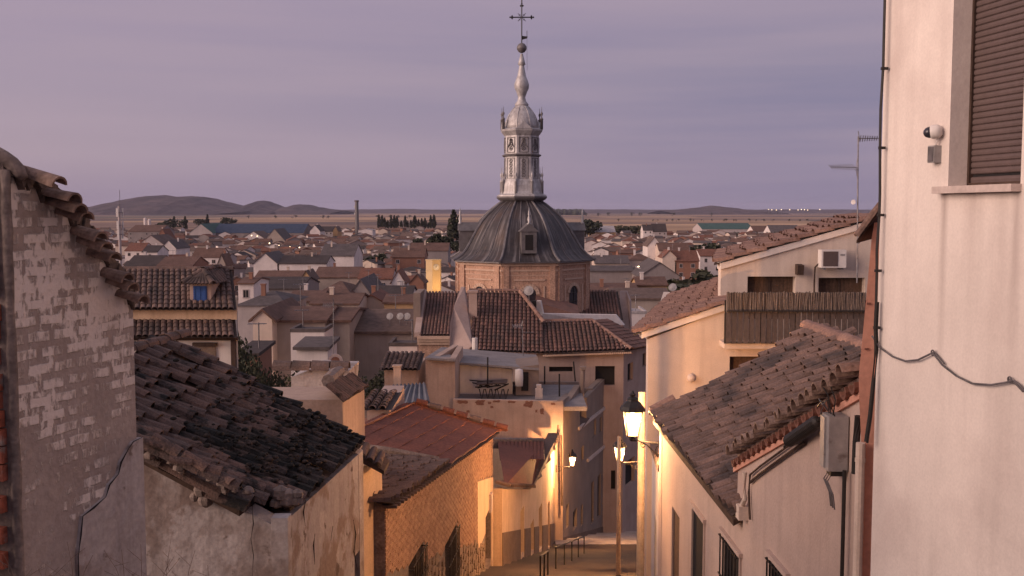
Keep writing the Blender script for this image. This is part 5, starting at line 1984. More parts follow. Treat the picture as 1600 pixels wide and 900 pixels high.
# jumble stacked on the terrace
ju = thing('junk_pile', 'dark pile of boards and frames stacked on the walled terrace', 'pile', T(768, 625, 51))
rr = random.Random(12)
mb = MB()
jc_ = P(768, 603, 50.5)
for i in range(16):
    mb.box(jc_ + V((rr.uniform(-.6, .6), rr.uniform(-.4, .4), rr.uniform(-.08, .22))), (rr.uniform(.5, 1.1), .1, .05), (V((math.cos(i), math.sin(i) * .3, rr.uniform(-.2, .2))).normalized(), V((-.3, 1, 0)).normalized(), ZU))
part('board', mb, 'black_iron', ju, kind='stuff')
for i in range(5):
    mb = MB()
    x = jc_.x - .6 + i * .3
    mb.tube([(x, jc_.y - .3, jc_.z - .1), (x + .12, jc_.y - .3, jc_.z - .62), (x + .24, jc_.y - .3, jc_.z - .1)], .03, 5)
    part('trestle', mb, 'black_iron', ju)
mb = MB()
mb.hexa([V(v) + jc_ for v in ((-.75, -.4, .1), (.75, -.4, .2), (.75, .4, .2), (-.75, .4, .1), (-.7, -.4, .16), (.8, -.4, .26), (.8, .4, .28), (-.7, .4, .2))])
part('sheet', mb, 'shutter_plastic', ju)
mb = MB()
mb.box(P(842, 615, 50), (.36, .3, .5))
mb.box(P(842, 604, 50), (.24, .3, .2))
single('chimney_stub', mb, 'stone_sill', 'small pale masonry stub standing on the walled terrace', 'chimney', P(842, 625, 50))
for i, (x, y0_, y1_, D_, lab) in enumerate(((762, 558, 600, 50, 'thin dark pole rising from the junk pile on the terrace'), (874, 584, 622, 51, 'thin dark pole at the rear parapet of the terrace'),
                                        (851, 572, 600, 54, 'short thin pole before the dark slot window'), (899, 565, 597, 55, 'leaning thin pole beyond the terrace'))):
    mb = MB()
    mb.tube([P(x, y1_, D_), P(x - (3 if i == 3 else 0), y0_, D_)], .045, 6)
    single('thin_pole', mb, 'black_iron', lab, 'pole', P(x, y1_, D_), 'poles on the terraces')
mb = MB()
mb.tube([P(909, 625, 52), P(911, 578, 52)], .11, 8)
mb.box(P(911, 575, 52), (.3, .3, .15))
single('stove_pipe', mb, 'row_plaster', 'pale stove pipe standing beside the stepped parapets', 'chimney', P(909, 625, 52))

# grey row running down to the bottom of the street
ro = thing('row_house', 'grey three storey row house stepping down behind the small lantern', 'house', V((4, 55, ground(55))))
GA = V((P(880, 700, 48.3).x, 48.3, 0))
GB = V((P(954, 700, 61.5).x, 61.5, 0))
LGh = (GB - GA).length
gq = lambda px: None
gb = (GB.x - GA.x) / (GB.y - GA.y)
ga = GA.x - gb * GA.y
GP = lambda px, py: Pw(px, py, ga, gb)
gs = lambda px: (V((*GP(px, 700).xy, 0)) - GA).length
hol = []
for xa, xb, yt, yb in ((885, 889, 790, 826), (896, 902, 800, 830), (908, 911, 790, 822), (924, 928, 755, 820), (934, 939, 745, 812), (926, 931, 660, 685), (936, 940, 655, 678), (944, 948, 740, 800), (908, 912, 700, 722)):
    hol.append((gs(xa), gs(xb), GP(xa, yb).z, GP(xa, yt).z))
hol.sort()
mb = MB()
tops = [(0, GP(881, 668).z), (gs(905), GP(905, 640).z), (gs(905) + .001, GP(905, 655).z), (gs(912), GP(912, 648).z), (gs(912) + .001, GP(912, 662).z), (LGh, GP(954, 590).z)]
tops = [(0, GP(881, 640).z), (gs(906), GP(906, 602).z), (gs(906) + .01, GP(906, 672).z), (gs(916), GP(916, 655).z), (gs(916) + .01, GP(916, 622).z), (LGh, GP(954, 582).z)]
q6, d6, n6, _ = wall(mb, GA, GB, tops, ground(62) - 1.5, hol, th=.3, depth=.18)
wall(mb, GB, GB + V((-8, 2, 0)), tops[-1][1], ground(62) - 1.5, th=.3)
part('wall', mb, 'row_plaster', ro)
for h in hol:
    mb = MB()
    mb.box(q6((h[0] + h[1]) / 2, (h[2] + h[3]) / 2, .16), (h[1] - h[0], .03, h[3] - h[2]), (d6, n6, ZU))
    part('door' if h[3] - h[2] > 1.6 else 'window', mb, 'dark_hole', ro)
mb = MB()
mb.hexa([q6(gs(906), tops[2][1], 0), q6(gs(917), GP(917, 657).z, 0), q6(gs(917), GP(917, 640).z, 2), q6(gs(906), tops[2][1] + .4, 2), q6(gs(906), tops[2][1] + .12, -.15), q6(gs(917), GP(917, 657).z + .12, -.15), q6(gs(917), GP(917, 640).z + .1, 2), q6(gs(906), tops[2][1] + .5, 2)])
part('lean_to_roof', mb, 'grey_tile', ro)
for (xa, ya, xb, yb) in ((917, 722, 954, 690), (903, 672, 953, 632)):
    mb = MB()
    a, b_ = GP(xa, ya), GP(xb, yb)
    mb.prism([a, b_, b_ + V((0, 0, .16)), a + V((0, 0, .16))], n6 * .1)
    part('string_course', mb, 'stone_sill', ro)
mb = MB()
sp_ = sorted([x for h in hol if h[2] < ground(50) + 1.5 for x in ()])
mb.hexa([q6(.02, ground(49) - .5, 0), q6(LGh, ground(61.5) - .5, 0), q6(LGh, ground(61.5) - .5, -.03), q6(.02, ground(49) - .5, -.03), q6(.02, ground(49) + .8, 0), q6(LGh, ground(61.5) + .9, 0), q6(LGh, ground(61.5) + .9, -.03), q6(.02, ground(49) + .8, -.03)])
part('plinth', mb, 'dado', ro)
# terrace wall behind the row (upper right of the terrace)
mb = MB()
wall(mb, V((P(925, 620, 56).x, 56, 0)), V((P(954, 620, 62).x, 62, 0)), [(0, P(925, 607, 56).z), (6.6, P(954, 580, 62).z)], P(925, 700, 56).z, th=.3)
wall(mb, V((P(906, 620, 56).x, 56.0, 0)), V((P(926, 620, 56).x, 56, 0)), P(915, 607, 56).z, P(925, 700, 56).z, th=.3)
part('terrace_wall', mb, 'row_plaster', ro)

# rose house under the near tiled roof
rh = thing('corner_house', 'big rose house with hipped clay tile roofs and dark slot windows', 'house', V((4, 60, ground(60))))
R_ = lambda px, py, D=59.0: P(px, py, D)
x0_, x1_ = R_(838, 600).x, R_(974, 600).x
hol = [(R_(858, 576).x - x0_, R_(895, 576).x - x0_, R_(870, 581).z, R_(870, 573).z), (R_(930, 590).x - x0_, R_(961, 590).x - x0_, R_(940, 602).z, R_(940, 572).z),
       (R_(955, 700).x - x0_, R_(962, 700).x - x0_, R_(958, 765).z, R_(958, 735).z)]
mb = MB()
q7, d7, n7, _ = wall(mb, V((x0_, 59, 0)), V((x1_, 59, 0)), R_(900, 552).z, ground(62) - 2, hol, th=.3, depth=.3)
CX, CY = P(1016, 600, 64).x, 64.0
hol2 = []
LL_ = math.hypot(CX - x1_, 5)
for xa, xb, yt, yb in ((980, 988, 566, 594), (1003, 1010, 560, 582), (978, 992, 716, 755), (954, 957, 640, 660), (981, 987, 642, 664)):
    f = lambda px: LL_ * (px - 974) / 42.0
    if xa < 974:
        continue
    hol2.append((f(xa), f(xb), P(xa, yb, 60.5).z, P(xa, yt, 60.5).z))
hol2.sort()
q8, d8, n8, _ = wall(mb, V((x1_, 59, 0)), V((CX, CY, 0)), R_(980, 552).z, ground(66) - 2, hol2, th=.3, depth=.25)
wall(mb, V((R_(700, 600).x, 60.5, 0)), V((x0_, 59.0, 0)), R_(800, 556).z, ground(62) - 2, th=.3)
part('wall', mb, 'rose_plaster', rh)
for h in hol:
    mb = MB()
    mb.box(q7((h[0] + h[1]) / 2, (h[2] + h[3]) / 2, .28), (h[1] - h[0], .03, h[3] - h[2]), (d7, n7, ZU))
    part('window', mb, 'dark_hole', rh)
for h in hol2:
    mb = MB()
    mb.box(q8((h[0] + h[1]) / 2, (h[2] + h[3]) / 2, .22), (h[1] - h[0], .03, h[3] - h[2]), (d8, n8, ZU))
    part('window', mb, 'dark_hole', rh)
# left roof slope (slightly turned), its hip edge to the lower roof
eL, eR = P(736, 548, 58.6), P(852, 552, 58.6)
rL, rR = P(733, 455, 64.5), P(812, 456, 64.5)
upv = (rL - eL)
ax_ = (eR - eL).normalized()
upv = (upv - ax_ * upv.dot(ax_))
Hh = upv.length
Wd = (eR - eL).length
frac = (rR - eL).dot(ax_)
tiles(rh, 'roof', eL, ax_, upv, Wd + .3, Hh, 'church_tile', cw=.25, e=.37, L=.46, r=(.115, .095), seg=4, jit=.02, inside=lambda u, v: u < Wd - (Wd - frac) * max(0, v / Hh - .42) / .58, lift=.055)
# lower roof
eL2, eR2 = P(848, 552, 58.5), P(987, 547, 58.5)
rL2, rR2 = P(850, 503, 62.2), P(925, 502, 62.2)
ax2_ = (eR2 - eL2).normalized()
up2_ = rL2 - eL2
up2_ = up2_ - ax2_ * up2_.dot(ax2_)
H2, W2 = up2_.length, (eR2 - eL2).length
fr2 = (rR2 - eL2).dot(ax2_)
tiles(rh, 'roof', eL2, ax2_, up2_, W2, H2, 'church_tile', cw=.25, e=.37, L=.46, r=(.115, .095), seg=4, jit=.02, lift=.055, inside=lambda u, v: u < W2 - (W2 - fr2) * v / H2)
# slope facing east beyond the hip
eR3 = V((CX + .25, CY, P(1005, 540, 64).z))
p0 = eR2
ax3_ = (eR3 - p0).normalized()
top3 = rR2
u3 = top3 - p0
u3 = u3 - ax3_ * u3.dot(ax3_)
H3 = u3.length
s3 = (top3 - p0).dot(ax3_)
tiles(rh, 'roof', p0, ax3_, u3, (eR3 - p0).length + .5, H3, 'church_tile', cw=.26, e=.38, L=.46, r=(.115, .095), seg=4, jit=.02, inside=lambda u, v: u > s3 * v / H3)
capm = MB().arc(V((0, 0, 0)), V((1, 0, 0)), V((0, 1, 0)), V((0, 0, 1)), .5, .15, .13, 5, .015, .9).mesh('ridge_tile', 'pale_tile')


def caps(a, b_, parent, me=capm, step=.46, lift=.06):
    dv = (b_ - a)
    n_ = max(1, int(dv.length / step))
    u_ = dv.normalized()
    ax = u_.cross(ZU).normalized()
    nm = ax.cross(u_)
    for i in range(n_):
        inst('ridge_tile', me, frame(a + dv * (i / n_) + nm * lift, ax, u_, nm), parent)


caps(eR2, rR2, rh)
caps(rL2, rR2, rh)
caps(P(850, 505, 61.2), rR, rh)
caps(rL, rR, rh)
mb = MB()
for i in range(44):
    t = (i + .5) / 44
    mb.box(eL2 + (eR2 - eL2) * t + V((0, .25, -.16)), (.1, .4, .1))
part('eaves_tooth', mb, 'church_trim', rh, kind='stuff')
# tall triangular gable parapet on its west edge
mb = MB()
mb.prism([P(702, 566, 58.2), P(741, 566, 58.2), P(738, 540, 58.8), P(725, 449, 64), P(720, 449, 64), P(709, 480, 61.6), P(703, 506, 60)], V((.05, .5, 0)))
part('gable_parapet', mb, 'rose_plaster', rh)
mb = MB()
ch = P(739, 472, 62)
mb.box(ch + V((0, 0, -.2)), (.5, .5, 1.7))
mb.box(ch + V((0, 0, .65)), (.62, .62, .12))
ch_o = part('chimney', mb, 'rose_plaster', rh)
mb = MB()
mb.tube([P(742, 548, 57.8), P(742, 528, 57.8)], .16, 8)
part('vent_pipe', mb, 'white_paint', rh)
# antenna over the roof
antenna(P(818, 566, 56), P(816, 508, 56), [(.98, -.5, 6, .18, -.1), (.80, .6, 7, .18, -.1)], 'roof antenna before the tiled roof of the rose house', r=.03)
antenna(P(521, 572, 75), P(521, 474, 75), [(.99, .7, 6, .3, -.2), (.97, -.8, 6, .3, .2)], 'thin antenna mast standing above the round rusty dish', r=.035)
mb = MB()
solid(mb, P(826, 454, 63), V((-.15, -1, .35)).normalized(), [(.04, .02), (.02, .16), (-.03, .29), (-.01, .31), (.0, .29)], 16)
sd = single('satellite_dish', mb, 'grey_plastic', 'round grey satellite dish against the church drum', 'satellite dish', P(826, 470, 63))
mb = MB()
mb.tube([P(826, 456, 63.1), P(828, 476, 63.3), P(828, 500, 63.3)], .05, 6)
part('dish_mast', mb, 'steel', sd)
# white rendered court wall between the rose house and the church
ww = thing('court_wall', 'long white wall between the rose house roof and the church', 'wall', P(900, 500, 67))
mb = MB()
mb.prism([P(838, 508, 66), P(975, 508, 68), P(962, 492, 68), P(848, 490, 66), P(844, 470, 66), P(838, 470, 66)], V((.1, .4, 0)))
part('wall', mb, 'white_plaster', ww)
mb = MB()
mb.prism([P(829, 486, 65.8), P(838, 486, 65.8), P(838, 470, 65.8), P(829, 471, 65.8)], V((0, .4, 0)))
part('vent', mb, 'dark_hole', ww)

# ------------------------------------------------------------------ church
ch_ = thing('church', 'brick church with an octagonal leaded dome and a tall pinnacled lantern spire', 'church', V((1, 96, ground(96))))
DC = 96.0
cc = P(815, 403, DC)
cx, cy = cc.x, DC
kp = DC / F
hz = lambda y: P(815, y, DC).z
R0 = 6.45
AR = rad(28.5)      # first corner of the octagon, from the direction of the camera towards +x


def octo(r, z):
    return [V((cx + r * math.sin(AR + k_ * math.pi / 4), cy - r * math.cos(AR + k_ * math.pi / 4), z)) for k_ in range(8)]


zc_, zd_ = hz(404), hz(520)
bot, topp = octo(R0, zd_), octo(R0, zc_)
for k_ in range(8):
    a, b_ = bot[k_ - 1], bot[k_]
    Lw_ = (b_ - a).length
    mb = MB()
    # walls run a->b counter-clockwise seen from above
    m0 = Lw_ / 2
    aw, zs_, zh = .62, hz(483), hz(452)
    qf, df, nf, _ = wall(mb, a, b_, zc_, zd_, [(m0 - aw, m0 + aw, zs_, zh)], th=.5, depth=.4)
    part('drum_wall', mb, 'church_brick', ch_)
    if nf.y > .5:
        continue
    # arched head: fill the spandrels and ring of voussoirs
    mb = MB()
    seg = 9
    arc_ = [(m0 + aw * math.cos(math.pi * i / seg), zh + aw * math.sin(math.pi * i / seg)) for i in range(seg + 1)]
    mb.prism([qf(s_, z_, -.012) for s_, z_ in arc_], nf * -.03)
    mb.prism([qf(s_, z_, -.012) for s_, z_ in ((m0 - aw, zs_), (m0 + aw, zs_), (m0 + aw, zh), (m0 - aw, zh))], nf * -.03)
    wo = part('window', mb, 'glass_dark', ch_)
    for i in range(seg):
        t0, t1 = math.pi * i / seg, math.pi * (i + .9) / seg
        mb = MB()
        mb.prism([qf(m0 + r_ * math.cos(t), zh + r_ * math.sin(t), -.02) for r_, t in ((aw, t0), (aw + .3, t0), (aw + .3, t1), (aw, t1))], nf * .1)
        part('voussoir', mb, 'church_trim', wo)
    mb = MB()
    for z_ in (zs_ + .5, zs_ + 1.1, zh):
        mb.box(qf(m0, z_, -.03), (aw * 2, .05, .05), (df, nf, ZU))
    mb.box(qf(m0, (zs_ + zh) / 2 + .2, -.03), (.05, .05, zh - zs_ + .8), (df, nf, ZU))
    part('glazing_bar', mb, 'black_iron', wo)
    # pilasters and panel frame
    for s_ in (.42, Lw_ - .42):
        mb = MB()
        mb.box(qf(s_, (zc_ + zd_) / 2, -.06), (.5, .14, zc_ - zd_ - .1), (df, nf, ZU))
        part('pilaster', mb, 'church_brick', ch_)
    mb = MB()
    for s_ in (1.15, Lw_ - 1.15):
        mb.box(qf(s_, (hz(440) + zd_) / 2, -.04), (.14, .08, hz(440) - zd_), (df, nf, ZU))
    mb.box(qf(m0, hz(431), -.04), (Lw_ - 2.3 + .14, .08, .14), (df, nf, ZU))
    part('panel_frame', mb, 'church_trim', ch_)
    for z_, d_, h_ in ((hz(417), .07, .16), (hz(409), .16, .16), (hz(405), .30, .2), (hz(424), .03, .06)):
        mb = MB()
        mb.box(qf(m0, z_, -d_ / 2), (Lw_ + d_ * .8, d_, h_), (df, nf, ZU))
        part('cornice', mb, 'church_trim', ch_)
# dome


def lead_streaks():
    """white run-off streaks and dark seams that run down from the lantern"""
    m = M['lead']
    t = m.node_tree
    L = t.links.new
    b = t.nodes['Principled BSDF']
    old = b.inputs['Base Color'].links[0].from_socket
    geo = N(t, 'ShaderNodeNewGeometry')
    sb = N(t, 'ShaderNodeVectorMath', operation='SUBTRACT')
    sb.inputs[1].default_value = (cx, cy, 0)
    L(geo.outputs['Position'], sb.inputs[0])
    sp = N(t, 'ShaderNodeSeparateXYZ')
    L(sb.outputs[0], sp.inputs[0])
    at = N(t, 'ShaderNodeMath', operation='ARCTAN2')
    L(sp.outputs[0], at.inputs[0]); L(sp.outputs[1], at.inputs[1])
    a1 = N(t, 'ShaderNodeMath', operation='MULTIPLY', i_1=17.0)
    L(at.outputs[0], a1.inputs[0])
    z1 = N(t, 'ShaderNodeMath', operation='MULTIPLY', i_1=.30)
    L(sp.outputs[2], z1.inputs[0])
    cb = N(t, 'ShaderNodeCombineXYZ')
    L(a1.outputs[0], cb.inputs[0]); L(z1.outputs[0], cb.inputs[2])
    n = N(t, 'ShaderNodeTexNoise', i_Scale=1.0, i_Detail=5.0, i_Roughness=.65)
    L(cb.outputs[0], n.inputs['Vector'])
    r = N(t, 'ShaderNodeMapRange', i_1=.50, i_2=.78, i_3=0.0, i_4=.6)
    L(n.outputs[0], r.inputs[0])
    mx = N(t, 'ShaderNodeMixRGB', i_2=(.40, .36, .355, 1))
    L(r.outputs[0], mx.inputs[0]); L(old, mx.inputs[1]); L(mx.outputs[0], b.inputs['Base Color'])


lead_streaks()
prof = [(7.05, 404), (6.75, 402), (6.2, 396), (5.75, 388), (5.4, 379), (5.02, 368), (4.62, 357), (4.15, 346), (3.6, 336), (2.95, 327), (2.35, 319.5), (1.85, 314)]
rings = [octo(r, hz(y)) for r, y in prof]
for k_ in range(8):
    mb = MB()
    for r0_, r1_ in zip(rings, rings[1:]):
        mb.poly(r0_[k_ - 1], r0_[k_], r1_[k_], r1_[k_ - 1])
    part('dome_face', mb, 'lead', ch_, smooth=True)
    mb = MB()
    mb.tube([r[k_] + V((0, 0, .02)) for r in rings], [.13] * 6 + [.11] * 6, 6)
    part('dome_rib', mb, 'lead_rib', ch_)
    for f_ in (.33, .67):
        mb = MB()
        mb.tube([r[k_ - 1] * (1 - f_) + r[k_] * f_ + V((0, 0, .015)) for r in rings], .045, 5)
        part('lead_roll', mb, 'lead_rib', ch_)
mb = MB()
mb.prism(octo(7.0, hz(404) - .12), V((0, 0, .12)))
part('dome_eaves', mb, 'zinc_dark', ch_)
# dormers on four faces, each with a small pinnacle
for k_ in (0, 2, 4, 6):
    an = AR + (k_ - .5) * math.pi / 4
    out_ = V((math.sin(an), -math.cos(an), 0))
    sd_ = V((math.cos(an), math.sin(an), 0))
    mb = MB()
    base_ = V((cx, cy, 0)) + out_ * 4.1
    z0_, z1_ = hz(392), hz(360)
    mb.box(base_ + out_ * .55 + V((0, 0, (z0_ + z1_) / 2)), (1.35, 2.4, z1_ - z0_), (sd_, out_, ZU))
    do = part('dormer', mb, 'zinc_dark', ch_)
    mb = MB()
    c = base_ + out_ * .55
    w_ = .85
    mb.prism([c + sd_ * -w_ + out_ * 1.3 + V((0, 0, z1_)), c + sd_ * w_ + out_ * 1.3 + V((0, 0, z1_)), c + out_ * 1.3 + V((0, 0, z1_ + .75))], out_ * -2.8)
    part('dormer_roof', mb, 'zinc_dark', do)
    mb = MB()
    mb.box(base_ + out_ * 1.76 + V((0, 0, (z0_ + z1_) / 2)), (.7, .03, (z1_ - z0_) * .7), (sd_, out_, ZU))
    part('louvre', mb, 'dark_hole', do)
    mb = MB()
    mb.lathe([(.16, 0), (.2, .1), (.09, .2), (.16, .5), (.07, .8), (.11, .95), (.02, 1.5)], c + out_ * 1.1 + V((0, 0, z1_ + .6)), 8)
    part('pinnacle', mb, 'zinc', do, smooth=True)
# lantern
def ring_prof(pr, n_=8, a0=AR):
    mb_ = MB()
    mb_.lathe([(r_, hz(y_)) for r_, y_ in pr], (cx, cy, 0), n_, a0)
    return mb_


part('lantern_base', ring_prof([(1.7, 317), (2.3, 312), (2.45, 309), (2.45, 307)]), 'zinc_dark', ch_)
part('lantern_base', ring_prof([(2.4, 307.5), (2.38, 305), (2.1, 303), (2.0, 299), (1.96, 290), (1.86, 284), (1.75, 280)]), 'zinc', ch_)
part('lantern_shaft', ring_prof([(1.72, 282), (1.66, 210)]), 'zinc', ch_)
part('lantern_cornice', ring_prof([(1.66, 246), (1.86, 244.5), (1.9, 242.5), (1.66, 241)]), 'zinc_dark', ch_)
part('lantern_cornice', ring_prof([(1.66, 213), (1.8, 210), (1.98, 206), (2.02, 203.5), (1.7, 201)]), 'zinc', ch_)
part('cupola', ring_prof([(1.62, 202), (1.58, 195), (1.47, 188), (1.26, 180), (.98, 173), (.66, 167), (.55, 164)], 16), 'zinc', ch_, smooth=True)
part('finial', ring_prof([(.62, 166), (.66, 163), (.42, 158), (.34, 152), (.40, 149), (.50, 144), (.68, 138), (.70, 132), (.58, 126), (.42, 119), (.33, 112), (.24, 104), (.24, 102), (.36, 101), (.26, 94), (.10, 84)], 10), 'zinc', ch_, smooth=True)
mb = MB()
r_ = .47
mb.lathe([(.05, -r_), (r_ * .6, -r_ * .8), (r_ * .95, -r_ * .3), (r_, 0), (r_ * .95, r_ * .3), (r_ * .6, r_ * .8), (.05, r_)], V((cx, cy, hz(75))), 14)
part('ball', mb, 'zinc_dark', ch_, smooth=True)
mb = MB()
mb.tube([V((cx, cy, hz(70))), V((cx, cy, hz(-4)))], .06, 6)
cr_ = part('cross', mb, 'black_iron', ch_)
mb = MB()
zc2 = hz(27)
mb.tube([V((cx - 1.0, cy, zc2)), V((cx + 1.0, cy, zc2))], .06, 6)
for x_, z_ in ((-1, 0), (1, 0), (0, 1.1)):
    for k_ in range(3):
        a_ = k_ * 2.1 + math.atan2(z_, x_)
        mb.lathe([(.01, -.1), (.1, 0), (.01, .1)], V((cx + x_ * .95 + .12 * math.cos(a_), cy, zc2 + z_ + .12 * math.sin(a_))), 6)
for k_ in range(4):
    a_ = math.pi / 4 + k_ * math.pi / 2
    mb.tube([V((cx + .12 * math.cos(a_), cy, zc2 + .12 * math.sin(a_))), V((cx + .5 * math.cos(a_), cy, zc2 + .5 * math.sin(a_)))], .03, 5)
    mb.tube([V((cx + .3 * math.cos(a_ + t), cy, zc2 + .3 * math.sin(a_ + t))) for t in (-.4, 0, .4)], .02, 4)
part('cross_arm', mb, 'black_iron', cr_)
mb = MB()
mb.prism([V((cx + .05, cy, hz(62))), V((cx + .5, cy, hz(60))), V((cx + .55, cy, hz(57))), V((cx + .05, cy, hz(56)))], V((0, .03, 0)))
mb.tube([V((cx + .48, cy, hz(60))), V((cx + .48, cy, hz(48)))], .025, 4)
mb.tube([V((cx + .48, cy, hz(60))), V((cx + .5, cy, hz(110)))], .012, 4)
part('vane', mb, 'black_iron', cr_)
for lev, (rr_, y0_, hgt) in enumerate(((1.98, 303, 2.3), (1.92, 203, 1.9))):
    for k_ in range(8):
        an = AR + k_ * math.pi / 4
        p = V((cx + rr_ * math.sin(an), cy - rr_ * math.cos(an), hz(y0_)))
        if lev == 1 and k_ not in (1, 2, 5, 6):
            continue
        mb = MB()
        s_ = hgt / 2.3
        mb.lathe([(.13, 0), (.13, 1.1 * s_), (.17, 1.15 * s_), (.08, 1.25 * s_), (.045, 1.45 * s_), (.11, 1.7 * s_), (.11, 1.8 * s_), (.035, 1.95 * s_), (.015, 2.5 * s_)], p, 8)
        part('pinnacle', mb, 'zinc' if lev == 0 else 'zinc_dark', ch_, smooth=True)
        if lev == 0:
            mb = MB()
            o_ = V((math.sin(an), -math.cos(an), 0))
            t_ = V((math.cos(an), math.sin(an), 0))
            mb.prism([p + V((0, 0, 1.0)) - t_ * .07, p - o_ * .35 + V((0, 0, 1.9)) - t_ * .07, p - o_ * .35 - t_ * .07, p - t_ * .07], t_ * .14)
            part('buttress', mb, 'zinc', ch_)
mono = random.Random(2)
for k_ in range(8):
    an = AR + (k_ - .5) * math.pi / 4
    o_ = V((math.sin(an), -math.cos(an), 0))
    t_ = V((math.cos(an), math.sin(an), 0))
    if o_.y > .6:
        continue
    ap = 1.69 * math.cos(math.pi / 8)
    for (y0_, y1_, w_) in ((280, 248, .42), (239, 216, .42)):
        mb = MB()
        c = V((cx, cy, 0)) + o_ * (ap + .0)
        for s_ in (-w_, w_):
            mb.box(c + t_ * s_ + V((0, 0, (hz(y0_) + hz(y1_)) / 2)), (.07, .08, hz(y1_) - hz(y0_)), (t_, o_, ZU))
        for y_ in (y0_, y1_):
            mb.box(c + V((0, 0, hz(y_))), (w_ * 2, .08, .07), (t_, o_, ZU))
        part('panel_frame', mb, 'zinc_dark', ch_)
        # cast ornament: rosettes and a pointed tracery in relief
        mb = MB()
        zz0, zz1 = hz(y0_) + .15, hz(y1_) - .1
        n_ = 5 if y1_ > 240 else 3
        for i in range(n_):
            zc3 = zz0 + (zz1 - zz0) * (i + .5) / n_
            mb.tube([c + o_ * .03 + t_ * (.16 * math.cos(a_)) + V((0, 0, zc3 + .16 * math.sin(a_))) for a_ in [j * math.pi / 4 for j in range(9)]], .035, 4, cap=False)
            mb.lathe([(.01, -.06), (.07, 0), (.01, .06)], c + o_ * .04 + V((0, 0, zc3)), 6)
        if y1_ < 240:
            mb.tube([c + o_ * .03 + t_ * -.32 + V((0, 0, zz0 + .3)), c + o_ * .03 + V((0, 0, zz1)), c + o_ * .03 + t_ * .32 + V((0, 0, zz0 + .3))], .05, 4)
        part('ornament', mb, 'zinc_dark', ch_)
    # pediment over the cornice
    mb = MB()
    c = V((cx, cy, hz(203))) + o_ * (2.02 * math.cos(math.pi / 8))
    if k_ % 2 == 0:
        mb.prism([c - t_ * .75, c + t_ * .75, c + V((0, 0, .72))], -o_ * .5)
        part('pediment', mb, 'zinc', ch_)
for k_ in range(8):
    a_ = [V((cx + r_ * math.sin(AR + k_ * math.pi / 4), cy - r_ * math.cos(AR + k_ * math.pi / 4), hz(y_))) for r_, y_ in ((1.63, 201), (1.59, 195), (1.48, 188), (1.27, 180), (.99, 173), (.67, 167))]
    part('cupola_rib', MB().tube(a_, .04, 5), 'zinc', ch_)
# west arm: tiled roof, brick eaves
w0, w1 = P(657, 524, 80), P(716, 524, 80)
t0 = P(657, 457, 86)
ax_ = V((1, 0, 0))
upv = t0 - w0
upv = V((0, upv.y, upv.z))
tiles(ch_, 'roof', w0, ax_, upv, w1.x - w0.x + .8, upv.length, 'church_tile', cw=.27, e=.42, L=.52, r=(.125, .105), seg=4, jit=.01)
mb = MB()
mb.prism([w0 + V((-.5, 0, -.1)), w0 + V((-.5, 0, -.1)) + upv, w0 + V((0, 0, -.1)) + upv, w0 + V((0, 0, -.1))], V((0, 0, .35)))
part('roof_verge', mb, 'rose_plaster', ch_)
for i, (y_, d_) in enumerate(((527, .35), (531, .24), (536, .12))):
    mb = MB()
    p = P(652, y_, 80)
    mb.span(p.x, w1.x + 1, 80 - d_ + .12, 80.5, p.z - .14, p.z + .1)
    part('cornice', mb, 'church_trim', ch_)
mb = MB()
mb.span(P(654, 540, 80.2).x, w1.x + 1, 80.15, 86, ground(82) - 1, P(654, 528, 80).z)
part('arm_wall', mb, 'church_brick', ch_)
mb = MB()
mb.span(P(646, 500, 82).x, P(657, 500, 82).x, 82, 86.5, P(650, 527, 82).z, P(650, 458, 82).z)
part('arm_gable', mb, 'row_plaster', ch_)
# east arm
w0, w1 = P(908, 500, 92), P(974, 500, 92)
t0 = P(908, 455, 97)
upv = V((0, t0.y - w0.y, t0.z - w0.z))
tiles(ch_, 'roof', w0, ax_, upv, w1.x - w0.x, upv.length, 'church_tile', cw=.30, e=.45, L=.55, r=(.14, .115), seg=4, jit=.01)
mb = MB()
mb.span(P(900, 500, 92.2).x, w1.x, 92.3, 97, ground(95) - 1, P(910, 503, 92).z)
part('arm_wall', mb, 'church_brick', ch_)
mb = MB()
g0, g1 = P(972, 497, 92), P(986, 497, 92)
mb.prism([g0 + V((0, 0, -2)), g1 + V((0, 0, -2)), P(984, 470, 94.5), P(978, 455, 97), P(968, 455, 97)], V((.2, .6, 0)))
part('arm_gable', mb, 'rose_plaster', ch_)
# low chapel roof against the drum
mb = MB()
mb.prism([P(838, 472, 88), P(905, 492, 88), P(905, 496, 88), P(838, 492, 88)], V((0, 3, .6)))
part('chapel_roof', mb, 'church_tile', ch_)
mb = MB()
mb.prism([P(716, 478, 90), P(830, 478, 90), P(905, 500, 90), P(905, 560, 90), P(716, 560, 90)], V((0, 5, 0)))
part('nave_wall', mb, 'church_brick', ch_)

# ------------------------------------------------------------------ clock tower, floodlit
ct = thing('clock_tower', 'floodlit yellow clock tower with a round white dial', 'tower', P(677, 470, 230))
DT = 230.0
c = P(677.5, 430, DT)
zt_ = P(677, 406, DT).z
zb_ = ground(DT)
Rt = 1.85
A_ = rad(-4)
mb = MB()


def sq(r, z):
    return [V((c.x + r * math.sin(A_ + k_ * math.pi / 3), DT - r * math.cos(A_ + k_ * math.pi / 3), z)) for k_ in range(6)]


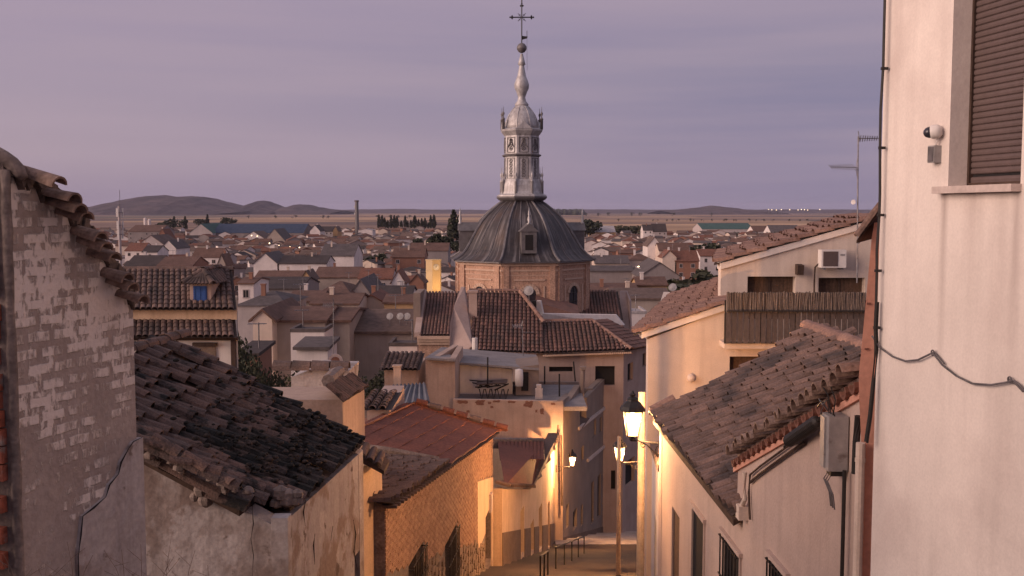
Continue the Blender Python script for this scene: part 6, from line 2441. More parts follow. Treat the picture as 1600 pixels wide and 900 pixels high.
mb.prism(sq(Rt, zb_), V((0, 0, zt_ - zb_)))
part('tower_wall', mb, 'clock_wall', ct)
for z_, e_ in ((P(677, 424, DT).z, .06), (zt_ - .1, .14)):
    mb = MB()
    mb.prism(sq(Rt + e_, z_), V((0, 0, .22)))
    part('cornice', mb, 'clock_wall', ct)
o_ = V((math.sin(A_ + math.pi / 6), -math.cos(A_ + math.pi / 6), 0))
t_ = V((math.cos(A_ + math.pi / 6), math.sin(A_ + math.pi / 6), 0))
dc = V((c.x, DT, P(680, 417, DT).z)) + o_ * (Rt * math.cos(math.pi / 6) + .02)
mb = solid(MB(), dc, o_, [(0, .68), (.06, .68), (.07, .6)], 20)
dl_ = part('dial', mb, 'dial', ct)
mb = MB()
for k_ in range(12):
    an = k_ * math.pi / 6
    mb.box(dc + o_ * .08 + t_ * (.5 * math.sin(an)) + V((0, 0, .5 * math.cos(an))), (.05, .03, .12))
part('hour_mark', mb, 'black_iron', dl_)
mb = MB()
mb.tube([dc + o_ * .1, dc + o_ * .1 + V((0, 0, .42))], .035, 4)
mb.tube([dc + o_ * .1, dc + o_ * .1 + t_ * -.26 + V((0, 0, .12))], .04, 4)
part('hand', mb, 'black_iron', dl_)
for s_, e_ in ((-1, 1100), (1, 3800)):
    lt = bpy.data.lights.new('floodlight', 'SPOT')
    lt.energy = e_ * 1.5
    lt.color = (1.0, .57, .21)
    lt.spot_size = rad(60)
    lt.spot_blend = .6
    lt.shadow_soft_size = .3
    lo = bpy.data.objects.new('floodlight', lt)
    link(lo)
    lo.location = V((c.x + s_ * 6.5, DT - 7.5, zb_ + 6))
    lo.rotation_euler = (V((c.x, DT, zb_ + 13.5)) - lo.location).to_track_quat('-Z', 'Y').to_euler()
# ------------------------------------------------------------------ house with the blue shuttered dormer
DD = 40.0
dh = thing('dormer_house', 'tile roofed house with a blue shuttered dormer above a lower tiled eave', 'house', V((-13, 42, ground(42))))
H_ = lambda px, py, D=DD: P(px, py, D)
w0, w1 = H_(150, 484), H_(370, 484)
t0 = H_(150, 421, 43.2)
upv = H_(270, 421, 43.2) - H_(270, 484)
ax_ = V((1, 0, 0))
tiles(dh, 'roof', w0, ax_, upv, w1.x - w0.x, upv.length, 'dormer_tile', cw=.235, e=.36, L=.44, r=(.115, .10), seg=5, jit=.012, th=.012)
w2, w3 = H_(150, 527, 39.2), H_(371, 527, 39.2)
t2 = H_(150, 489, 41.0)
up2 = H_(270, 489, 41.0) - H_(270, 527, 39.2)
tiles(dh, 'roof', w2, ax_, up2, w3.x - w2.x, up2.length, 'dormer_tile', cw=.235, e=.36, L=.44, r=(.115, .10), seg=5, jit=.012, th=.012)
mb = MB()
tz0, tz1 = H_(200, 489).z - .3, H_(200, 484).z - .02
xr = w1.x - .1
mb.hexa([V((w0.x, DD + .35, tz0)), V((xr, DD + .35, tz0)), V((xr - 1.2 if False else xr * 1.16, DD + 7, tz0)), V((w0.x, DD + 7, tz0)), V((w0.x, DD + .35, tz1)), V((xr, DD + .35, tz1)), V((xr * 1.16, DD + 7, tz1)), V((w0.x, DD + 7, tz1))])
part('upper_wall', mb, 'orange_plaster', dh)
mb = MB()
lw0 = H_(300, 540, 39.8)
tz0, tz1 = ground(44) - 1, H_(300, 528, 39.2).z
xr = w3.x - .15
mb.hexa([V((w2.x, 39.8, tz0)), V((xr, 39.8, tz0)), V((xr * 1.16, 46, tz0)), V((w2.x, 46, tz0)), V((w2.x, 39.8, tz1)), V((xr, 39.8, tz1)), V((xr * 1.16, 46, tz1)), V((w2.x, 46, tz1))])
part('lower_wall', mb, 'white_plaster', dh)
mb = MB()
mb.hexa([V((w0.x, 43.2, t0.z - .1)), V((w1.x - .95, 43.2, t0.z - .1)), V((w1.x - 2.1, 47, t0.z - 1.6)), V((w0.x, 47, t0.z - 1.6)), V((w0.x, 43.2, t0.z)), V((w1.x - .95, 43.2, t0.z)), V((w1.x - 2.1, 47, t0.z - 1.5)), V((w0.x, 47, t0.z - 1.5))])
part('rear_slope', mb, 'dormer_tile', dh)
for (x0, x1, y0, y1) in ((150, 371, 527, 532), (361, 367, 531, 580), (300, 338, 536, 541)):
    mb = MB()
    a, b_ = H_(x0, y1, 39.6), H_(x1, y0, 39.6)
    mb.span(a.x, b_.x, 39.62, 39.82, a.z if y1 < 570 else a.z - 4, b_.z)
    part('timber', mb, 'wood_dark', dh)
mb = MB()
a, b_ = H_(304, 572, 39.75), H_(337, 541, 39.75)
mb.span(a.x, b_.x, 39.72, 39.79, a.z, b_.z)
part('window', mb, 'stone', dh)
# dormer
dx0, dx1 = H_(297, 470, 40.6).x, H_(330, 470, 40.6).x
dz0, dz1 = H_(313, 475, 40.6).z, H_(313, 443, 40.6).z
mb = MB()
mb.span(dx0, dx1, 40.6, 43, dz0 - .2, dz1)
do = part('dormer', mb, 'rose_plaster', dh)
mb = MB()
mb.span(dx0 + .15, dx1 - .16, 40.56, 40.62, dz0 + .12, dz1 - .1)
part('shutter', mb, 'blue_shutter', do)
mb = MB()
for f_ in (.25, .5, .75):
    mb.box((dx0 + (dx1 - dx0) * f_, 40.55, (dz0 + dz1) / 2), (.02, .015, dz1 - dz0 - .25))
part('shutter_batten', mb, 'blue_shutter', do)
mb = MB()
mb.span(dx0 - .03, dx1 + .03, 40.5, 40.62, dz0 - .0, dz0 + .07)
part('sill', mb, 'stone_sill', do)
mid = (dx0 + dx1) / 2
pk = dz1 + .50
ex = (dx1 - dx0) / 2 + .17
mb = MB()
fl, fr_, bl_, br_ = V((mid - ex, 40.28, dz1)), V((mid + ex, 40.28, dz1)), V((mid - ex, 43.2, dz1)), V((mid + ex, 43.2, dz1))
p0, p1 = V((mid, 41.0, pk)), V((mid, 43.4, pk))
mb.add([fl, fr_, br_, bl_, p0, p1], [[3, 2, 1, 0], [0, 1, 4], [1, 2, 5, 4], [3, 0, 4, 5]])
for (A_0, B_0, T0, T1, nn_) in ((fl, fr_, p0, p0, 8), (fr_, br_, p0, p1, 9), (bl_, fl, p1, p0, 9)):
    for i in range(nn_):
        f_ = (i + .5) / nn_
        a_ = A_0 + (B_0 - A_0) * f_
        t_ = T0 + (T1 - T0) * f_
        u_ = (t_ - a_).normalized()
        x_ = (B_0 - A_0).normalized()
        n_ = x_.cross(u_)
        if n_.z < 0:
            n_ = -n_
        full = (t_ - a_).length * (1 - abs(f_ - .5) * (1.3 if T0 == T1 else .3))
        k_ = 0
        while k_ * .36 < full - .1:
            mb.ct = RND.random()
            mb.arc(a_ + u_ * (k_ * .36 - .08) + n_ * .02, x_, u_, n_, .42, .10, .085, 5, .012)
            k_ += 1
part('dormer_roof', mb, 'dormer_tile', do)
rme = MB().arc(V((0, 0, 0)), V((1, 0, 0)), V((0, 1, 0)), V((0, 0, 1)), .5, .14, .12, 5, .015, .9).mesh('ridge_tile', 'dormer_tile')
caps(V((w0.x, 43.2, t0.z)), V((w1.x - .95, 43.2, t0.z)), dh, rme, .46, .02)
caps(p0, p1, dh, rme, .44, .03)
caps(fl, p0, dh, rme, .44, .02)
caps(fr_, p0, dh, rme, .44, .02)


# ------------------------------------------------------------------ houses of the town
WALLS = {}
for nm_, c1 in (('white', (.78, .68, .64)), ('cream', (.66, .52, .43)), ('grey', (.30, .25, .24)), ('tan', (.43, .345, .295)), ('ochre', (.55, .34, .18)), ('brick', (.32, .16, .11)), ('pale', (.50, .42, .40))):
    WALLS[nm_] = mat('town_wall_' + nm_, c1, tuple(x * .8 for x in c1), scale=.25, fineamt=.06, fine=1.2, bump=0, streak=(tuple(x * .6 for x in c1), .3))
ROOFS = {}
for nm_, c1 in (('brown', (.17, .094, .070)), ('russet', (.22, .095, .063)), ('grey', (.13, .104, .10)), ('dark', (.075, .056, .052)), ('tan', (.17, .112, .09)), ('blue', (.055, .075, .125)), ('green', (.07, .13, .115)), ('white', (.50, .44, .43))):
    ROOFS[nm_] = mat('town_roof_' + nm_, c1, tuple(x * .7 for x in c1), scale=.35, fineamt=.3, fine=2.2, bump=.6, bumpscale=2.5)
M.update({'town_wall_' + k_: v for k_, v in WALLS.items()})
M.update({'town_roof_' + k_: v for k_, v in ROOFS.items()})
wm_ = MB().box((0, 0, 0), (1, 1, 1))
wm_.cm = 1
for c_, s_ in (((-.5, 0, 0), (.11, 1.5, 1.1)), ((.5, 0, 0), (.11, 1.5, 1.1)), ((0, 0, .5), (.89, 1.5, .1)), ((0, 0, -.52), (1.2, 2.4, .1)), ((0, -.55, 0), (.06, .3, .9))):
    wm_.box(c_, s_)
WIN = wm_.mesh('window', ['dark_hole', 'town_wall_pale'])
FOOT = []      # occupied ground discs


def gable_meshes(w, d, he, hr, axis, ov=.35, th=.22):
    """walls and roof of a plain gabled house, local coordinates, base at z=0; axis 'x': ridge along x, 'y': ridge along y, 'hip', 'flat', 'shed'"""
    wl, rf = MB(), MB()
    x, y = w / 2, d / 2
    if axis == 'y':
        wl.prism([V((-x, -y, -2)), V((x, -y, -2)), V((x, -y, he)), V((0, -y, hr)), V((-x, -y, he))], V((0, d, 0)))
        k_ = (hr - he) / x
        for s_ in (-1, 1):
            e_ = V((s_ * (x + ov), -y - ov * .6, he - ov * k_))
            r_ = V((0, -y - ov * .6, hr))
            rf.prism([e_ + V((0, 0, .02)), r_ + V((0, 0, .02)), r_ + V((0, 0, .02 + th)), e_ + V((0, 0, .02 + th))], V((0, d + ov * 1.2, 0)))
    elif axis in ('x', 'hip'):
        k_ = (hr - he) / y
        if axis == 'x':
            wl.prism([V((-x, -y, -2)), V((-x, y, -2)), V((-x, y, he)), V((-x, 0, hr)), V((-x, -y, he))], V((w, 0, 0)))
            for s_ in (-1, 1):
                e_ = V((-x - ov * .6, s_ * (y + ov), he - ov * k_))
                r_ = V((-x - ov * .6, 0, hr))
                rf.prism([e_ + V((0, 0, .02)), r_ + V((0, 0, .02)), r_ + V((0, 0, .02 + th)), e_ + V((0, 0, .02 + th))], V((w + ov * 1.2, 0, 0)))
        else:
            wl.span(-x, x, -y, y, -2, he)
            X, Y = x + ov, y + ov
            z0 = he - .02
            q_ = max(.2, X - Y)
            a = [V((-X, -Y, z0)), V((X, -Y, z0)), V((X, Y, z0)), V((-X, Y, z0)), V((-q_, 0, hr)), V((q_, 0, hr))]
            rf.add(a, [[3, 2, 1, 0], [0, 1, 5, 4], [2, 3, 4, 5], [1, 2, 5], [3, 0, 4]])
    elif axis == 'flat':
        wl.span(-x, x, -y, y, -2, he)
        rf.span(-x + .2, x - .2, -y + .2, y - .2, he - .1, he + .03)
        rf.span(-x - .05, x + .05, -y - .05, -y + .2, he, he + .3)
        rf.span(-x - .05, -x + .2, -y + .2, y, he, he + .3)
        rf.span(x - .2, x + .05, -y + .2, y, he, he + .3)
    elif axis == 'shed':
        wl.prism([V((-x, -y, -2)), V((-x, y, -2)), V((-x, y, hr)), V((-x, -y, he))], V((w, 0, 0)))
        e_, r_ = V((-x - .2, -y - ov, he - ov * (hr - he) / d)), V((-x - .2, y + ov, hr + ov * (hr - he) / d))
        rf.prism([e_ + V((0, 0, .02)), r_ + V((0, 0, .02)), r_ + V((0, 0, .24)), e_ + V((0, 0, .24))], V((w + .4, 0, 0)))
    return wl, rf


def house(x, y, w, d, he, hr, axis, rot, wallc, roofc, label, group=None, wins=True, chim=True, rng=RND, cat='house', name='house', ov=.35, wide=None):
    z0 = ground(y)
    o = bpy.data.objects.new(name, None)
    link(o)
    o.location = (x, y, z0)
    o.rotation_euler = (0, 0, rot)
    tag(o, label, cat, group)
    wl, rf = gable_meshes(w, d, he, hr, axis, ov)
    a = bpy.data.objects.new('wall', wl.mesh('wall', 'town_wall_' + wallc))
    link(a, o)
    r = bpy.data.objects.new('roof', rf.mesh('roof', 'town_roof_' + roofc))
    link(r, o)
    if wins:
        floors = max(1, int(he / 2.8))
        nx = max(1, int(w / 3.4))
        for f_ in range(floors):
            for i in range(nx):
                if rng.random() < .15:
                    continue
                wo = bpy.data.objects.new('window', WIN)
                link(wo, a)
                ww = rng.choice([.9, 1.0, 1.2])
                wo.location = (-w / 2 + w * (i + .5) / nx, -d / 2, he - 1.5 - 2.8 * f_)
                wo.scale = (ww, .10, 1.25)
        for i in range(max(1, int(d / 5))):
            if rng.random() < .4:
                continue
            wo = bpy.data.objects.new('window', WIN)
            link(wo, a)
            sx = -1 if x > 0 else 1
            wo.location = (sx * w / 2, -d / 2 + d * (i + .5) / max(1, int(d / 5)), he - 1.5)
            wo.scale = (.10, .95, 1.2)
    if chim:
        c = MB()
        cxp, cyp = rng.uniform(-.3, .3) * w, rng.uniform(-.2, .2) * d
        c.box((cxp, cyp, hr + .1), (.55, .55, 1.7))
        c.box((cxp, cyp, hr + 1.0), (.7, .7, .14))
        co = bpy.data.objects.new('chimney', c.mesh('chimney', 'town_wall_' + rng.choice(['white', 'cream', 'brick'])))
        link(co, r)
    if name == 'house' and y < 480 and rng.random() < .55:
        ae = MB()
        ax0, ay0, hh = rng.uniform(-.35, .35) * w, rng.uniform(-.2, .2) * d, rng.uniform(1.4, 2.6)
        ae.tube([(ax0, ay0, hr - .8), (ax0, ay0, hr + hh)], .045, 4)
        ae.tube([(ax0 - .7, ay0, hr + hh - .1), (ax0 + .5, ay0 + .2, hr + hh - .1)], .03, 4)
        for q_ in range(5):
            ae.tube([(ax0 - .65 + q_ * .26, ay0 - .3, hr + hh - .1), (ax0 - .65 + q_ * .26, ay0 + .35, hr + hh - .1)], .02, 4)
        link(bpy.data.objects.new('aerial', ae.mesh('aerial', 'steel')), r)
    if wins is not None and name == 'house' and 100 < y < 520 and rng.random() < .75:
        aw, ad, ah = rng.uniform(2.6, 5), rng.uniform(2, 4), rng.uniform(2.2, 3.6)
        kind_ = rng.choice(['flat', 'shed', 'y', 'x'])
        wl2, rf2 = gable_meshes(aw, ad, ah, ah + rng.uniform(.5, .9) if kind_ != 'flat' else ah, kind_, .2, .15)
        wc2, rc2 = rng.choice(['white', 'white', 'cream', 'pale', 'brick']), rng.choice(['brown', 'russet', 'tan', 'grey'])
        off = V((rng.choice([-1, 1]) * (w / 2 - aw * .3), -d / 2 - ad / 2 + .1, 0))
        an_ = bpy.data.objects.new('annex', wl2.mesh('annex', 'town_wall_' + wc2))
        link(an_, o)
        an_.location = off
        ar = bpy.data.objects.new('annex_roof', rf2.mesh('annex_roof', 'town_roof_' + (rc2 if kind_ != 'flat' else 'grey')))
        link(ar, an_)
        if y < 300:
            wo = bpy.data.objects.new('window', WIN)
            link(wo, an_)
            wo.location = (0, -ad / 2, ah * .55)
            wo.scale = (.8, .08, .9)
    FOOT.append((x, y, max(w, d) * .62))
    return o


def hp(px0, px1, y_eave, y_ridge, D, axis, wallc, roofc, label, d=None, rot=0.0, wins=True, chim=True, hmin=2.6, name='house', cat='house', ov=.35, group=None):
    """a house whose front eaves run between px0 and px1 at pixel row y_eave, D metres away"""
    a, b_ = P(px0, y_eave, D), P(px1, y_eave, D)
    w = b_.x - a.x
    d = d or max(6.0, min(14.0, w * .9))
    yc = D + d / 2
    g = ground(yc)
    he = max(hmin, a.z - g)
    zr = P((px0 + px1) / 2, y_ridge, D + (d / 2 if axis in ('x', 'hip') else 0 if axis == 'y' else d)).z
    hr = max(he + (.2 if axis == 'shed' else .6) if axis not in ('flat',) else he, zr - g)
    return house((a.x + b_.x) / 2, yc, w, d, he, hr, axis, rot, wallc, roofc, label, group, wins, chim, random.Random(int(px0 * 7 + y_eave)), cat, name, ov)


# middle distance, placed one by one
hp(426, 508, 503, 482, 92, 'x', 'tan', 'brown', 'broad grey brown walled house with a long tiled roof below the crowd of roofs', d=11, wins=False, chim=False)
hp(395, 425, 499, 486, 90, 'y', 'cream', 'brown', 'narrow cream gable end beside the broad walled house', d=12, wins=False, chim=False)
hp(508, 546, 503, 484, 93, 'x', 'tan', 'brown', 'plain tan wall carrying on the long tiled roof behind the antenna mast', d=11, wins=False, chim=False)
hp(454, 507, 519, 515, 86, 'flat', 'white', 'grey', 'white annex with small windows in front of the broad walled house', d=4, chim=False)
hp(463, 512, 546, 541, 76, 'shed', 'white', 'grey', 'bright white outhouse wall under a sloping grey roof', d=4, wins=False, chim=False)
hp(373, 402, 556, 546, 66, 'shed', 'brick', 'dark', 'small brown shed in the gap beside the dormer house', d=4, wins=False, chim=False)
hp(546, 648, 520, 486, 96, 'x', 'tan', 'tan', 'tan barn with a plain sloping roof beside the green bush', d=13, wins=False, chim=False)
hp(608, 652, 541, 531, 86, 'flat', 'white', 'grey', 'white wall with two arches tucked against the church west arm', d=4, chim=False)
hp(372, 396, 444, 436, 160, 'x', 'white', 'brown', 'white house with three windows just beyond the blue shuttered dormer', d=10)
hp(371, 446, 477, 454, 128, 'hip', 'pale', 'grey', 'pale house under a broad grey hipped roof beyond the dormer', d=13, wins=False)
hp(447, 498, 472, 456, 145, 'x', 'tan', 'brown', 'brown roofed house with one tall white chimney', d=12, wins=False)
hp(486, 560, 476, 460, 132, 'x', 'cream', 'brown', 'brown roof with a mortared verge beyond the antenna mast', d=10, wins=False)
hp(560, 600, 474, 462, 140, 'y', 'cream', 'russet', 'cream gabled house between the antenna mast and the church', d=10)
hp(600, 645, 474, 462, 135, 'x', 'ochre', 'brown', 'ochre eaved house with brown roof hard by the church west arm', d=8, wins=False)
hp(392, 470, 452, 434, 190, 'x', 'grey', 'dark', 'long grey roof across the middle of the town', d=18, wins=False, chim=False)
hp(490, 548, 462, 439, 175, 'hip', 'grey', 'brown', 'broad brown hipped barn beside a grey gable', d=18, wins=False, chim=False)
hp(548, 578, 458, 438, 180, 'y', 'grey', 'grey', 'plain grey gable wall in the middle of the town', d=18, wins=False, chim=False)
hp(585, 643, 462, 448, 170, 'x', 'white', 'dark', 'long white house with a dark roof and round arched door near the clock tower', d=9)
hp(576, 592, 452, 444, 195, 'flat', 'pale', 'blue', 'pale blue shaded house with flat roof and solar panels', d=10)
hp(612, 632, 440, 424, 200, 'y', 'white', 'russet', 'tall narrow white gable near the clock tower', d=8)
hp(640, 662, 442, 430, 215, 'y', 'brick', 'brown', 'small red brick gable beside the clock tower', d=8, wins=False)
hp(470, 486, 436, 424, 225, 'y', 'ochre', 'tan', 'small ochre lit house front in the middle of the town', d=8)
hp(398, 470, 436, 424, 235, 'x', 'white', 'brown', 'row of white house fronts under one long brown roof', d=10)
hp(490, 560, 434, 418, 250, 'x', 'tan', 'brown', 'brown roofed barn above the broad hipped barn', d=16, wins=False)
hp(560, 612, 436, 420, 245, 'x', 'pale', 'russet', 'pale house with a red roof beyond the white gables', d=12)
hp(396, 433, 412, 396, 300, 'y', 'white', 'grey', 'big white gable end seen above the blue shuttered dormer', d=18, wins=False)
hp(436, 510, 412, 400, 300, 'x', 'white', 'dark', 'white house with a dark roof next to the big white gable end', d=14, wins=False)
hp(500, 553, 400, 382, 340, 'x', 'white', 'grey', 'broad grey roofed barn with a sharp white gable end', d=20, wins=False)
hp(613, 663, 402, 388, 360, 'x', 'brick', 'brown', 'brown terrace with a row of pale windows behind the clock tower', d=14)
hp(640, 700, 392, 380, 420, 'x', 'grey', 'brown', 'wide brown roof just before the round dark tree', d=18, wins=False)
hp(470, 520, 362, 354, 900, 'x', 'white', 'dark', 'far white house with a dark roof standing alone before the fields', d=22)
hp(484, 500, 361, 352, 860, 'y', 'white', 'dark', 'far bright white gable standing before the fields', d=22, wins=False)
hp(520, 528, 361, 354, 890, 'y', 'ochre', 'tan', 'far ochre gable standing before the fields', d=20, wins=False)
hp(560, 582, 360, 358, 880, 'y', 'white', 'white', 'far long white shed beside the chimney stack', d=20, wins=False, chim=False)
hp(296, 332, 364, 350, 850, 'y', 'pale', 'green', 'green gabled warehouse end beside the long blue roof', d=60, wins=False, chim=False, name='warehouse', cat='warehouse')
hp(332, 474, 364, 350, 860, 'x', 'grey', 'blue', 'long dark blue warehouse roof below the hills', d=44, wins=False, chim=False, name='warehouse', cat='warehouse')
hp(380, 412, 372, 362, 760, 'y', 'white', 'tan', 'pale shed front lit by lamps below the blue warehouse', d=30, wins=False, chim=False, name='warehouse', cat='warehouse')
hp(413, 445, 376, 358, 700, 'y', 'tan', 'grey', 'grey gabled shed standing before the blue warehouse', d=30, wins=False, chim=False, name='warehouse', cat='warehouse')
hp(200, 250, 362, 352, 700, 'x', 'grey', 'brown', 'long brown hall beside the white telephone mast', d=30, wins=True, chim=False)
hp(245, 262, 372, 358, 620, 'y', 'brick', 'russet', 'small red gable behind the telephone mast', d=14, wins=False)
hp(214, 258, 384, 368, 480, 'y', 'pale', 'tan', 'white gabled barn near the foot of the telephone mast', d=24, wins=False)
hp(252, 275, 388, 376, 470, 'y', 'white', 'grey', 'bluish white gable beside the white barn', d=20, wins=False)
hp(195, 222, 392, 380, 440, 'x', 'white', 'russet', 'white house with red roof at the foot of the telephone mast', d=16)
hp(222, 246, 394, 384, 430, 'x', 'white', 'dark', 'white house with dark roof between the mast and the dormer', d=14)
hp(300, 345, 402, 388, 360, 'x', 'white', 'brown', 'white house with dark windows above the dormer ridge', d=12)
hp(340, 352, 412, 398, 300, 'y', 'tan', 'brown', 'little gabled attic with one square window above the dormer', d=8)
hp(196, 245, 416, 400, 260, 'x', 'brick', 'dark', 'long brown walled house hard above the dormer roof', d=14)
hp(246, 300, 416, 402, 255, 'x', 'brick', 'brown', 'brown walled house with pale gateposts above the dormer roof', d=14, wins=False)
# east of the dome
hp(925, 962, 363, 353, 900, 'x', 'ochre', 'white', 'long pale warehouse just beside the dome', d=40, wins=False, chim=False, name='warehouse', cat='warehouse')
hp(1097, 1178, 358, 349, 1150, 'x', 'pale', 'green', 'long green roofed warehouse in the fields', d=60, wins=False, chim=False, name='warehouse', cat='warehouse')
hp(1205, 1252, 364, 352, 950, 'x', 'white', 'grey', 'white hall with a dark doorway beyond the green warehouse', d=30, wins=False, chim=False, name='warehouse', cat='warehouse')
hp(1178, 1206, 362, 353, 1000, 'x', 'white', 'brown', 'low brown roofed hall beside the green warehouse', d=30, wins=False, chim=False)
hp(1005, 1020, 360, 351, 780, 'x', 'white', 'dark', 'white house with attic windows alone before the fields', d=16)
hp(1020, 1042, 362, 350, 780, 'x', 'pale', 'dark', 'dark mansard house alone before the fields', d=16)
hp(1030, 1078, 392, 380, 420, 'x', 'cream', 'brown', 'row of cream arched windows under a brown roof east of the dome', d=14)
hp(1012, 1034, 384, 371, 430, 'y', 'white', 'tan', 'bright white gable beside the arched windows', d=16, wins=False)
hp(1036, 1057, 402, 392, 330, 'y', 'cream', 'russet', 'cream gable end of the red roofed house', d=10, wins=False)
hp(1055, 1092, 408, 392, 330, 'x', 'brick', 'russet', 'red roofed house with a deep balcony and dark openings', d=12)
hp(1094, 1130, 400, 390, 350, 'x', 'white', 'russet', 'white house with three windows under a red roof', d=12)
hp(983, 1020, 406, 396, 290, 'hip', 'cream', 'brown', 'cream house with three tall windows and a hipped roof', d=10)
hp(930, 983, 412, 400, 280, 'x', 'cream', 'grey', 'two storey house with pale bays and a grey roof beside the drum', d=12)
hp(922, 990, 424, 416, 240, 'x', 'grey', 'grey', 'long low grey wall and roof beside the drum', d=10, wins=False, chim=False)
hp(1000, 1062, 432, 411, 225, 'y', 'grey', 'grey', 'grey barn with a plain gable below the hipped house', d=20, wins=False, chim=False)
hp(1000, 1032, 421, 414, 235, 'flat', 'white', 'white', 'white flat roof shining over the grey barn', d=9, wins=False, chim=False)
hp(996, 1042, 446, 434, 170, 'x', 'ochre', 'brown', 'low house with an ochre eaves band and a brown roof', d=8, wins=False)
hp(920, 1000, 462, 444, 160, 'x', 'tan', 'brown', 'wide brown roof just behind the east arm of the church', d=16, wins=False)
hp(960, 1050, 468, 452, 140, 'x', 'tan', 'tan', 'wide tan roof below the pale satellite dish', d=14, wins=False)
hp(985, 1010, 490, 485, 115, 'flat', 'white', 'white', 'low white wall beyond the church east arm', d=6, wins=False, chim=False)
hp(1170, 1200, 386, 380, 300, 'flat', 'ochre', 'tan', 'small yellow block beside the far tiled verge', d=8, wins=False, chim=False)

# the rest of the town
rng = random.Random(21)


def lim(px):
    K = [(130, 385), (150, 395), (204, 412), (205, 417), (369, 417), (371, 480), (395, 478), (640, 470), (655, 452), (712, 452), (714, 0), (917, 0), (919, 452), (985, 455), (1000, 452), (1050, 445), (1122, 440), (1126, 410), (1330, 345), (1340, 0), (1700, 0)]
    if px < 130:
        return 0
    for (a, ya), (b_, yb) in zip(K, K[1:]):
        if px <= b_:
            return ya + (yb - ya) * (px - a) / (b_ - a)
    return 0


cands = []
D = 120.0
while D < 1180:
    stepx = 11.2 + D * .004
    xx0 = (100 - 800) / F * D
    x = xx0
    while x < (1360 - 800) / F * D:
        jx, jy = x + rng.uniform(-4, 4), D + rng.uniform(-5, 5)
        w, d = rng.uniform(6.5, 11), rng.uniform(5.5, 9)
        he = rng.choice([3.0, 3.4, 5.4, 5.8, 6.2]) if rng.random() < .8 else rng.uniform(3, 8)
        px, py = pix((jx, jy, ground(jy) + he + 1.5))
        keep = py < lim(px) and py > 340
        if px > 900 and D > 1000:
            keep = False
        if 370 < px < 716 and D < 262:
            keep = False
        if D > 900 and rng.random() < .45:
            keep = False
        if keep and all((jx - fx_) ** 2 + (jy - fy_) ** 2 > (fr_ + 5) ** 2 for fx_, fy_, fr_ in FOOT):
            cands.append((jx, jy, w, d, he, px, py))
        x += stepx
    D += 11.5 + D * .011
cands.sort(key=lambda c: c[1])
N_IND = 215
D = 190.0
while D < 1000:
    x = -900 / F * D
    while x < 900 / F * D:
        px = 800 + F * x / D
        if px < 120 or px > 1375:
            cands.append((x + rng.uniform(-4, 4), D + rng.uniform(-5, 5), rng.uniform(7, 11), rng.uniform(6, 9), rng.choice([3.2, 5.6, 6.0]), px, 400))
        x += 15.0 + D * .01
    D += 16 + D * .02
GRP = 'houses of the town'
ORD = ['first', 'second', 'third', 'fourth', 'fifth', 'sixth', 'seventh', 'eighth', 'ninth', 'tenth', 'eleventh', 'twelfth', 'thirteenth', 'fourteenth', 'fifteenth', 'sixteenth',
       'seventeenth', 'eighteenth', 'nineteenth', 'twentieth', 'twenty-first', 'twenty-second', 'twenty-third', 'twenty-fourth', 'twenty-fifth', 'twenty-sixth']
ZONES = [(0, 205, 'beside the telephone mast'), (205, 371, 'above the dormer house'), (371, 470, 'below the blue warehouse'), (470, 590, 'below the chimney stack'), (590, 720, 'below the cypress row'),
         (720, 985, 'right by the dome'), (985, 1125, 'below the green warehouse'), (1125, 1400, 'over the far tiled verge')]
ZONES[5] = (720, 985, 'close beside the dome')
byzone = {}
for i, c in enumerate(cands[:N_IND]):
    zn = next(z for z in ZONES if z[0] <= c[5] < z[1])[2]
    byzone.setdefault(zn, []).append(i)
place = {}
for zn, ids in byzone.items():
    ids.sort(key=lambda i: -cands[i][6])
    row_n = max(3, int(math.sqrt(len(ids) * 1.6)))
    rows = [ids[k_:k_ + row_n] for k_ in range(0, len(ids), row_n)]
    for r_i, row_ in enumerate(rows):
        row_.sort(key=lambda i: cands[i][5])
        for c_i, i in enumerate(row_):
            place[i] = (zn, r_i, c_i)
far = {}
for i, (x, y, w, d, he, px, py) in enumerate(cands):
    axis = rng.choice(['x', 'x', 'y', 'y', 'hip', 'x', 'flat'])
    rot = rng.choice([0, .25, -.2, .4, -.35, .1]) + rng.gauss(0, .05)
    wc = rng.choice(['white', 'white', 'white', 'cream', 'pale', 'grey', 'tan', 'white', 'cream', 'brick'])
    rc = rng.choice(['brown', 'brown', 'russet', 'grey', 'tan', 'brown', 'brown', 'russet', 'dark', 'tan'])
    rise = (d if axis != 'y' else w) / 2 * rng.uniform(.36, .46)
    hr = he + rise if axis != 'flat' else he
    if axis == 'flat':
        rc = 'grey'
    if i < N_IND:
        zn, ri, ci = place[i]
        lab = '%s house, %s roof, %s in the %s row %s' % (wc if wc != 'brick' else 'brick red', {'brown': 'brown', 'russet': 'red', 'grey': 'grey', 'tan': 'tan', 'dark': 'dark'}[rc], ORD[ci], ORD[ri], zn)
        lab = lab.replace('brick red house', 'brick house')
        house(x, y, w, d, he, hr, axis, rot, wc, rc, lab, GRP, wins=y < 520, chim=y < 420 and rng.random() < .7, rng=rng)
    else:
        wl, rf = gable_meshes(w, d, he, hr, axis)
        Mx = Matrix.Translation((x, y, ground(y))) @ Matrix.Rotation(rot, 4, 'Z')
        for key, src in ((('w', wc), wl), (('r', rc), rf)):
            m_ = far.setdefault(key, MB())
            m_.add([tuple(Mx @ V(v)) for v in src.v], src.f)
fm = MB()
mats_ = []
for i, (key, m_) in enumerate(far.items()):
    fm.cm = i
    fm.add(m_.v, m_.f)
    mats_.append(('town_wall_' if key[0] == 'w' else 'town_roof_') + key[1])
o = part('town_houses', fm, mats_, None, kind='stuff')
o['label'] = 'far crowd of small pale houses with brown roofs fading towards the fields'


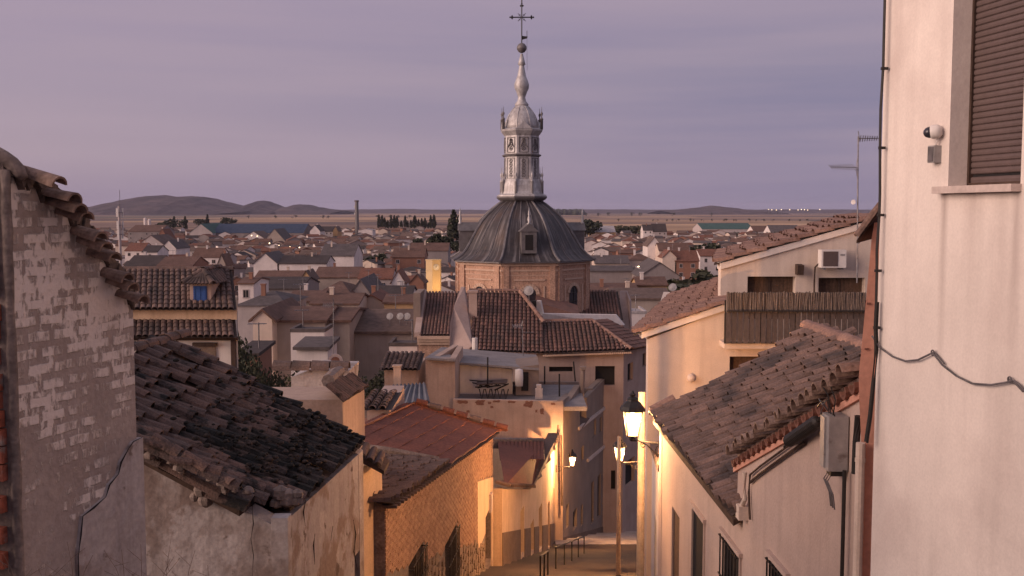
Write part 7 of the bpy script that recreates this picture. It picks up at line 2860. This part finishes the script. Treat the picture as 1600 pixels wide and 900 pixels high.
# ------------------------------------------------------------------ trees
def crown(kind, h, n_, seed, leaf):
    r_ = random.Random(seed)
    mb = MB()
    lumps = []
    if n_ <= 130:
        lumps = [(V((r_.gauss(0, .16), r_.gauss(0, .16), r_.uniform(.2, .72))) * h, h * r_.uniform(.18, .28)) for _ in range(7)]
    elif kind == 'round':
        lumps = [(V((r_.gauss(0, .24), r_.gauss(0, .24), r_.uniform(.42, .80))) * h, h * r_.uniform(.13, .22)) for _ in range(9)]
    for i in range(n_):
        if kind == 'cypress':
            t = r_.random() ** .8
            rad_ = h * .115 * (math.sin(math.pi * min(1, t * .86 + .12)) ** .7) * (1 - .45 * t)
            a = r_.random() * 6.283
            rr_ = rad_ * math.sqrt(r_.random()) * r_.uniform(.8, 1.15)
            p = V((rr_ * math.cos(a), rr_ * math.sin(a), h * (.05 + .94 * t)))
            s_ = leaf * (1.1 - .5 * t)
            dn = V((math.cos(a) * .5, math.sin(a) * .5, 1)).normalized()
        else:
            c, lr = r_.choice(lumps)
            v_ = V((r_.gauss(0, 1), r_.gauss(0, 1), r_.gauss(0, 1))).normalized() * lr * (r_.random() ** .4)
            p = c + V((v_.x, v_.y, v_.z * .8))
            s_ = leaf * r_.uniform(.6, 1.2)
            dn = V((r_.gauss(0, 1), r_.gauss(0, 1), r_.gauss(0, 1))).normalized()
        a1 = dn.cross(V((r_.gauss(0, 1), r_.gauss(0, 1), r_.gauss(0, 1)))).normalized()
        a2 = dn.cross(a1)
        mb.ct = r_.random()
        mb.poly(p - a1 * s_ * .5, p + dn * s_ * .9 + a2 * s_ * .2, p + a1 * s_ * .5, p - dn * s_ * .5 + a2 * s_ * .3)
    return mb


def trunk(kind, h, seed):
    r_ = random.Random(seed)
    mb = MB()
    if kind == 'cypress':
        mb.tube([(0, 0, -1), (0, 0, h * .5), (0, 0, h * .9)], [h * .018, h * .012, h * .003], 6)
    else:
        mb.tube([(0, 0, -1), (r_.gauss(0, .01) * h, 0, h * .25), (0, r_.gauss(0, .02) * h, h * .5)], [h * .035, h * .028, h * .018], 7)
        for i in range(6):
            a = i * 1.05 + r_.random()
            mb.tube([(0, 0, h * (.25 + .03 * i)), (math.cos(a) * h * .12, math.sin(a) * h * .12, h * (.42 + .02 * i)), (math.cos(a) * h * .24, math.sin(a) * h * .24, h * (.58 + .03 * i))], [h * .016, h * .011, h * .004], 5)
    return mb


TM = {}


def tree(kind, px, ytop, ybase, label, D=None, leafm='leaf_dark', group=None, var=0, n_=420, wide=1.0, name=None, leaf=None):
    D = D or 26.0 * F / (ybase - 330.0)
    top = P(px, ytop, D)
    g = ground(D)
    h = top.z - g
    key = (kind, var, leafm, n_)
    if key not in TM:
        TM[key] = (crown(kind, 10.0, n_, var * 7 + 3, leaf or (.95 if kind == 'round' else .8)).mesh('crown', leafm), trunk(kind, 10.0, var).mesh('trunk', 'bark'))
    o = bpy.data.objects.new(name or ('cypress_tree' if kind == 'cypress' else 'tree'), None)
    link(o)
    o.location = (top.x, D, g)
    o.scale = (h / 10 * wide, h / 10 * wide, h / 10)
    o.rotation_euler = (0, 0, RND.random() * 6)
    tag(o, label, 'tree', group)
    for nm2, me in (('crown', TM[key][0]), ('trunk', TM[key][1])):
        c = bpy.data.objects.new(nm2, me)
        link(c, o)
    return o


rt_ = random.Random(31)
xs_ = [592, 597, 601, 606, 611, 616, 620, 627, 633, 637, 642, 648, 654, 659, 664, 669, 673, 678]
for i, x in enumerate(xs_):
    tree('cypress', x, 338 + rt_.uniform(-3, 10), 357, 'dark cypress, %s in the long row at the edge of the fields' % ORD[i], group='cypress row at the field edge', var=i % 3, n_=400, wide=1.35 + (i % 4) * .2)
tree('cypress', 709, 328, 368, 'tallest dark cypress standing beside the dome', D=760, var=1, n_=400, wide=1.5)
tree('cypress', 716, 337, 366, 'shorter cypress next to the tallest one beside the dome', D=800, var=2, n_=260)
tree('cypress', 702, 341, 366, 'small cypress between the row and the tallest one', D=800, var=0, n_=260)
for i, (x, yt, yb) in enumerate(((262, 343, 362), (272, 338, 362), (281, 339, 363), (289, 338, 362), (250, 348, 364), (315, 340, 358), (324, 335, 358))):
    tree('cypress' if x in (272, 289, 324) else 'round', x, yt, yb, 'dark tree, %s of the clump beyond the telephone mast' % ORD[i], group='dark trees by the blue warehouse', var=i % 3, n_=260, wide=1.5)
tree('round', 352, 338, 358, 'broad dark green tree behind the blue warehouse', wide=1.6, n_=420)
tree('round', 690, 360, 400, 'round dark tree standing beyond the clock tower', D=520, wide=1.15, n_=900, var=1, leaf=.8)
tree('round', 681, 366, 400, 'smaller dark tree leaning on the round one beyond the clock tower', D=530, wide=1.1, n_=420, var=2)
tree('round', 566, 540, 580, 'green bush growing beside the round rusty dish', D=76, wide=.95, n_=6000, var=2, leafm='leaf_olive', name='bush', leaf=.20)
tree('round', 381, 486, 522, 'dark tree in the gap beside the dormer house', D=62, wide=.45, n_=5000, var=1, name='tree', leaf=.20)
tree('round', 605, 440, 470, 'small dark tree among the roofs near the white gabled house', D=330, wide=1.2, n_=420)
tree('round', 590, 392, 420, 'dark tree in the middle of the town below the chimney stack', D=420, wide=1.3, n_=420, var=1)
for i, (x, yt, yb, D_, w_) in enumerate(((1098, 376, 400, 460, 1.6), (1112, 378, 402, 450, 1.4), (1124, 382, 404, 440, 1.3))):
    tree('round', x, yt, yb, 'dark tree, %s of three behind the arched windows' % ORD[i], D=D_, wide=w_, n_=420, var=i, group='trees behind the arched windows')
tree('round', 1080, 428, 452, 'olive bush in the yard below the red roofed house', D=185, wide=1.9, n_=900, leafm='leaf_olive', name='bush', leaf=.7)
tree('round', 1108, 416, 430, 'small olive tree beside the far tiled verge', D=240, wide=1.2, n_=420, leafm='leaf_olive')
tree('round', 922, 340, 356, 'dark tree just beside the dome shoulder', D=900, wide=1.5, n_=260)
tree('round', 915, 343, 356, 'dark bush touching the dome outline', D=900, wide=1.3, n_=260, name='bush')
for i, x in enumerate((968, 976, 985, 993)):
    tree('round', x, 350 + i % 2, 364, 'brown green tree, %s of the loose row before the fields' % ORD[i], D=1000, wide=1.6, n_=260, leafm='leaf_olive', group='loose row before the fields', var=i % 3)
for i in range(14):
    x = rt_.uniform(1130, 1215)
    tree('round', 1128 + i * 7, 360 + rt_.uniform(-1, 2), 370, 'small dark tree, %s along the green warehouse' % ORD[i], D=930, wide=1.4, n_=120, group='trees along the green warehouse', var=i % 3)
fx_ = [967, 1020, 1026, 1040, 1052, 1060, 1078, 1085, 1096, 1114, 1116 + 14, 1133, 1147, 1150, 1171, 1183, 1195, 1210, 1232, 1250, 1262]
for i, x in enumerate(fx_):
    tree('round', x + rt_.uniform(-2, 2), 341 + rt_.uniform(-1, 1), 346, 'tiny dark tree, %s along the far field line' % ORD[i], D=2600, wide=1.1, n_=120, group='tiny trees along the far fields', var=i % 3)
for i, x in enumerate((916, 935, 950, 987, 1000, 1053, 1112)):
    tree('round', x, 330 + rt_.uniform(0, 1.5), 334, 'speck of a tree, %s on the horizon east of the dome' % ORD[i], D=5200, wide=1.0, n_=120, group='specks of trees on the horizon', var=i % 3)
for i, x in enumerate((388, 430, 462, 505, 513, 590, 610, 622, 640)):
    tree('round', x, 334 + rt_.uniform(0, 1.5), 340, 'tiny dark tree, %s along the field under the hills' % ORD[i], D=3600, wide=1.2, n_=120, group='tiny trees under the hills', var=i % 3)
mb = MB()
for i in range(60):
    x = rt_.uniform(860, 912)
    D_ = rt_.uniform(6800, 7000)
    a = P(x, 331, D_)
    r__ = rt_.uniform(12, 26)
    mb.lathe([(r__, -26 - a.z * 0), (r__ * 1.1, -10), (r__ * .7, 0), (2, 8 + 8 * rt_.random())], V((a.x, D_, rt_.uniform(-4, 4))), 6)
part('far_woods', mb, 'leaf_dark', None, kind='stuff')['label'] = 'dark strip of woods on the horizon beside the dome'

# ------------------------------------------------------------------ hills on the horizon
M['hill'] = mat('hill', (.10, .068, .066), (.065, .046, .048), scale=.0022, contrast=(.4, .6), fine=.012, fineamt=.45, bump=1.0, bumpscale=.004, rough=1)

for n_h in M['hill'].node_tree.nodes:
    if n_h.type == 'BUMP':
        n_h.inputs['Distance'].default_value = 60.0


def hill(profile, D0, depth, name='hill'):
    mb = MB()
    n_ = 80
    x0, x1 = profile[0][0], profile[-1][0]

    def py(x):
        for (a, ya), (b_, yb) in zip(profile, profile[1:]):
            if x <= b_:
                t = (x - a) / (b_ - a)
                t = t * t * (3 - 2 * t)
                return ya + (yb - ya) * t
        return profile[-1][1]
    rows = []
    r_ = random.Random(int(x0))
    for j in range(9):
        f_ = math.sin(math.pi * j / 8)
        row_ = []
        for i in range(n_ + 1):
            x = x0 + (x1 - x0) * i / n_
            top = P(x, py(x) + r_.uniform(-.5, .5), D0).z
            row_.append(V(((x - 800) / F * D0, D0 - depth + depth * 2 * j / 8, -30 + (top + 30) * (f_ ** .8))))
        rows.append(row_)
    vs = [v for row_ in rows for v in row_]
    fs = []
    for j in range(8):
        for i in range(n_):
            fs.append([j * (n_ + 1) + i, j * (n_ + 1) + i + 1, (j + 1) * (n_ + 1) + i + 1, (j + 1) * (n_ + 1) + i])
    mb.add(vs, fs)
    structure(name, mb, 'hill', smooth=True)


hill([(160, 329.5), (178, 325.5), (195, 320.5), (218, 313), (242, 307), (258, 305), (280, 308), (300, 306.5), (318, 307.5), (340, 314), (365, 321.5), (385, 326), (402, 329.5)], 8200, 1300)
hill([(378, 329.5), (392, 324), (404, 317), (414, 313.5), (422, 316.5), (434, 322), (448, 326), (456, 329)], 8800, 900)
hill([(438, 329.5), (456, 323), (470, 319.5), (482, 320), (496, 323.5), (516, 327), (540, 329.5)], 9000, 900)
hill([(60, 327), (110, 325), (138, 323), (160, 325), (220, 329)], 9500, 900)
hill([(1030, 329.5), (1065, 327), (1092, 324), (1110, 321.5), (1132, 324), (1165, 327.5), (1195, 329.5)], 9000, 900)
hill([(300, 329.5), (480, 328), (620, 326.5), (760, 328), (930, 327), (1080, 328), (1250, 327), (1420, 328), (1500, 330)], 13000, 1800)

# ------------------------------------------------------------------ masts, tower, far lamps
D_ = 300.0
b_ = P(188, 400, D_)
tm_ = thing('telephone_mast', 'white telephone mast with panel aerials above the crowd of roofs', 'mast', V((b_.x, D_, ground(D_))))
mb = MB()
tp = P(188, 322, D_).z
mb.tube([V((b_.x, D_, ground(D_))), V((b_.x, D_, tp))], [.5, .32], 10)
part('mast', mb, 'town_wall_pale', tm_)
mb = MB()
mb.tube([V((b_.x + .3, D_, tp)), V((b_.x + .3, D_, P(188, 297, D_).z))], .07, 5)
part('whip_aerial', mb, 'steel', tm_)
for (y_, r__) in ((332, 1.0), (352, .9), (366, .8)):
    z_ = P(188, y_, D_).z
    for k_ in range(3):
        a = k_ * 2.094 + .5
        mb = MB()
        mb.box(V((b_.x + r__ * math.cos(a), D_ + r__ * math.sin(a), z_)), (.42, .3, 2.5))
        part('panel_aerial', mb, 'white_paint', tm_)
    mb = MB()
    mb.lathe([(r__ + .05, -.08), (r__ + .05, .08)], V((b_.x, D_, z_)), 10)
    part('collar', mb, 'steel', tm_)
D_ = 900.0
b_ = P(558, 370, D_)
cs = thing('chimney_stack', 'tall dark chimney stack with pale lights before the fields', 'chimney', V((b_.x, D_, ground(D_))))
mb = MB()
zt_ = P(558, 313, D_).z
mb.tube([V((b_.x, D_, ground(D_))), V((b_.x, D_, zt_))], [1.9, 1.5], 10)
part('stack', mb, 'zinc_dark', cs)
for y_ in (323, 334):
    mb = MB()
    mb.box(V((b_.x - 1.9, D_ - .4, P(558, y_, D_).z)), (.9, .9, 1.6))
    part('aerial', mb, 'white_paint', cs)
mb = MB()
mb.lathe([(2.1, 0), (2.1, 1.2)], V((b_.x, D_, zt_ - 1.2)), 10)
part('rim', mb, 'shutter_plastic', cs)
D_ = 1600.0
b_ = P(229, 350, D_)
wt = thing('silo', 'small pair of white silos beyond the telephone mast', 'silo', V((b_.x, D_, ground(D_))))
for k_ in range(2):
    mb = MB()
    zt_ = P(229, 340 + k_ * 2, D_).z
    mb.lathe([(2.4, ground(D_)), (2.4, zt_ - 1.5), (.3, zt_)], V((b_.x + k_ * 6.4 - 2, D_, 0)), 12)
    part('tank', mb, 'town_wall_white', wt)
# round rusty dish and pale dish among the roofs
mb = MB()
solid(mb, P(524, 564, 44), V((.15, -1, .3)).normalized(), [(.05, .02), (.02, .18), (-.04, .30), (-.02, .32), (.01, .30)], 18)
sd = single('satellite_dish', mb, 'stone_sill', 'round rusty pale dish on a pole behind the dark mossy roof', 'satellite dish', P(524, 575, 44))
mb = MB()
solid(mb, P(524, 564, 43.93), V((.15, -1, .3)).normalized(), [(0, .19), (.012, .17), (.014, .02)], 16)
part('rust_stain', mb, 'red_scab', sd)
mb = MB()
mb.tube([P(524, 566, 44.05), P(524, 600, 44.05)], .03, 6)
part('dish_mast', mb, 'steel', sd)
mb = MB()
solid(mb, P(1051, 449, 150), V((-.3, -1, .5)).normalized(), [(.08, .05), (.04, .32), (-.08, .58), (-.04, .62), (0, .58)], 16)
sd = single('satellite_dish', mb, 'grey_plastic', 'pale satellite dish tilted up above the wide tan roof', 'satellite dish', P(1051, 458, 150))
mb = MB()
mb.tube([P(1051, 451, 150.3), P(1051, 475, 150.3)], .08, 6)
part('dish_mast', mb, 'steel', sd)
for i, x in enumerate((609, 625, 636)):
    mb = MB()
    solid(mb, P(x, 494, 97), V((-.2, -1, .4)).normalized(), [(.04, .03), (.02, .18), (-.05, .33), (-.03, .35), (0, .33)], 14)
    sd = single('satellite_dish', mb, 'grey_plastic', 'grey dish, %s of three on the ridge before the white arches' % ORD[i], 'satellite dish', P(x, 498, 97), 'dishes on the ridge')
    mb = MB()
    mb.tube([P(x, 495, 97.1), P(x, 508, 97.1)], .05, 6)
    part('dish_mast', mb, 'steel', sd)


def far_lamp(px, py, D, r__, label, grp, h=None):
    p = P(px, py, D)
    t = thing('far_lamp', label, 'lamp', V((p.x, D, ground(D))), grp)
    mb = MB()
    mb.tube([V((p.x, D, ground(D))), p], r__ * .25, 5)
    part('mast', mb, 'steel', t)
    mb = MB()
    mb.lathe([(r__ * .3, -r__), (r__, -r__ * .4), (r__, r__ * .4), (r__ * .3, r__)], p, 8)
    part('lamp_head', mb, 'far_glow', t)


for i, x in enumerate((1201, 1206, 1213, 1221, 1234, 1247, 1252, 1257, 1262, 1281)):
    far_lamp(x, 327.3 + (i % 3) * .4, 7600, 2.6, 'pinprick of light, %s of the string on the east horizon' % ORD[i], 'string of lights on the horizon')
for i, (x, y, D_) in enumerate(((421, 380, 600), (436, 384, 560), (453, 386, 540), (468, 387, 540), (393, 368, 740), (402, 369, 740), (668, 380, 480), (998, 418, 240))):
    far_lamp(x, y, D_, .36, 'tiny lit street lamp, %s among the roofs of the town' % ORD[i], 'lit lamps among the roofs')

# ------------------------------------------------------------------ more roofs just beyond the dark house
def strip_roof(px0, px1, y_e, y_r, D0, D1, m, label, wallm='rose_plaster', cw=.25, name='house', drop=6):
    a, b_ = P(px0, y_e, D0), P(px1, y_e, D0)
    r_ = P(px0, y_r, D1)
    t = thing(name, label, 'house', V(((a.x + b_.x) / 2, D0 + 1, ground(D0))))
    upv = V((0, r_.y - a.y, r_.z - a.z))
    tiles(t, 'roof', a, V((1, 0, 0)), upv, b_.x - a.x, upv.length, m, cw=cw, e=.37, L=.46, r=(.115, .095), seg=5, jit=.03, th=.012)
    mb = MB()
    mb.span(a.x + .1, b_.x - .1, D0 + .3, D1 + 1.5, min(ground(D1), a.z - drop), a.z - .05)
    part('wall', mb, wallm, t)
    return t


strip_roof(566, 612, 640, 612, 30, 33, 'warm_tile', 'small tiled roof wedged between the dark roof and the red sheet roof')
t = thing('shed', 'shed with a blue grey corrugated sheet roof behind the red roof', 'shed', P(630, 640, 38))
a, b_, c, d_ = P(575, 640, 36.5), P(672, 628, 38), P(665, 600, 41), P(612, 604, 41)
for k_ in range(9):
    mb = MB()
    f = lambda t0, t1: (a + (b_ - a) * t0) * (1 - t1) + (d_ + (c - d_) * t0) * t1
    t0, t1 = k_ / 9, (k_ + 1) / 9
    tm_ = (t0 + t1) / 2
    z = V((0, 0, .05))
    mb.add([f(t0, 0), f(tm_, 0) + z * 2, f(t1, 0), f(t1, 1), f(tm_, 1) + z * 2, f(t0, 1)], [[0, 1, 4, 5], [1, 2, 3, 4]])
    mb.add([f(t0, 0) - z, f(t1, 0) - z, f(t1, 1) - z, f(t0, 1) - z], [[0, 1, 2, 3]])
    part('sheet', mb, 'blue_grey_sheet', t)
mb = MB()
mb.hexa([a + V((.1, .1, -4)), b_ + V((-.1, .1, -4)), c + V((-.1, 0, -4)), d_ + V((.1, 0, -4)), a + V((.1, .1, -.08)), b_ + V((-.1, .1, -.08)), c + V((-.1, 0, -.08)), d_ + V((.1, 0, -.08))])
part('wall', mb, 'row_plaster', t)
strip_roof(596, 656, 578, 551, 50, 53, 'dormer_tile', 'narrow tiled roof edge below the church west arm', 'terrace_plaster')
mb = MB()
p = P(621, 590, 42)
mb.box(p, (.30, .30, .95))
mb.box(p + V((0, 0, .5)), (.38, .38, .06))
single('chimney', mb, 'terrace_plaster', 'square pale chimney rising beside the corrugated shed', 'chimney', P(620, 612, 42))
# lean-to tiles and ridge between the dark house and the street
t = thing('house', 'small old house with a mortared ridge and dark verge tiles behind the mossy roof', 'house', P(540, 640, 20))
e0, e1 = P(537, 628, 17.6), P(572, 606, 20.5)
r0, r1 = P(517, 597, 18.2), P(531, 580, 20.8)
upv = r0 - e0
ax_ = (e1 - e0).normalized()
upv = upv - ax_ * upv.dot(ax_)
tiles(t, 'roof', e0, ax_, upv, (e1 - e0).length, upv.length, 'old_tile', cw=.22, e=.33, L=.42, r=(.10, .085), seg=5, th=.014, jit=.03)
mb = MB()
mb.tube([r0 + V((-.05, 0, .02)), (r0 + r1) / 2 + V((0, 0, .05)), r1], [.12, .13, .11], 8)
part('mortar_ridge', mb, 'mortar', t)
mb = MB()
mb.hexa([V((e0.x - 2, 17.8, -8)), V((e0.x - .05, 17.8, -8)), V((e1.x - .05, 20.6, -8)), V((e1.x - 2, 20.6, -8)), V((e0.x - 2, 17.8, e0.z)), V((e0.x - .05, 17.8, e0.z)), V((e1.x - .05, 20.6, e1.z)), V((e1.x - 2, 20.6, e1.z))])
part('wall', mb, 'terrace_plaster', t)
mb = MB()
mb.prism([P(455, 590, 22), P(486, 578, 22), P(516, 580, 22), P(545, 580, 22), P(540, 640, 22), P(455, 640, 22)], V((0, 1.5, 0)))
part('rear_wall', mb, 'grey_plaster', t)
for i in range(4):
    mb = MB()
    p0, p1 = P(428 + i * 30, 577, 22), P(456 + i * 30, 577, 22)
    mb.arc(p0, V((0, 1, 0)), V((1, 0, 0)), ZU, p1.x - p0.x, .2, .18, 6, .02)
    part('coping_tile', mb, 'warm_tile' if i == 1 else 'grey_tile', t)
# ------------------------------------------------------------------ air
HAZE = 2.4e-5
hm = bpy.data.materials.new('haze')
hm.use_nodes = True
t = hm.node_tree
for n in list(t.nodes):
    t.nodes.remove(n)
pv = N(t, 'ShaderNodeVolumePrincipled')
pv.inputs['Color'].default_value = (.80, .77, .98, 1)
pv.inputs['Density'].default_value = HAZE
pv.inputs['Anisotropy'].default_value = 0.0
ou = N(t, 'ShaderNodeOutputMaterial')
t.links.new(pv.outputs[0], ou.inputs['Volume'])
M['haze'] = hm
mb = MB()
mb.span(-17000, 17000, -70, 25000, -33, 170)
part('haze', mb, 'haze', None, kind='stuff')
